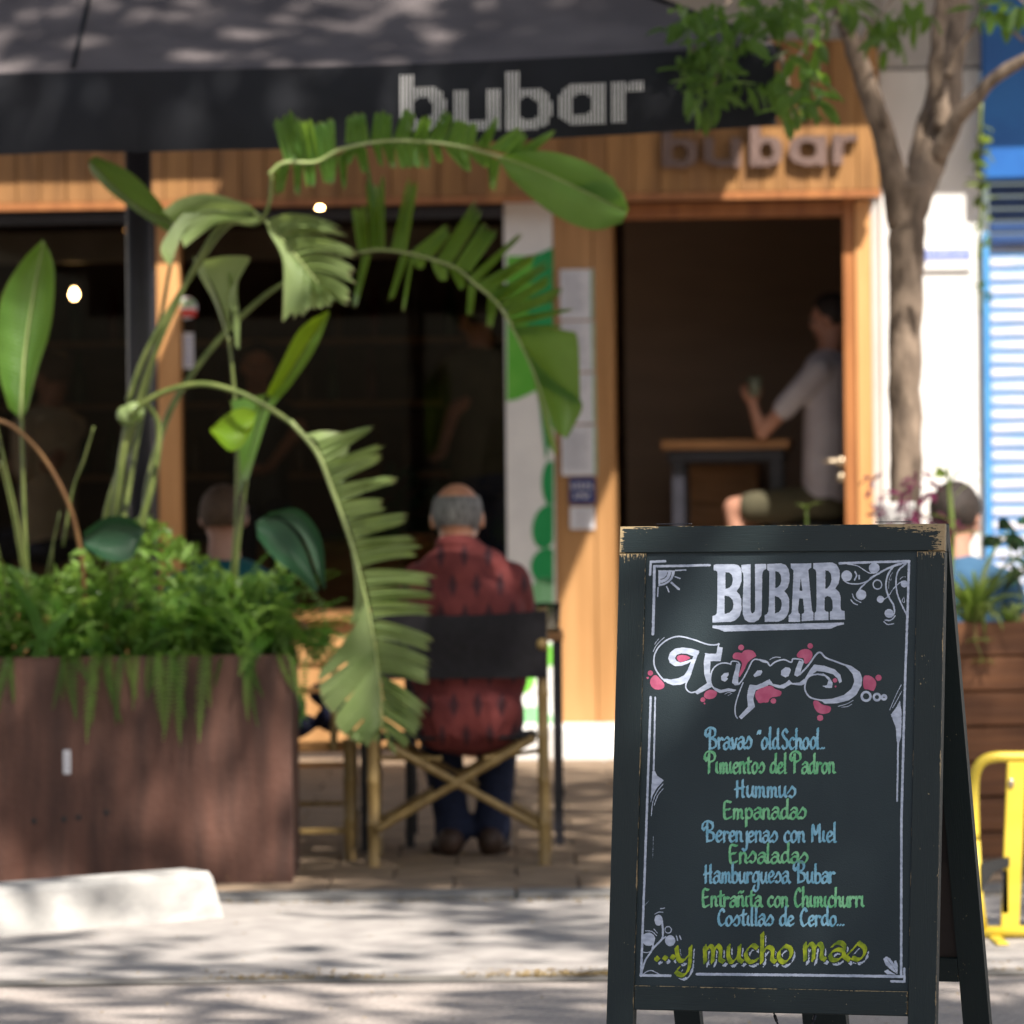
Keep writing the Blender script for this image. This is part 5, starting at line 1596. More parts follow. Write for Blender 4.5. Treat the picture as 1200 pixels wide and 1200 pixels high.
# shirt
mb = MB()
sc = Vector((hx + .045, 16.12, shz))
hipz = zseat + .05
Lx = at(468, 700, 16.1).x; Rx = at(622, 700, 16.1).x
mid = (Lx + Rx) / 2
mb.cap((hx, 16.14, shz + .02), .075, (mid, 16.12, shz - .06), .11)
mb.cap((Lx + .075, 16.13, shz - .085), .070, (Rx - .075, 16.13, shz - .085), .070)
mb.ell((mid, 16.12, shz - .20), (.205, .125, .20)); mb.ell((mid + .01, 16.13, shz - .38), (.205, .135, .2)); mb.ell((mid + .01, 16.10, shz - .52), (.19, .13, .15))
for zz, rr in ((at(550, 835, 16).z, .085), (at(550, 855, 16).z, .07), (at(550, 868, 16).z + .006, .045)):
    mb.cap((mid - .09, 16.07, zz + random.uniform(-.006, .006)), rr, (mid + .105, 16.07, zz), rr)
for k in range(9):      # folds where the cloth bunches above the seat
    a_ = random.uniform(-.15, .15); mb.cap((mid + a_, 15.975, zseat + .14), .012, (mid + a_ * .8 + random.uniform(-.04, .04), 15.985, zseat + .0), .006)
for k in range(5):
    a_ = random.uniform(-.14, .12); mb.cap((mid + a_, 16.02, shz - .12), .012, (mid + a_ + random.uniform(-.08, .08), 16.005, shz - .26), .008)
for sx in (-1, 1):
    a = Vector((Lx + .07 if sx < 0 else Rx - .07, 16.15, shz - .085)); e = Vector((Lx + .02 if sx < 0 else Rx - .02, 16.34, shz - .30))
    mb.cap(a, .075, e, .062)
mb.ell((hx, 16.12, shz + .055), (.080, .072, .026)); mb.ell((mid, 16.12, shz - .02), (.15, .09, .07))
shirt = fuse(mb, 'patterned_shirt', M['redshirt'], man, .011, 8)
# jeans and shoes
mb = MB()
hipy = 16.3
for sx, kx_, fx2 in ((-1, 512, 530), (1, 585, 578)):
    hip = Vector((mid + sx * .10, 16.22, zseat + .06)); kn = Vector((at(kx_, 880, 16.6).x, 16.62, zseat + .06)); an = Vector((at(fx2, 950, 16.42).x, 16.42, g0 + .12))
    mb.cap(hip, .10, kn, .075); mb.cap(kn, .078, an, .062); mb.cap(an, .062, an - Vector((0, 0, .03)), .066)
mb.ell((mid, 16.2, zseat + .08), (.19, .15, .09))
fuse(mb, 'jeans', M['jeans'], man, .012, 5)
for sx, fx2 in ((-1, 528), (1, 575)):
    a = at(fx2, 972, 16.38); a.z = g0 + .045
    mb = MB(); mb.ell(a + Vector((0, 0, .012)), (.048, .06, .052)); mb.ell(a + Vector((sx * .03, .14, -.012)), (.047, .09, .036)); mb.cap(a + Vector((0, .0, -.01)), .036, a + Vector((sx * .03, .15, -.014)), .036)
    fuse(mb, 'shoe', M['shoe'], man, .009, 4)

# ------------------------------------------------------------------ generic seated or standing figures for the dim inside
def figure(label, headc, fwd, top_m, hair_m, sh_w=.2, hipz=None, arms=(), skin='skin', floor=TZ, knees=None, shorts='jeans', head_s=1.0, tilt=0.0, stand=False, bald=False):
    f = Vector(fwd).normalized(); r = f.cross(Vector((0, 0, 1))).normalized()
    hc = Vector(headc)
    t = thing('person', label, 'person', (hc.x, hc.y, floor))
    sh = hc - Vector((0, 0, .20)) - f * (.02 + tilt)
    hp = Vector((sh.x, sh.y, hipz if hipz is not None else sh.z - .52)) - f * (.0 + tilt * .5)
    mb = MB()
    R = head(mb, hc, f + Vector((0, 0, -.1)), s=head_s)
    mb.cap(hc - f * .015 - Vector((0, 0, .06)), .055, sh + Vector((0, 0, .04)), .062)
    mb.cap(sh - Vector((0, 0, .08)), .09, hp, .10)
    for (s, el, wr) in arms:
        a = sh + r * s * (sh_w - .035) - Vector((0, 0, .05)); el, wr = Vector(el), Vector(wr)
        mb.cap(a, .045, el, .036); mb.cap(el, .036, wr, .025)
        hand(mb, wr, (wr - el), f if abs((wr - el).normalized().dot(f)) < .8 else Vector((0, 0, 1)), -r * s, 1.0, .9)
    legs = []
    for s in (-1, 1):
        h0 = hp + r * s * .09
        if stand:
            kn = Vector((h0.x, h0.y, floor + .48)) + f * .03; an = Vector((h0.x, h0.y, floor + .06))
        else:
            kn = h0 + f * .43 + Vector((0, 0, .0)); kn.z = h0.z - .02; an = Vector((kn.x, kn.y, max(floor + .06, kn.z - .44))) - f * .05
        mb.cap(h0, .08, kn, .056); mb.cap(kn, .056, an, .036); mb.cap(an + Vector((0, 0, -.02)), .036, an + f * .15 - Vector((0, 0, .035)), .03)
        legs.append((h0, kn, an))
    fuse(mb, 'body', M[skin], t, .011)
    eyes(hc, R, head_s, t)
    if not bald:
        hairshell(hc, R, head_s, lambda d: d.z > -.62 + 1.15 * max(0, d.y + .15) if d.y > -.15 else d.z > -.66, 'hair', M[hair_m], t, (.086, .104, .099))
    mb = MB()
    mb.cap(sh + r * (sh_w - .06) - Vector((0, 0, .05)), .066, sh - r * (sh_w - .06) - Vector((0, 0, .05)), .066)
    R2 = Matrix((r, f, Vector((0, 0, 1)))).transposed()
    for k in range(15):
        c = sh.lerp(hp, (k + 1.2) / 15.5)
        mb.ell(c, (sh_w * (.92 - .10 * math.sin(k / 14 * 3.1)), .118, .11), 16, 10, R2)
    for (s, el, wr) in arms:
        a = sh + r * s * (sh_w - .035) - Vector((0, 0, .05)); el = Vector(el)
        mb.cap(a, .064, a.lerp(el, .62), .056)
    for s in (-1, 1):
        if not any(x[0] == s for x in arms):
            a = sh + r * s * (sh_w - .03) - Vector((0, 0, .05)); mb.cap(a, .062, a - Vector((0, 0, .2)), .055)
    fuse(mb, 'shirt', M[top_m], t, .012, 6)
    mb = MB()
    mb.ell(hp - Vector((0, 0, .02)), (sh_w * .88, .13, .10), 16, 10, R2)
    for h0, kn, an in legs:
        mb.cap(h0, .094, h0.lerp(kn, .8 if shorts != 'jeans' else 1.0), .076)
        if shorts == 'jeans': mb.cap(kn, .072, an, .05)
    fuse(mb, 'trousers', M[shorts], t, .013, 5)
    return t, hc, R
w3 = lambda px, py, y: FM @ fl(px, py, y)
# the man sitting in the doorway, raising a cup
YD = .75
hc = w3(974, 372, YD)
hpz = w3(960, 590, YD).z
f2 = Vector((-.93, .36, 0))
el = w3(893, 507, YD - .12); wr = w3(882, 474, YD - .1)
tmp, _, _ = figure('man in grey t-shirt and shorts sitting in the doorway raising a cup', hc, f2, 'greytee', 'darkhair', .20, hpz, arms=[(1 if (f2.cross(Vector((0, 0, 1)))).y < 0 else -1, el, wr)], shorts='olive', tilt=-.03)
mb = MB(); c = w3(884, 452, YD - .12); mb.lathe(c - Vector((0, 0, .05)), [(.026, 0), (.034, .09), (.031, .09), (.024, .006)], 16)
cup = mb.build('cup', mat('cupm', (.12, .14, .10), (.16, .18, .13), .3), None, smooth=True); tag(cup, 'small dark cup held up by the man in the doorway', 'cup')
fl_ = TZ
# tan shirt person inside left window
hc = w3(62, 440, 1.1)
figure('person in tan shirt sitting inside behind the left window pane', hc, (-.75, .6, 0), 'tantee', 'brownhair', .21, hc.z - .80, arms=[(1, w3(62, 545, .95), w3(15, 545, 1.2))], skin='skin_dark', tilt=-.05)
hc = w3(302, 428, 1.6)
figure('woman with bare arms sitting inside behind the window, facing the street', hc, (.1, -1, 0), 'black', 'darkhair', .18, hc.z - .74, arms=[(1, w3(262, 500, 1.5), w3(285, 540, 1.3)), (-1, w3(352, 500, 1.5), w3(322, 540, 1.3))], skin='skin_dark')
hc = w3(560, 372, 1.4)
figure('person in olive top standing inside at the right end of the window', hc, (-.6, .7, 0), 'olive', 'darkhair', .21, hc.z - .78, arms=[(1, w3(532, 480, 1.2), w3(520, 520, 1.1))], skin='skin_dark', stand=True, tilt=0)
# person in teal behind the ferns
hc = Vector((at(262, 606, 17.0).x, 17.0, at(262, 606, 17.0).z))
figure('person in teal top sitting behind the ferns, mostly hidden', hc, (-.12, 1, 0), 'tealtee', 'brownhair', .19, hc.z - .78, arms=[], floor=swz(17), skin='skin')
hc = Vector((at(1120, 604, 17.15).x, 17.15, at(1120, 604, 17.15).z))
figure('dark haired person in blue t-shirt sitting behind the right planter', hc, (.42, .9, 0), 'bluetee', 'darkhair', .22, hc.z - .80, arms=[(1, at(1196, 720, 17.1), at(1230, 700, 17.35))], floor=swz(17.1), head_s=1.06, tilt=0)
def stoolat(c, z, floor, label):
    t = thing('wooden_stool', label, 'stool', (c[0], c[1], floor))
    mb = MB(); mb.lathe((c[0], c[1], z - .03), [(.15, 0), (.16, .01), (.16, .03)], 20); mb.build('seat', M['intwood'], t)
    for k in range(4):
        a = .8 + k * math.pi / 2
        mb = MB(); mb.tube([(c[0] + .1 * math.cos(a), c[1] + .1 * math.sin(a), z - .03), (c[0] + .17 * math.cos(a), c[1] + .17 * math.sin(a), floor)], .014, 8); mb.build('leg', M['intwood'], t)
stoolat((at(266, 572, 17.0).x, 17.05), at(266, 572, 17.0).z - .86, swz(17.05), 'wooden stool under the person in teal behind the ferns')
stoolat((at(1120, 604, 17.15).x, 17.15), at(1120, 604, 17.15).z - .89, swz(17.15), 'wooden stool under the person in blue behind the right planter')

# ------------------------------------------------------------------ wooden planter at the right with its plants
RY = 16.05
rx0, rx1 = at(905, 800, RY).x, at(1330, 800, RY).x
rz1 = at(1150, 728, RY).z
wp = thing('wooden_planter', 'brown wooden plank planter box behind the chalkboard at the right', 'planter', ((rx0 + rx1) / 2, RY + .2, swz(RY)))
z = rz1; k = 0
rz0 = at(1150, 1010, RY).z
while z > rz0 + .05:
    mb = MB(); mb.box((rx0, RY + random.uniform(0, .003), z - .115), (rx1, RY + .025, z - .003), .003); mb.build('plank', M['rplank'], wp); z -= .118
for y in (RY + .02,):
    mb = MB(); mb.box((rx0, RY + .026, rz0), (rx0 + .02, RY + .44, rz1 - .004)); mb.build('end_plank', M['rplank'], wp)
mb = MB(); mb.box((rx0 + .022, RY + .027, rz0), (rx1, RY + .42, rz1 - .05)); mb.build('soil', M['soil'], wp)
mb = MB(); mb.box((rx0 + .01, RY + .03, swz(RY) - .01), (rx1, RY + .4, rz0 - .003), .005); mb.build('plinth', M['plinth'], wp)
top = rz1 - .05
def strap(mb, base, az, L, w, up=1.2, droop=2.2, n=12, tw=0):
    pos = Vector(base); vs, uvs = [], []
    side = Vector((-math.sin(az), math.cos(az), 0))
    for i in range(n + 1):
        t = i / n; a = up - droop * t
        W = w * (math.sin(math.pi * (t * .82 + .16)) ** .8)
        vs += [pos - side * W, pos + Vector((0, 0, -.25 * W)), pos + side * W]; uvs += [(0, t * .9), (.5, t * .9), (1, t * .9)]
        pos = pos + Vector((math.cos(az) * math.cos(a), math.sin(az) * math.cos(a), math.sin(a))) * (L / n)
    mb.add(vs, [(3 * i + k, 3 * i + k + 1, 3 * i + k + 4, 3 * i + k + 3) for i in range(n) for k in (0, 1)], uvs)
def strap_plant(name, label, cat, base, nleaf, L, w, m, az0=0, spread=6.28, upr=(1.0, 1.5), dr=(1.2, 2.6)):
    t = thing(name, label, cat, base)
    for i in range(nleaf):
        mb = MB(); a = az0 + random.uniform(-spread / 2, spread / 2)
        strap(mb, Vector(base) + Vector((random.uniform(-.02, .02), random.uniform(-.02, .02), 0)), a, L * random.uniform(.55, 1.05), w * random.uniform(.8, 1.1), random.uniform(*upr), random.uniform(*dr))
        mb.build('leaf', M[m], t, smooth=True)
    return t
sp1 = strap_plant('spider_plant', 'striped spider plant arching over the wooden planter edge, next to the board', 'plant', at(1142, 738, RY + .05), 44, .40, .0125, 'spider', upr=(.9, 1.55), dr=(.9, 2.7))
sp2 = strap_plant('spider_plant', 'smaller spider plant spilling over the planter at the right edge', 'plant', at(1182, 738, RY + .1), 16, .22, .008, 'spider')
# plantlets hanging from it
for px_, py_ in ((1143, 752), (1152, 776), (1150, 750)):
    b0 = at(px_, py_, RY - .03)
    for i in range(9):
        mb = MB(); strap(mb, b0, random.uniform(0, 6.28), .05, .005, .6, 1.6, 6); mb.build('plantlet_leaf', M['spider'], sp1, smooth=True)
mb = MB(); mb.tube([at(1142, 735, RY + .05), at(1143, 728, RY - .02), at(1143, 750, RY - .03), at(1152, 774, RY - .03)], .002, 5); mb.build('runner', M['spider'], sp1)
# tall stalk plant
tp = thing('stalk_plant', 'tall pale green stalk plant standing in front of the dark haired person', 'plant', at(1113, 740, RY + .2))
stem([(1113, 735), (1114, 680), (1116, 620), (1112, 570), (1110, 545)], [.008, .010, .008, .003], RY + .2, tp, 'spider', 'stalk', 8)
for b0, az, L, w, up in (((1116, 590), 0, .16, .012, 1.25), ((1112, 560), math.pi, .1, .014, 1.2), ((1113, 610), math.pi, .16, .008, .6), ((1114, 560), 0, .13, .009, .9), ((1112, 575), .3, .14, .010, 1.4), ((1114, 640), 3.3, .14, .01, .8), ((1116, 632), .1, .15, .01, .7)):
    mb = MB(); strap(mb, at(b0[0], b0[1], RY + .2), az, L, w, up, 1.6); mb.build('leaf', M['spider'], tp, smooth=True)
mb = MB(); p = at(1099, 545, RY + .2)
finger(mb, (1106, 560), (1110, 556), (1096, 552), 14, RY + .2, RY + .16); mb.build('leaf', M['spider'], tp, smooth=True)
# sprout above the board
sq = thing('green_sprout', 'little bright green sprout just above the board top', 'plant', at(946, 728, RY + .2))
stem([(947, 728), (946, 640), (945, 598)], [.006, .004], RY + .2, sq, 'spider', 'stem')
for a, L in ((0, .07), (.6, .055), (2.4, .06), (math.pi, .04), (-.6, .06), (1.5, .05), (4.4, .05)):
    mb = MB(); strap(mb, at(945, 598, RY + .2), a, L, .010, 1.1, 1.6, 7); mb.build('leaf', M['spider'], sq, smooth=True)
def leafcluster(parent, cx, cy, rx, ry, D, n, size, mname, dD=.1, name='leaf', aspect=.45, down=0.0):
    tmpl = leaf_templates.setdefault((mname, aspect), None)
    if tmpl is None:
        mb = MB(); N = 6; vs, uvs = [], []
        for i in range(N + 1):
            t = i / N; w = aspect * math.sin(math.pi * min(1, t * .93 + .05)) ** .8 * .5
            z = -.22 * t * t
            vs += [(t, -w, z + .05 * abs(w)), (t, 0, z - .04), (t, w, z + .05)]; uvs += [(0, t * .9), (.5, t * .9), (1, t * .9)]
        mb.add(vs, [(3 * i + k, 3 * i + k + 1, 3 * i + k + 4, 3 * i + k + 3) for i in range(N) for k in (0, 1)], uvs)
        o = mb.build('leaf', M[mname], None, smooth=True); tmpl = o.data; bpy.data.objects.remove(o); leaf_templates[(mname, aspect)] = tmpl
    for i in range(n):
        a = random.uniform(0, 6.28); r = math.sqrt(random.random())
        p = at(cx + rx * r * math.cos(a), cy + ry * r * math.sin(a), D + random.uniform(-dD, dD))
        Mx = Matrix.Translation(p) @ Euler((random.uniform(-.9, .9), random.uniform(-.6, 1.0) + down, random.uniform(0, 6.28))).to_matrix().to_4x4() @ Matrix.Scale(size * random.uniform(.7, 1.2), 4)
        link_copy(tmpl, name, parent, Mx)
leaf_templates = {}
pp = thing('purple_plant', 'purple leaved plant in a pale pot in front of the tree trunk', 'plant', at(1075, 735, RY + .15))
stem([(1075, 728), (1070, 650), (1062, 600), (1072, 562)], [.006, .003], RY + .15, pp, 'purple', 'stem'); stem([(1070, 728), (1050, 640), (1030, 580)], [.005, .002], RY + .15, pp, 'purple', 'stem')
leafcluster(pp, 1075, 575, 20, 25, RY + .15, 26, .05, 'purple'); leafcluster(pp, 1070, 610, 30, 14, RY + .15, 16, .05, 'purple'); leafcluster(pp, 1026, 580, 12, 28, RY + .15, 14, .045, 'purple'); leafcluster(pp, 1105, 612, 22, 8, RY + .15, 7, .05, 'purple')
pot = thing('pale_pot', 'pale grey pot among purple leaves just above the board top', 'pot', at(1048, 700, RY + .28))
p = at(1050, 640, RY + .28)
mb = MB(); mb.lathe(Vector((p.x, p.y, p.z)), [(.045, 0), (.062, .06), (.068, .13), (.066, .15), (.058, .15), (.055, .12)], 20); mb.build('pot_body', M['wallgrey'], pot, smooth=True)
mb = MB(); mb.tube([p + Vector((0, 0, .001)), Vector((p.x, p.y, top))], .03, 10); mb.build('pot_stand', M['darkmetal'], pot)
ivy = thing('ivy_plant', 'dark green broad leaved climber before the blue shutter', 'plant', at(1190, 735, RY + .2))
stem([(1192, 735), (1196, 690), (1184, 650), (1178, 610)], [.005, .003], RY + .2, ivy, 'petiole', 'stem')
leafcluster(ivy, 1182, 640, 18, 34, RY + .2, 15, .075, 'leafdark', aspect=.8); leafcluster(ivy, 1198, 665, 8, 22, RY + .2, 7, .07, 'leafdark', aspect=.8)

# ------------------------------------------------------------------ yellow barrier
YB = 13.45
bz = .004
yb = thing('yellow_barrier', 'bright yellow tubular crowd barrier at the right edge behind the board', 'barrier', at(1190, 1100, YB) * 1.0)
a = [at(1142, 985, YB), at(1141, 925, YB), at(1146, 899, YB), at(1162, 888, YB), at(1200, 887, YB), at(1330, 886, YB)]
mb = MB(); mb.tube(cr(a, 6), .0155, 12); mb.build('top_tube', M['yellow'], yb, smooth=True)
mb = MB(); mb.obox(at(1187, 993, YB), (.026, 0, 0), (0, .012, 0), (at(1191, 893, YB) - at(1183, 1093, YB)) / 2, .003); mb.build('upright', M['yellow'], yb)
mb = MB(); mb.tube([at(1150, 1092, YB), at(1330, 1091, YB)], .0165, 12); mb.build('bottom_tube', M['yellow'], yb, smooth=True)
mb = MB(); mb.tube([at(1142, 985, YB), at(1146, 1050, YB), at(1152, 1092, YB)], .0155, 12); mb.build('end_tube', M['yellow'], yb, smooth=True)
p = at(1150, 1092, YB)
for dx in (0.02, .42):
    mb = MB(); mb.box((p.x + dx, YB - .22, bz), (p.x + dx + .035, YB + .22, p.z - .01), .004); mb.build('foot', M['yellow'], yb)
mb = MB(); a, b_, c = at(1150, 1012, YB - .02), at(1183, 1004, YB - .02), at(1150, 1045, YB - .02)
P = [a, b_, at(1183, 1015, YB - .02), at(1165, 1022, YB - .02), c]
mb.add(P + [q + Vector((0, .02, 0)) for q in P], [(0, 1, 2, 3, 4), (9, 8, 7, 6, 5)] + [(i, i + 5, (i + 1) % 5 + 5, (i + 1) % 5) for i in range(5)]); mb.build('bracket', M['black'], yb)
mb = MB(); p = at(1185, 918, YB - .015); mb.ell(p, (.009, .006, .014)); mb.build('bolt', M['brass'], yb, smooth=True)
mb = MB(); mb.box(at(1176, 1020, YB - .012) - Vector((.004, 0, 0)), at(1180, 1070, YB - .012) + Vector((.004, .004, 0))); mb.build('slot', M['black'], yb)

# ------------------------------------------------------------------ the tree at the right
TD = 17.6
tree = thing('street_tree', 'young street tree with forked mottled trunk before the white wall', 'tree', (at(1062, 600, TD).x, TD, swz(TD)))
def limb(parent, pts, rs, name, D=TD, n=14, Ds=None):
    P = cr([(a[0], a[1], 0) for a in pts], 6)
    Ds = Ds or (D, D)
    W = []
    for i, p in enumerate(P):
        t = i / (len(P) - 1)
        W.append(at(p.x, p.y, Ds[0] + (Ds[1] - Ds[0]) * t) + Vector((random.uniform(-.003, .003), random.uniform(-.003, .003), 0)))
    mb = MB(); mb.tube(W, rs, n)
    # knobbly surface
    mb.v = [v + Vector((math.sin(v.z * 31 + v.x * 40), math.sin(v.z * 27 + 2), math.sin(v.x * 50))) * .0022 for v in mb.v]
    return mb.build(name, M['bark'], parent, smooth=True)
px2m = TD / FPX
base_px = 600 + (CAMZ - swz(TD)) * FPX / TD
limb(tree, [(1061, base_px + 4), (1062, base_px - 60), (1060, 640), (1062, 540), (1060, 440), (1062, 340), (1063, 260), (1062, 215)], [28 * px2m, 21 * px2m, 19 * px2m, 19.5 * px2m, 20 * px2m, 22 * px2m, 27 * px2m], 'trunk')
limb(tree, [(1060, 262), (1048, 205), (1032, 150), (1012, 90), (992, 30), (975, -40)], [21 * px2m, 15 * px2m, 13 * px2m, 11 * px2m, 9 * px2m], 'limb', Ds=(TD, TD - .2))
limb(tree, [(1063, 250), (1084, 200), (1104, 150), (1112, 90), (1120, 20), (1128, -50)], [23 * px2m, 20 * px2m, 19 * px2m, 14 * px2m, 11 * px2m], 'limb', Ds=(TD, TD + .2))
limb(tree, [(1106, 150), (1098, 90), (1100, 30), (1108, -40)], [13 * px2m, 9 * px2m, 8 * px2m], 'limb', Ds=(TD, TD - .1))
limb(tree, [(1098, 185), (1122, 140), (1152, 105), (1190, 75), (1260, 40)], [12 * px2m, 8 * px2m, 6.5 * px2m], 'limb', Ds=(TD + .02, TD - .3))
limb(tree, [(1068, 222), (1076, 165), (1096, 90), (1102, 0), (1104, -50)], [8 * px2m, 7 * px2m, 6.5 * px2m], 'limb', Ds=(TD - .02, TD + .25))
limb(tree, [(1108, 90), (1128, 50), (1158, 20), (1200, 48)], [5 * px2m, 3.5 * px2m, 2 * px2m], 'branch', Ds=(TD - .1, TD - .2))
limb(tree, [(1040, 150), (1012, 60), (1026, 20)], [3 * px2m, 2 * px2m], 'branch', Ds=(TD - .12, TD - .2))
for pts in ([(984, 20), (940, 60), (915, 110)], [(980, 0), (900, 10), (850, 60)], [(976, -30), (870, -10), (810, 60)], [(990, 40), (1010, 20), (1040, 40)], [(1120, 0), (1060, -10), (1030, 20)], [(1150, 10), (1180, -10), (1210, 10)], [(915, 60), (925, 110), (930, 140)], [(850, 60), (838, 100)]):
    limb(tree, pts, [2.6 * px2m, 1.2 * px2m], 'twig', Ds=(TD - .2, TD - .5) if min(p_[0] for p_ in pts) > 960 else ((TD - .2, 15.15) if max(p_[0] for p_ in pts) > 960 else (15.3, 15.12)))
for (cx_, cy_, rx_, ry_, n_) in ((830, 85, 34, 42, 60), (845, 30, 50, 28, 48), (900, 12, 44, 22, 34), (935, 105, 36, 34, 50), (880, 95, 20, 14, 8), (940, 50, 26, 24, 16), (990, 8, 40, 14, 14), (1040, 38, 14, 24, 16), (1070, 12, 28, 14, 14), (1180, 8, 40, 10, 16), (960, 0, 40, 10, 10), (790, 20, 18, 20, 7)):
    leafcluster(tree, cx_, cy_, rx_, ry_, TD - .7 if cx_ > 960 else 15.12, n_, .10 if cx_ > 960 else .086, 'treeleaf', dD=.25, aspect=.42, down=.35)
vn_ = thing('hanging_vine', 'thin yellow green vine hanging beside the blue sign box', 'vine', at(1152, 150, 19.5))
stem([(1150, 120), (1148, 180), (1150, 240), (1146, 300), (1150, 370)], [.008, .006, .004], 19.5, vn_, 'petiole', 'stem')
leafcluster(vn_, 1152, 195, 9, 48, 19.5, 26, .07, 'vine', aspect=.6); leafcluster(vn_, 1150, 270, 12, 26, 19.5, 10, .05, 'vine', aspect=.6); leafcluster(vn_, 1152, 345, 6, 24, 19.5, 5, .04, 'leafdark', aspect=.6)

# ------------------------------------------------------------------ crowns above the picture whose leaves dapple the light
def crown(parent, name, boxes, smin, smax, seed=11, clump=.17, per=26):
    """leaf clumps; each box is x0, x1, y0, y1, z0, z1 and the share of the sky it closes"""
    nv, nf = [], []
    r = np.random.default_rng(seed)
    for (x0, x1, y0, y1, z0, z1, cov) in boxes:
        nc = int(-math.log(1 - cov) * (x1 - x0) * (y1 - y0) / .36)
        cc = np.stack([r.uniform(x0, x1, nc), r.uniform(y0, y1, nc), r.uniform(z0, z1, nc)], 1)
        for c in cc:
            for _ in range(per):
                p = c + r.normal(0, clump, 3)
                s = r.uniform(smin, smax)
                e = Euler((r.uniform(-.8, .8), r.uniform(-.8, .8), r.uniform(0, 6.28))).to_matrix()
                b = len(nv)
                for v in ((-1, 0, 0), (-.3, -.42, 0), (.5, -.3, -.05), (1, 0, -.15), (.5, .3, -.05), (-.3, .42, 0)):
                    q = e @ Vector(v) * s
                    nv.append((p[0] + q.x, p[1] + q.y, p[2] + q.z))
                nf.append(tuple(range(b, b + 6)))
    mb = MB(); mb.add(nv, nf, [(0.3, .3)] * len(nv))
    return mb.build(name, M['treeleaf'], parent, kind='stuff')
t2 = thing('plane_tree', 'tall roadside tree outside the picture that shades the parasol and road', 'tree', (5.2, 6.5, 0))
mb = MB(); mb.tube(cr([(5.6, 6.5, -.02), (5.5, 6.5, 4.0), (5.0, 6.7, 7.5), (4.0, 7.2, 10.0)], 6), [.24, .2, .16, .06], 12); mb.build('trunk', M['bark'], t2, smooth=True)
crown(t2, 'crown', [(-.6, 3.5, 9.3, 10.0, 9.3, 10.5, .95), (-.6, 3.5, 10.0, 12.4, 9.3, 10.5, .86), (3.5, 5.2, 10.0, 12.6, 9.3, 10.5, .68),
    (2.55, 4.0, 8.4, 9.6, 9.5, 10.5, .94), (3.0, 4.4, 7.2, 8.4, 9.5, 10.5, .93), (4.4, 6.6, 7.4, 8.6, 9.5, 10.5, .88), (.8, 2.6, 8.6, 9.3, 9.5, 10.5, .22), (1.0, 2.35, 7.2, 8.0, 9.5, 10.5, .95), (1.0, 2.6, 8.0, 8.6, 9.5, 10.5, .55), (2.25, 2.6, 7.3, 8.4, 9.5, 10.5, .2), (3.0, 6.0, 7.0, 7.4, 9.5, 10.5, .7),
    (.8, 6.2, 4.3, 7.0, 9.5, 10.5, .50), (.8, 6.2, 1.6, 4.3, 9.5, 10.5, .88), (2.6, 5.8, -2.0, 1.6, 9.3, 10.5, .96)], .08, .14, 5, clump=.26, per=38)

ip = thing('indoor_plant', 'dark leafy pot plant standing inside behind the window near the bald man', 'plant', FM @ Vector((fx(490, .9), .9, wz0)), FY)
b = FB(); q_ = fl(488, 640, .9); b.lathe((q_.x, .9, q_.z - .1), [(.07, 0), (.09, .14), (.095, .16), (.08, .16)], 14); b.build('plant_pot', M['frame'], ip, smooth=True)
b = FB(); b.box((q_.x - .3, .7, q_.z - .14), (q_.x + .4, 1.1, q_.z - .103)); wl_ = b.build('window_ledge', M['intwood'], bar)
pw_ = FM @ fl(488, 590, .9)
leafcluster(ip, 486, 585, 45, 42, pw_.y, 60, .11, 'leafdark', dD=.12, aspect=.5)

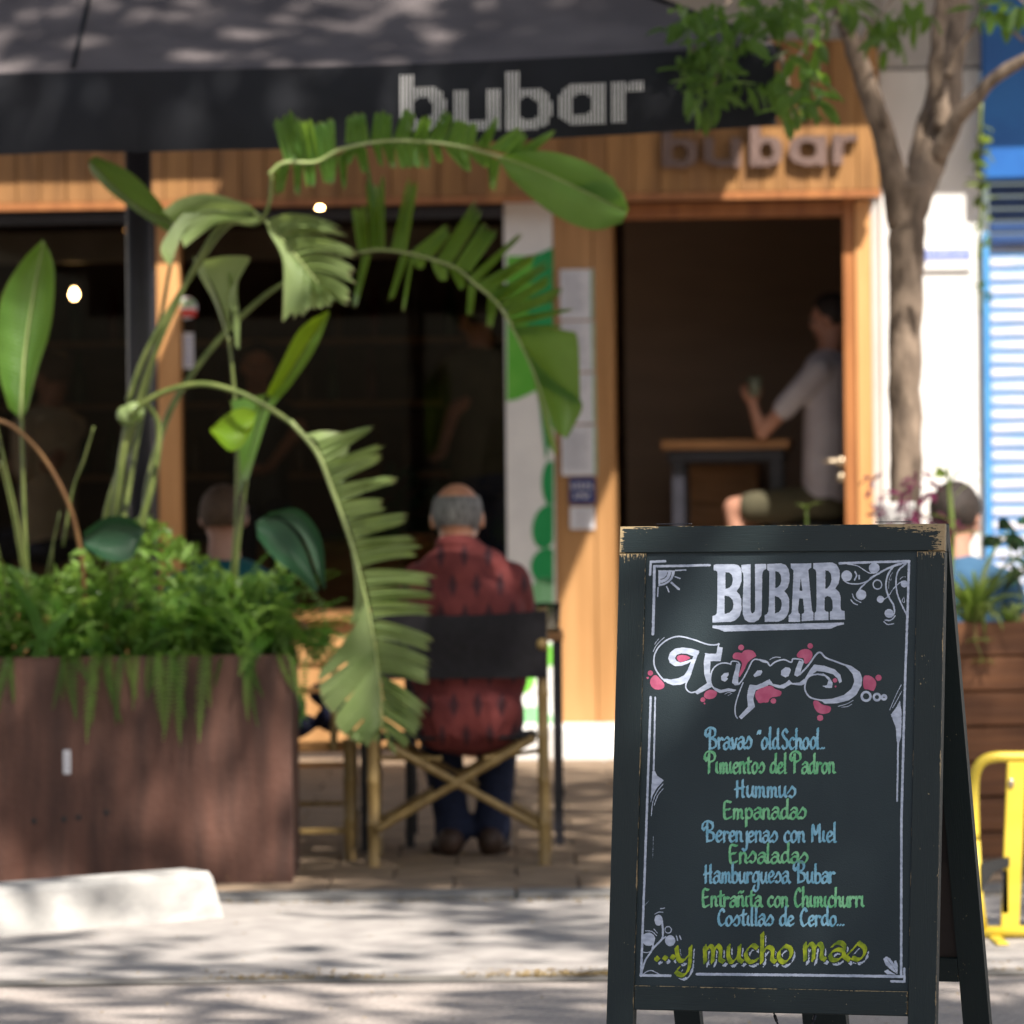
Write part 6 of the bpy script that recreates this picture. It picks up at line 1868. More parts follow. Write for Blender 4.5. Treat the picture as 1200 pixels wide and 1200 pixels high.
# ------------------------------------------------------------------ the chalkboard, in focus
yaw, tl, tk, Wd = R_(18.7), R_(7.3), R_(18.0), .592
bu = Vector((math.cos(yaw), -math.sin(yaw), 0)); bn = Vector((-math.sin(yaw), -math.cos(yaw), 0))
bv = Vector((0, 0, -1)) * math.cos(tl) + bn * math.sin(tl)
bm_n = bn * math.cos(tl) + Vector((0, 0, 1)) * math.sin(tl)      # out of the front face
BC = Vector((.472, 8.4, CAMZ - .028))
board = thing('chalkboard_sign', 'dark painted folding chalkboard menu sign with worn wooden frame', 'chalkboard', (BC.x, BC.y, 0), -yaw)
LEN = BC.z / math.cos(tl)
def bar_mesh(name, O, A, Bv, Nn, L, Wb, T, wear, mat_, parent, nl=70, nw=10, uoff=0.0):
    """bar from corner O, along A (length L), across B (width Wb), thickness T behind the face"""
    vs, uvs, fs, wr = [], [], [], []
    e = .0012
    js = [0, e, *[Wb * k / nw for k in range(1, nw)], Wb - e, Wb]
    ls = [0, e, *[L * k / nl for k in range(1, nl)], L - e, L]
    for i, l in enumerate(ls):
        for j, w in enumerate(js):
            edge = (i in (0, len(ls) - 1)) or (j in (0, len(js) - 1))
            vs.append(O + A * l + Bv * w - Nn * (e if edge else 0)); uvs.append((w + uoff, l + uoff * 3)); wr.append(wear(l, w) + (.12 if edge else 0))
    J = len(js)
    for i in range(len(ls) - 1):
        for j in range(J - 1):
            q = i * J + j; fs.append((q, q + 1, q + J + 1, q + J))
    # rim loop going to the back
    loop = [j for j in range(J)] + [i * J + J - 1 for i in range(1, len(ls))] + [(len(ls) - 1) * J + j for j in range(J - 2, -1, -1)] + [i * J for i in range(len(ls) - 2, 0, -1)]
    b0 = len(vs)
    for q in loop:
        vs.append(vs[q] - Nn * (T - e)); uvs.append((uvs[q][0] + .03, uvs[q][1])); wr.append(.05)
    b1 = len(vs)
    for q in loop:
        vs.append(vs[q] - Nn * .0); uvs.append((uvs[q][0] + .005, uvs[q][1])); wr.append(wr[q] - .03)
    n = len(loop)
    for k in range(n):
        fs.append((b1 + k, b0 + k, b0 + (k + 1) % n, b1 + (k + 1) % n))
    fs.append(tuple(b0 + k for k in range(n)))
    mb = MB(); mb.add(vs, fs, uvs)
    o = mb.build(name, mat_, parent)
    at_ = o.data.attributes.new('wear', 'FLOAT', 'POINT'); at_.data.foreach_set('value', np.array(wr, dtype=np.float32))
    return o
hw = Wd / 2; SW = .049; RT = .047
TH = .021
P0 = BC - bu * hw
rv = lambda l, w, L, W_: 0
def wear_top(l, w):
    L = Wd
    a = max(0, .95 - l / .010 * .45 - max(0, w - .03) * 4) if l < .03 else 0
    b_ = max(0, 1.0 - (L - l) / .016 * .42)
    c = .80 - w / .006 * .45 if l < .075 else (.52 - w / .004 * .5)
    c2 = .92 - w / (.004 + .016 * max(0, (l - L + .12) / .12)) * .40 if l > L - .12 else 0
    return max(0, a, b_, c, c2)
def wear_stile(l, w):
    return max(0, .48 - min(w, SW - w) / .0022 * .3 + .25 * math.sin(l * 47) * math.sin(l * 13) - .12, .62 - l / .022 * .4, (.42 - min(w, SW - w) / .0016 * .25) if random.random() < .8 else 0, .25 if abs(l - .36) < .01 and w < .01 else 0)
def wear_bot(l, w): return max(0, .60 - w / .0035 * .42, .4 - (.5 - abs(l / .49 - .5)) * 30)
bar_mesh('top_rail', P0, bu, bv, bm_n, Wd, RT, TH, wear_top, M['worn'], board, 110, 14, .3)
bar_mesh('stile', P0 + bv * (RT + .0015), bv, bu, bm_n, LEN - RT - .0015, SW, TH, wear_stile, M['worn'], board, 120, 10, .9)
bar_mesh('stile', P0 + bv * (RT + .0015) + bu * (Wd - SW), bv, bu, bm_n, LEN - RT - .0015, SW, TH, wear_stile, M['worn'], board, 120, 10, 1.7)
bar_mesh('bottom_rail', P0 + bu * (SW + .001) + bv * .811, bu, bv, bm_n, Wd - 2 * SW - .002, .042, TH, wear_bot, M['worn'], board, 80, 10, 2.3)
# bare wood edge of the right stile and the panel
REC = .006
mb = MB()
c = BC + bv * ((RT + .811) / 2 + .001) - bm_n * (REC + .004)
mb.obox(c, bu * (hw - SW + .004), bv * ((.811 - RT) / 2 + .002), bm_n * .004)
panel = mb.build('chalk_panel', M['board'], board)
PP = BC - bm_n * REC
def onboard(lift):
    P = PP + bm_n * lift
    return lambda x, y: ray_plane(x, y, P, bm_n)
def put(F, m, name, label=None, lift=.0005, seed=1, rough=.10):
    if rough: F.rough(rough, seed)
    mb = MB(); flat_field(mb, F, onboard(lift))
    return mb.build(name, M[m], panel, label=label)

# ---- hand lettering
S = {
 'a': (.80, [[(.60, .56), (.34, .62), (.08, .38), (.12, .04), (.38, .0), (.62, .3)], [(.16, .84), (.40, 1.04), (.66, .86), (.64, .3), (.88, .0)]]),
 'b': (.74, [[(.12, 1.85), (.1, .12)], [(.12, .62), (.36, .97), (.64, .7), (.6, .2), (.32, .0), (.1, .12)]]),
 'c': (.66, [[(.6, .84), (.36, 1.0), (.08, .6), (.12, .18), (.34, .0), (.62, .16)]]),
 'd': (.80, [[(.62, .86), (.36, 1.0), (.08, .62), (.1, .16), (.33, .03), (.62, .4)], [(.66, 1.85), (.63, .3), (.8, .02)]]),
 'e': (.68, [[(.12, .45), (.5, .62), (.56, .9), (.3, 1.0), (.08, .6), (.12, .16), (.34, .0), (.62, .18)]]),
 'g': (.78, [[(.62, .86), (.36, 1.0), (.08, .62), (.1, .2), (.33, .1), (.62, .4)], [(.66, 1.02), (.64, -.3), (.4, -.75), (.1, -.55), (.2, -.25)]]),
 'h': (.76, [[(.12, 1.85), (.1, .0)], [(.12, .55), (.36, .97), (.6, .78), (.58, .2), (.74, .02)]]),
 'i': (.44, [[(.14, .97), (.1, .25), (.28, .02)]]),
 'j': (.44, [[(.34, .95), (.34, -.35), (.12, -.8), (-.12, -.6)]]),
 'l': (.36, [[(.14, 1.85), (.1, .2), (.26, .02)]]),
 'm': (1.02, [[(.08, .97), (.1, .0)], [(.1, .6), (.3, .97), (.46, .75), (.44, .0)], [(.46, .6), (.66, .97), (.82, .75), (.8, .2), (.96, .02)]]),
 'n': (.76, [[(.08, .97), (.1, .0)], [(.1, .58), (.36, .97), (.58, .75), (.56, .2), (.72, .02)]]),
 'o': (.74, [[(.36, 1.0), (.08, .62), (.12, .15), (.36, .0), (.64, .4), (.6, .85), (.36, 1.0)]]),
 'p': (.74, [[(.1, .97), (.12, -.75)], [(.12, .62), (.36, .97), (.64, .7), (.6, .2), (.32, .02), (.12, .2)]]),
 'r': (.60, [[(.08, .97), (.12, .0)], [(.12, .58), (.34, .95), (.58, .84)]]),
 's': (.74, [[(.0, .42), (.22, .72), (.38, 1.02)], [(.38, 1.02), (.66, .72), (.64, .3), (.4, .02), (.14, .14)]]),
 't': (.58, [[(.3, 1.55), (.26, .25), (.46, .02)], [(.0, 1.02), (.6, 1.14)]]),
 'u': (.76, [[(.08, .97), (.08, .3), (.26, .0), (.56, .4)], [(.6, .97), (.57, .22), (.74, .02)]]),
 'v': (.66, [[(.04, .97), (.3, .03), (.6, .97)]]),
 'y': (.82, [[(.06, .97), (.14, .3), (.34, .1), (.62, .5)], [(.68, 1.0), (.62, -.3), (.38, -.8), (.06, -.62), (.16, -.34)]]),
 'B': (1.10, [[(.28, 1.75), (.26, .02)], [(-.02, 1.1), (-.24, 1.35), (-.12, 1.78), (.3, 1.95), (.82, 1.76), (.82, 1.24), (.32, 1.0)], [(.32, 1.0), (.92, .78), (.90, .22), (.26, .02)], [(-.02, 1.1), (.08, 1.4)]]),
 'P': (.98, [[(.28, 1.75), (.26, .02)], [(-.02, 1.1), (-.24, 1.35), (-.12, 1.78), (.3, 1.95), (.88, 1.76), (.90, 1.22), (.32, .94)], [(-.02, 1.1), (.08, 1.4)]]),
 'H': (.92, [[(.12, 1.65), (.12, .02)], [(.64, 1.72), (.62, .2), (.76, .02)], [(-.08, .82), (.76, .98)]]),
 'E': (.82, [[(.66, 1.6), (.1, 1.58), (.12, .06), (.70, .14)], [(.12, .84), (.54, .92)]]),
 'M': (1.06, [[(.08, .02), (.12, 1.65), (.46, .7), (.82, 1.7), (.86, .2), (.98, .02)]]),
 'C': (.80, [[(.68, 1.45), (.42, 1.72), (.1, 1.1), (.1, .4), (.36, .0), (.72, .24)]]),
 'S': (.76, [[(.62, 1.45), (.38, 1.72), (.1, 1.42), (.22, 1.05), (.56, .72), (.56, .2), (.28, .0), (.04, .26)]]),
 '.': (.26, [[(.1, .06), (.12, .04)]]),
 '"': (.44, [[(.1, 1.6), (.04, 1.35)], [(.3, 1.6), (.24, 1.35)]]),
 '~': (0, [[(-.66, 1.30), (-.5, 1.42), (-.32, 1.30), (-.16, 1.42)]]),
 ' ': (.56, []), '_': (.24, []),
}
def advance(text): return sum(S[c][0] for c in text)
def write(F, text, x0, x1, base, xh, w, nib, seed=0, jit=.03, dx=0, dy=0, smooth=True):
    r = random.Random(seed)
    sx = (x1 - x0) / advance(text)
    x = x0
    for ch in text:
        adv, st = S[ch]
        jy = r.uniform(-jit, jit) * xh; jx = r.uniform(-jit, jit) * sx; sc = 1 + r.uniform(-.05, .05)
        for s_ in st:
            F.stroke([(x + jx + a * sx * .92 + dx, base + jy - b * xh * sc + dy) for a, b in s_], w, nib=nib)
        x += adv * sx
    return F
lines = [('Bravas "old_School..', 829, 967, 877.5, 13.0, 'cblue'), ('Pimientos del Padron', 828, 979, 906, 12.6, 'cgreen'), ('Hummus', 862, 933, 934, 12.2, 'cblue'), ('Empanadas', 848, 946, 959.5, 12.2, 'cgreen'),
         ('Berenjenas con Miel', 826, 981, 986.5, 12.4, 'cblue'), ('Ensaladas', 854.5, 948, 1011.2, 12.2, 'cgreen'), ('Hamburguesa Bubar', 825.5, 979, 1034.5, 12.4, 'cblue'),
         ('Entran~ita con Chimichurri', 823.5, 1014, 1062.5, 12.0, 'cgreen'), ('Costillas de Cerdo...', 841, 990, 1084.6, 11.6, 'cblue')]
for k, (tx, x0, x1, by, xh, m) in enumerate(lines):
    F = Field(x0 - 10, by - xh * 2.15, x1 + 6, by + xh * 1.0, .33)
    write(F, tx, x0, x1, by, xh, 1.6, (1.7, R_(42)), seed=k)
    put(F, m, 'menu_line', 'menu line reading ' + tx.replace('n~', 'ñ').replace('"', '').replace('_', ' '), seed=k, rough=.22)
# the olive line
F = Field(760, 1085, 1030, 1152, .33); F2 = Field(760, 1085, 1030, 1156, .33)
nib = (4.6, R_(48))
for FF, dx, dy, w_, nb_ in ((F, 0, 0, 1.5, nib), (F2, 3.0, 4.2, .9, (4.0, R_(48)))):
    for (tx, x0, x1, by, xh) in (('y', 791, 815, 1128, 18), ('mucho', 824, 931, 1127.5, 19), ('mas', 941, 1017, 1125, 19)):
        write(FF, tx, x0, x1, by, xh, w_, nb_, seed=5, jit=0, dx=dx, dy=dy)
    for x in (769.5, 779, 788):
        FF.stroke([(x - 1 + dx, 1122.5 + dy - (x - 769) * .12), (x + 2 + dx, 1125 + dy - (x - 769) * .12)], w_, nib=nb_)
F2.F = np.maximum(F2.F, -(F.F[:F2.F.shape[0], :F2.F.shape[1]] if F.F.shape == F2.F.shape else np.vstack([F.F, np.full((F2.F.shape[0] - F.F.shape[0], F.F.shape[1]), 9.0)])) + 1.4)
put(F2, 'chalk', 'letter_shadow', 'thin white shadow strokes under the olive words', .0004, rough=.35)['kind'] = 'stuff'
put(F, 'colive', 'menu_line', 'olive green line reading ...y mucho mas', .0006, rough=.25)
# ---- BUBAR
cB = lambda P: [(825 + x / 6.857, 650 + y / 6.857) for x, y in P]
F = Field(832, 655, 994, 745, .3)
F.poly(cB([(78, 82), (105, 76), (240, 76), (275, 84), (294, 105), (302, 140), (302, 210), (285, 262), (262, 292), (285, 320), (300, 360), (302, 440), (285, 495), (250, 528), (215, 540), (68, 545), (68, 492), (90, 488), (102, 470), (107, 400), (108, 140), (98, 130), (78, 125)]),
       [cB([(172, 140), (205, 145), (225, 165), (232, 205), (225, 240), (205, 265), (172, 275)]), cB([(165, 328), (200, 335), (228, 360), (238, 400), (230, 440), (205, 465), (165, 478)])])
F.poly(cB([(300, 82), (375, 76), (374, 440), (380, 465), (392, 472), (405, 460), (411, 440), (410, 76), (500, 74), (500, 115), (480, 125), (468, 150), (465, 440), (460, 490), (438, 525), (405, 543), (360, 543), (328, 522), (312, 480), (310, 400), (318, 200), (314, 150), (300, 128)]))
F.poly(cB([(508, 75), (620, 70), (655, 82), (680, 115), (688, 170), (686, 220), (672, 265), (645, 293), (668, 320), (684, 355), (684, 440), (668, 490), (640, 520), (600, 538), (488, 540), (488, 485), (505, 478), (515, 460), (522, 400), (525, 135), (508, 122)]),
       [cB([(573, 132), (600, 140), (618, 165), (622, 205), (612, 240), (595, 260), (573, 270)]), cB([(570, 332), (600, 342), (620, 365), (625, 400), (618, 440), (600, 462), (570, 472)])])
F.poly(cB([(698, 72), (862, 70), (862, 105), (848, 112), (838, 125), (868, 450), (880, 466), (880, 528), (785, 535), (785, 478), (800, 470), (805, 450), (795, 352), (765, 352), (756, 440), (758, 465), (772, 478), (772, 540), (680, 540), (680, 488), (695, 478), (705, 460), (720, 130), (710, 118), (698, 108)]), [cB([(778, 190), (791, 290), (767, 290)])])
F.poly(cB([(878, 68), (1030, 62), (1065, 80), (1088, 120), (1092, 175), (1082, 230), (1055, 272), (1085, 300), (1098, 340), (1098, 430), (1105, 448), (1130, 452), (1132, 520), (1012, 524), (1012, 458), (1028, 450), (1035, 430), (1032, 370), (1015, 340), (990, 332), (970, 345), (968, 440), (978, 455), (1000, 460), (1000, 525), (888, 528), (888, 468), (900, 455), (905, 400), (903, 140), (895, 122), (878, 112)]), [cB([(975, 125), (1000, 130), (1020, 155), (1025, 200), (1015, 240), (990, 270), (975, 275)])])
F.poly(cB([(68, 570), (1125, 545), (1125, 560), (1075, 570), (1020, 595), (160, 618), (120, 600), (68, 588)]))
put(F, 'chalk', 'title_lettering', 'white block lettering reading BUBAR', rough=.12)
# ---- Tapas
t1 = lambda P: [(750 + x / 8, 735 + y / 8) for x, y in P]
t2_ = lambda P: [(890 + x / 7.059, 735 + y / 7.059) for x, y in P]
F = Field(755, 738, 1050, 848, .3)
st = lambda P, w: F.stroke(P, w)
st(t1([(742, 158), (700, 166), (650, 164), (590, 148), (500, 115), (400, 90), (330, 90), (250, 122), (180, 180), (140, 250), (130, 320), (145, 390), (190, 460), (235, 508)]), 1.7)
st(t1([(738, 155), (722, 252)]), 1.6); st(t1([(722, 254), (650, 254), (612, 246)]), 1.5)
F.poly(t1([(735, 185), (776, 190), (756, 318), (662, 318), (656, 420), (672, 560), (540, 630), (508, 608), (560, 570), (628, 525), (602, 440), (598, 330), (612, 246), (720, 262)]))
F.poly(t1([(215, 480), (290, 490), (360, 478), (415, 450), (448, 400), (480, 320), (520, 232), (558, 235), (540, 262), (502, 330), (472, 430), (442, 515), (380, 540), (310, 544), (255, 525)]))
st(t1([(540, 245), (505, 340), (470, 450), (432, 530), (436, 582), (475, 612), (520, 606)]), 1.6)
F.poly(t1([(557, 222), (520, 210), (470, 198), (400, 190), (330, 200), (282, 238), (264, 290), (280, 335), (330, 366), (390, 362), (450, 340), (497, 310), (482, 300), (430, 318), (380, 332), (345, 318), (328, 290), (345, 258), (390, 246), (440, 250), (500, 272), (535, 262)]))
st(t1([(852, 345), (790, 335), (730, 350), (685, 392), (664, 450), (664, 520), (692, 572), (740, 602)]), 1.6)
F.poly(t1([(690, 562), (760, 588), (830, 572), (905, 588), (880, 606), (820, 602), (750, 618), (700, 592)]))
st(t1([(850, 348), (862, 320), (915, 324), (938, 352)]), 1.5)
F.poly(t1([(904, 336), (942, 352), (926, 440), (920, 505), (928, 542), (890, 546), (862, 520), (872, 462), (892, 400)]))
F.poly(t1([(830, 425), (790, 430), (760, 460), (764, 498), (798, 512), (826, 484), (812, 470), (832, 448)]))
st(t1([(926, 535), (962, 490), (1002, 420), (1058, 312), (1112, 304), (1150, 322), (1200, 332)]), 1.6)
st(t1([(966, 520), (920, 640), (893, 740), (895, 820), (912, 852)]), 1.4)
F.poly(t1([(1028, 538), (1090, 545), (1150, 522), (1200, 492), (1210, 530), (1200, 548), (1085, 590), (1062, 670), (1078, 748), (950, 864), (926, 838), (1012, 745), (1003, 650), (1014, 580)]))
F.poly(t1([(1142, 405), (1100, 405), (1064, 450), (1076, 468), (1130, 450), (1146, 425)]))
st(t2_([(0, 268), (60, 285), (88, 318), (130, 288), (200, 268), (262, 290), (278, 262), (345, 268), (362, 288)]), 1.7)
F.poly(t2_([(-5, 475), (50, 460), (82, 428), (112, 468), (170, 480), (218, 460), (245, 435), (272, 462), (330, 458), (372, 425), (378, 470), (330, 482), (260, 472), (200, 508), (150, 502), (100, 482), (76, 474), (30, 500), (-5, 508)]))
F.poly(t2_([(215, 330), (180, 358), (178, 395), (215, 416), (242, 405), (260, 355), (250, 335)]))
F.poly(t2_([(328, 275), (367, 290), (346, 350), (336, 395), (310, 410), (288, 395), (300, 340)]))
st(t2_([(335, 390), (400, 320), (452, 248), (482, 214), (510, 212), (548, 252), (620, 280), (700, 310)]), 2.0)
F.poly(t2_([(690, 300), (760, 320), (830, 370), (850, 420), (845, 480), (800, 560), (740, 605), (640, 630), (540, 633), (500, 598), (600, 592), (700, 560), (760, 510), (785, 450), (772, 390), (735, 345)]))
st(t2_([(485, 388), (420, 402), (384, 450), (378, 520), (420, 580), (515, 606)]), 1.8)
F.poly(t2_([(452, 308), (540, 320), (625, 350), (670, 395), (682, 450), (662, 464), (645, 425), (610, 390), (540, 370), (475, 362), (430, 395), (388, 440), (374, 472), (340, 482), (372, 430), (420, 350)]))
F.poly(t2_([(480, 385), (530, 383), (578, 415), (606, 460), (600, 502), (550, 502), (522, 486), (558, 480), (570, 440), (540, 405), (490, 397)]))
for (x, y, r, r2) in ((882, 572, 46, 26), (972, 578, 36, 17), (1030, 580, 27, 6)):
    (X_, Y_), = t2_([(x, y)]); F.disc(X_, Y_, r / 7.059, r2 / 7.059)
for P, w in ((t1([(180, 105), (152, 138), (138, 162)]), .7), (t1([(228, 95), (180, 140), (145, 185), (124, 228)]), .7), (t1([(795, 628), (830, 612), (862, 622)]), .7), (t1([(825, 640), (850, 628)]), .6), (t2_([(85, 270), (120, 248), (175, 250)]), .8), (t2_([(92, 262), (130, 250)]), .6), (t2_([(650, 655), (720, 635), (775, 605)]), .7), (t2_([(680, 662), (730, 655), (765, 635)]), .7)):
    F.stroke(P, w)
put(F, 'chalk', 'script_lettering', 'outlined script lettering reading Tapas with white shadow', .0006, rough=.10)
F = Field(752, 738, 1050, 850, .3)
def D_(P, r): F.disc(P[0][0], P[0][1], r)
def PK(P): F.poly([(q_.x, q_.y) for q_ in cr([(a_[0], a_[1], 0) for a_ in P], 4, True)])
PK(t1([(345, 292), (362, 265), (420, 262), (472, 286), (430, 312), (375, 326)])); D_(t1([(97, 430)]), 3.1); D_(t1([(72, 475)]), 1.3); PK(t1([(150, 450), (195, 490), (230, 540), (208, 578), (150, 584), (105, 552), (96, 500), (118, 462)]))
PK(t1([(600, 632), (622, 600), (665, 585), (718, 605), (716, 640), (690, 665), (640, 675), (606, 658)])); D_(t1([(590, 680)]), 2.9); D_(t1([(605, 715)]), 1.1); D_(t1([(948, 190)]), 3.4)
PK(t1([(868, 272), (882, 245), (912, 236), (955, 242), (972, 222), (1010, 212), (1050, 218), (1078, 242), (1088, 272), (1060, 290), (1012, 330), (980, 395), (935, 465), (926, 440), (955, 360), (940, 312), (880, 296)]))
PK(t1([(1090, 600), (1130, 585), (1210, 552), (1210, 690), (1150, 704), (1100, 688), (1080, 645)]))
D_(t2_([(420, 155)]), 3.2); PK(t2_([(310, 225), (340, 190), (390, 180), (430, 200), (438, 240), (420, 275), (392, 302), (368, 290), (365, 258), (318, 250)]))
PK(t2_([(-12, 512), (50, 492), (100, 485), (130, 510), (180, 532), (168, 568), (100, 582), (60, 612), (-12, 622)])); D_(t2_([(115, 610)]), 3.2)
PK(t2_([(448, 612), (480, 608), (520, 640), (586, 658), (582, 700), (530, 718), (480, 702), (450, 655)])); D_(t2_([(502, 750)]), 3.6)
PK(t2_([(862, 410), (910, 402), (950, 428), (966, 470), (945, 525), (900, 515), (862, 500)])); D_(t2_([(985, 418)]), 3.6); D_(t2_([(625, 440)]), 2.6); D_(t2_([(630, 490)]), 1.0)
F.rough(.12, 1)
V, Fa = F.mesh()
par_ = list(range(len(V)))
def find_(a):
    while par_[a] != a: par_[a] = par_[par_[a]]; a = par_[a]
    return a
for f_ in Fa:
    for q_ in f_[1:]: par_[find_(q_)] = find_(f_[0])
comps = {}
for f_ in Fa: comps.setdefault(find_(f_[0]), []).append(f_)
fn3 = onboard(.00035)
for fs_ in comps.values():
    if len(fs_) < 6: continue
    ids = sorted({q_ for f_ in fs_ for q_ in f_}); mp_ = {q_: k for k, q_ in enumerate(ids)}
    mb = MB(); mb.add([fn3(*V[q_]) for q_ in ids], [tuple(mp_[q_] for q_ in f_) for f_ in fs_]); mb.build('pink_bubble', M['cpink'], panel)
# ---- border, sun and flourishes
F = Field(746, 654, 1072, 1152, .36)
st = lambda P, w, s=True: F.stroke(P, w, smooth=s)
st([(766.8, 663.6), (766.4, 700), (765.2, 743)], 3.2, False); st([(766.8, 663.6), (800, 663), (831.5, 662.2)], 2.8, False)
st([(762.6, 658.4), (779.5, 657.6)], 2.8, False); st([(762.6, 658.4), (761.8, 673.5)], 2.6, False)
q = [(771.5 + 19.5 * math.cos(a), 668.3 + 18.5 * math.sin(a)) for a in [k * math.pi / 20 for k in range(11)]]
F.poly([(771.5, 668.3)] + q)
for r_ in (14.8, 10.2):
    F.stroke([(774 + (r_ - 2) * math.cos(a), 670.6 + (r_ - 2) * math.sin(a)) for a in [k * math.pi / 20 for k in range(0, 11)]], .9, cut=True)
for a, b in (((791.8, 668.5), (803.5, 668)), ((791, 675.7), (797, 678)), ((781.3, 687.5), (783.8, 693.5)), ((771.2, 688.5), (770.6, 699))): st([a, b], 1.5, False)
st([(787, 683), (795.5, 690.2)], 2.6, False)
st([(762.6, 817), (757, 980), (751.2, 1142.8)], 2.6, False); st([(767.8, 817), (767.0, 860), (766, 902)], 2.0, False)
F.poly([(764.6, 903), (767.2, 903), (770, 909), (778, 914.5), (770, 923), (765, 932), (762.4, 941)])
st([(777, 918.5), (770, 928), (765, 940), (763.2, 956)], .9); st([(777.4, 924), (771, 932), (766.4, 944)], .8)
st([(765.6, 980), (765, 1006)], .4)
st([(750.8, 1143), (785.5, 1143.4)], 3.0, False); st([(817, 1141.6), (930, 1142.6), (1057, 1144.4)], 3.2, False)
st([(984, 660.2), (1030, 658.6), (1065.5, 657.6)], 2.8, False)
st([(1065.3, 657.6), (1063.6, 715), (1060.6, 800), (1059.2, 850), (1056.4, 960), (1056.0, 1144.6)], 2.8, False)
cF = lambda P: [(900 + x / 6.667, 640 + y / 6.667) for x, y in P]
st(cF([(1090, 125), (1000, 145), (900, 190), (830, 235), (760, 280), (700, 295), (630, 290), (590, 265)]), 1.5)
st(cF([(1060, 132), (960, 165), (880, 205), (800, 250)]), 2.0); st(cF([(820, 240), (750, 300), (708, 350), (700, 388)]), 1.7)
for x, y, r in ((615, 232, 42), (830, 172, 42), (728, 380, 40), (878, 415, 28), (945, 525, 34), (1065, 295, 28)):
    (X_, Y_), = cF([(x, y)]); F.disc(X_, Y_, r / 6.667)
(X_, Y_), = cF([(855, 300)]); F.disc(X_, Y_, 5.7, 4.5, ry=6.2)
st(cF([(620, 140), (700, 155), (780, 205), (820, 212)]), 1.1)
st(cF([(1070, 130), (990, 152), (935, 230), (922, 320), (945, 400), (980, 460), (987, 520), (962, 552)]), 2.0)
st(cF([(1080, 135), (1020, 190), (1000, 270), (1010, 370), (1050, 470), (1088, 545)]), 1.7); st(cF([(1050, 272), (990, 320), (940, 390), (900, 420)]), 1.0)
st(cF([(680, 200), (692, 230), (676, 264)]), 1.7); st(cF([(712, 230), (712, 256)]), 1.8); st(cF([(660, 375), (676, 412), (725, 440)]), 1.1); st(cF([(648, 420), (668, 445), (698, 458)]), 1.1)
st(cF([(915, 578), (960, 578), (994, 545)]), 1.5); st(cF([(905, 590), (935, 612), (980, 606)]), 1.3); st(cF([(975, 205), (950, 250), (942, 330)]), .6); st(cF([(965, 240), (955, 290)]), .5); st(cF([(1030, 260), (1050, 242), (1075, 240)]), .6); st(cF([(1065, 390), (1066, 440), (1048, 428), (1062, 395)]), .7)
cL = lambda P: [(740 + x / 7.5, 1050 + y / 7.5) for x, y in P]
for x, y, r, ry in ((150, 380, 58, 58), (238, 213, 36, 48), (340, 393, 45, 48)):
    (X_, Y_), = cL([(x, y)]); F.disc(X_, Y_, r / 7.5, ry=ry / 7.5)
(X_, Y_), = cL([(322, 297)]); F.disc(X_, Y_, 4.3, 3.2)
st(cL([(268, 215), (275, 290), (275, 350), (262, 385), (200, 450), (165, 495)]), 2.2); st(cL([(300, 358), (278, 372), (262, 390)]), 1.8); st(cL([(190, 420), (178, 480), (125, 560), (96, 650), (84, 705)]), 1.9)
st(cL([(95, 490), (130, 498), (162, 490)]), 1.0); st(cL([(90, 702), (130, 667), (180, 656), (240, 686), (282, 696)]), 1.1); st(cL([(122, 306), (180, 312), (222, 350)]), 1.0); st(cL([(198, 290), (228, 326)]), 1.0); st(cL([(205, 160), (240, 142), (276, 142)]), 1.1); st(cL([(255, 112), (292, 106)]), 1.1); st(cL([(393, 345), (406, 390)]), 1.3); st(cL([(424, 350), (434, 382)]), 1.3); st(cL([(118, 80), (150, 45)]), .4)
cR_ = lambda P: [(890 + x / 6.667, 1060 + y / 6.667) for x, y in P]
F.poly(cR_([(968, 425), (990, 405), (1020, 420), (1055, 470), (1080, 545), (1030, 512), (985, 470)])); F.poly(cR_([(1050, 440), (1070, 436), (1082, 480), (1078, 532), (1056, 482)])); F.poly(cR_([(972, 522), (1000, 508), (1062, 546), (1000, 545)]))
F.stroke(cR_([(1000, 430), (1045, 490), (1078, 545)]), .4, cut=True)
st(cR_([(1030, 600), (1133, 602)]), 2.8, False); st(cR_([(1133, 600), (1131, 500)]), 2.6, False)
w_ = lambda P: [(1000 + x / 3, 800 + y / 3) for x, y in P]
F.poly(w_([(164, 62), (170, 110), (168, 190), (160, 215), (152, 205), (150, 160), (132, 112), (150, 88)])); st(w_([(158, 190), (156, 300), (154, 416)]), 2.0, False)
st(w_([(168, 8), (148, 48), (128, 96)]), .8); st(w_([(170, 30), (150, 68), (138, 88)]), .8)
put(F, 'chalk', 'border_drawing', 'white drawn border with sun, vines and flourishes', .00042, rough=.16)

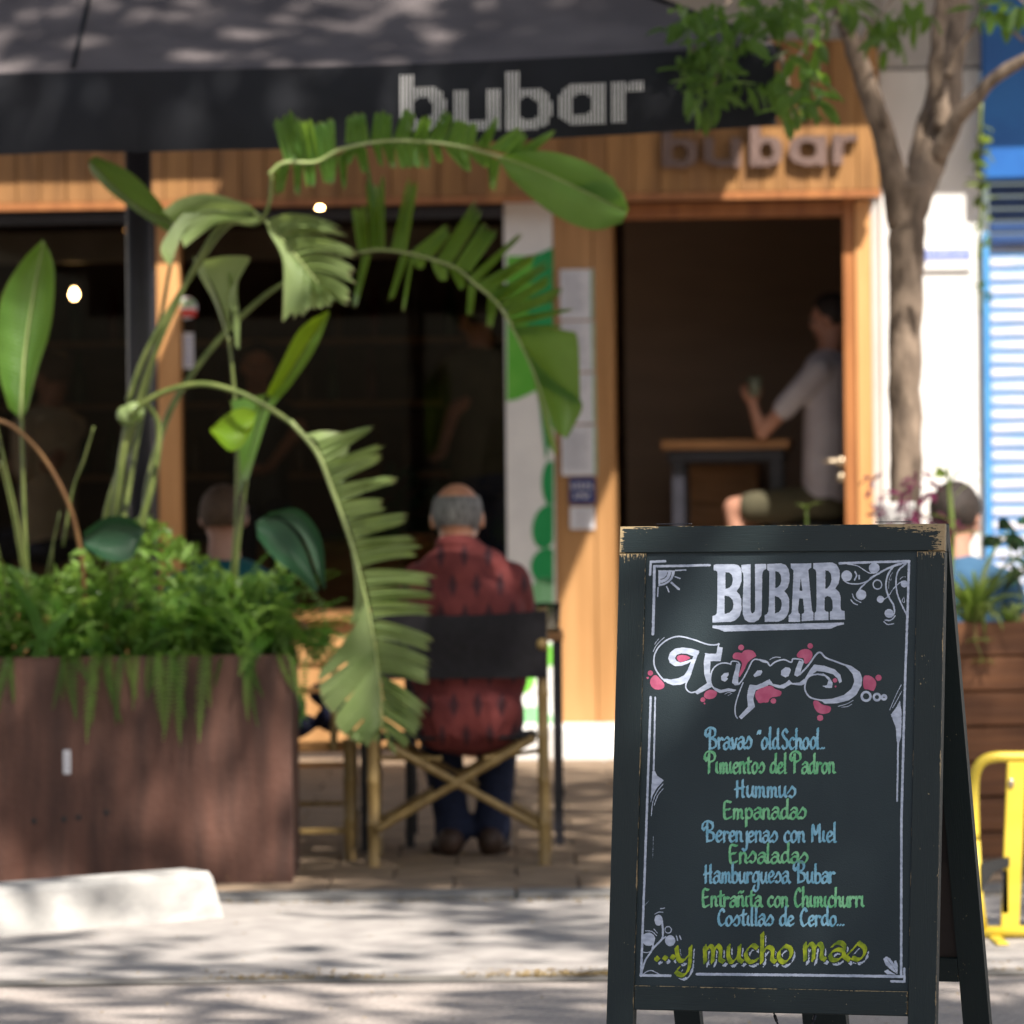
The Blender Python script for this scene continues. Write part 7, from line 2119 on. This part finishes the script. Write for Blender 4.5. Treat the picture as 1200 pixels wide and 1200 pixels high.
# ---- the rear leaf
P0b = BC - bn * .030
bvb = Vector((0, 0, -1)) * math.cos(tk) - bn * math.sin(tk)
bmb = -bn * math.cos(tk) + Vector((0, 0, 1)) * math.sin(tk)    # outward of the rear leaf
LB = BC.z / math.cos(tk)
wz = lambda l, w: .1 if (w < .002 or w > SW - .002) else 0
Q0 = P0b - bu * hw + bmb * .0
bar_mesh('rear_top_rail', Q0, bu, bvb, bmb, Wd, RT, TH, wz, M['worn'], board, 40, 6, 3.3)
bar_mesh('rear_stile', Q0 + bvb * (RT + .001), bvb, bu, bmb, LB - RT - .001, SW, TH, wz, M['worn'], board, 40, 5, 4.1)
bar_mesh('rear_stile', Q0 + bvb * (RT + .001) + bu * (Wd - SW), bvb, bu, bmb, LB - RT - .001, SW, TH, wz, M['worn'], board, 40, 5, 5.2)
bar_mesh('rear_bottom_rail', Q0 + bu * (SW + .001) + bvb * .815, bu, bvb, bmb, Wd - 2 * SW - .002, .045, TH, wz, M['worn'], board, 40, 5, 6.1)
mb = MB(); mb.obox(P0b + bvb * ((RT + .815) / 2 + .001) - bmb * .010, bu * (hw - SW + .004), bvb * ((.815 - RT) / 2), bmb * .004); mb.build('rear_panel', M['boardback'], board)
bar_mesh('rear_centre_leg', Q0 + bu * (hw - .052) + bvb * .862, bvb, bu, bmb, .12, .082, TH, wz, M['worn'], board, 10, 5, 7.1)
# hinges and the chain
for s in (-.2, .2):
    mb = MB(); mb.box((-.03, -.012, 0), (.03, .012, .0015), .0005); mb.v = [BC - bn * .015 + bu * (s + p.x) - bn * p.y + Vector((0, 0, p.z + .003)) for p in mb.v]; mb.build('hinge', M['darkmetal'], board)
ca_ = BC + bv * .845 - bm_n * TH; cb_ = P0b + bvb * .845 - bmb * TH
mb = MB()
for i in range(26):
    t = i / 25; p = ca_.lerp(cb_, t) - Vector((0, 0, .10 * (1 - (2 * t - 1) ** 2)))
    q = ca_.lerp(cb_, t + .03) - Vector((0, 0, .10 * (1 - (2 * t + .06 - 1) ** 2)))
    mb.tube([p, q], .003 if i % 2 else .0018, 6)
mb.build('chain', M['darkmetal'], board, kind='stuff')
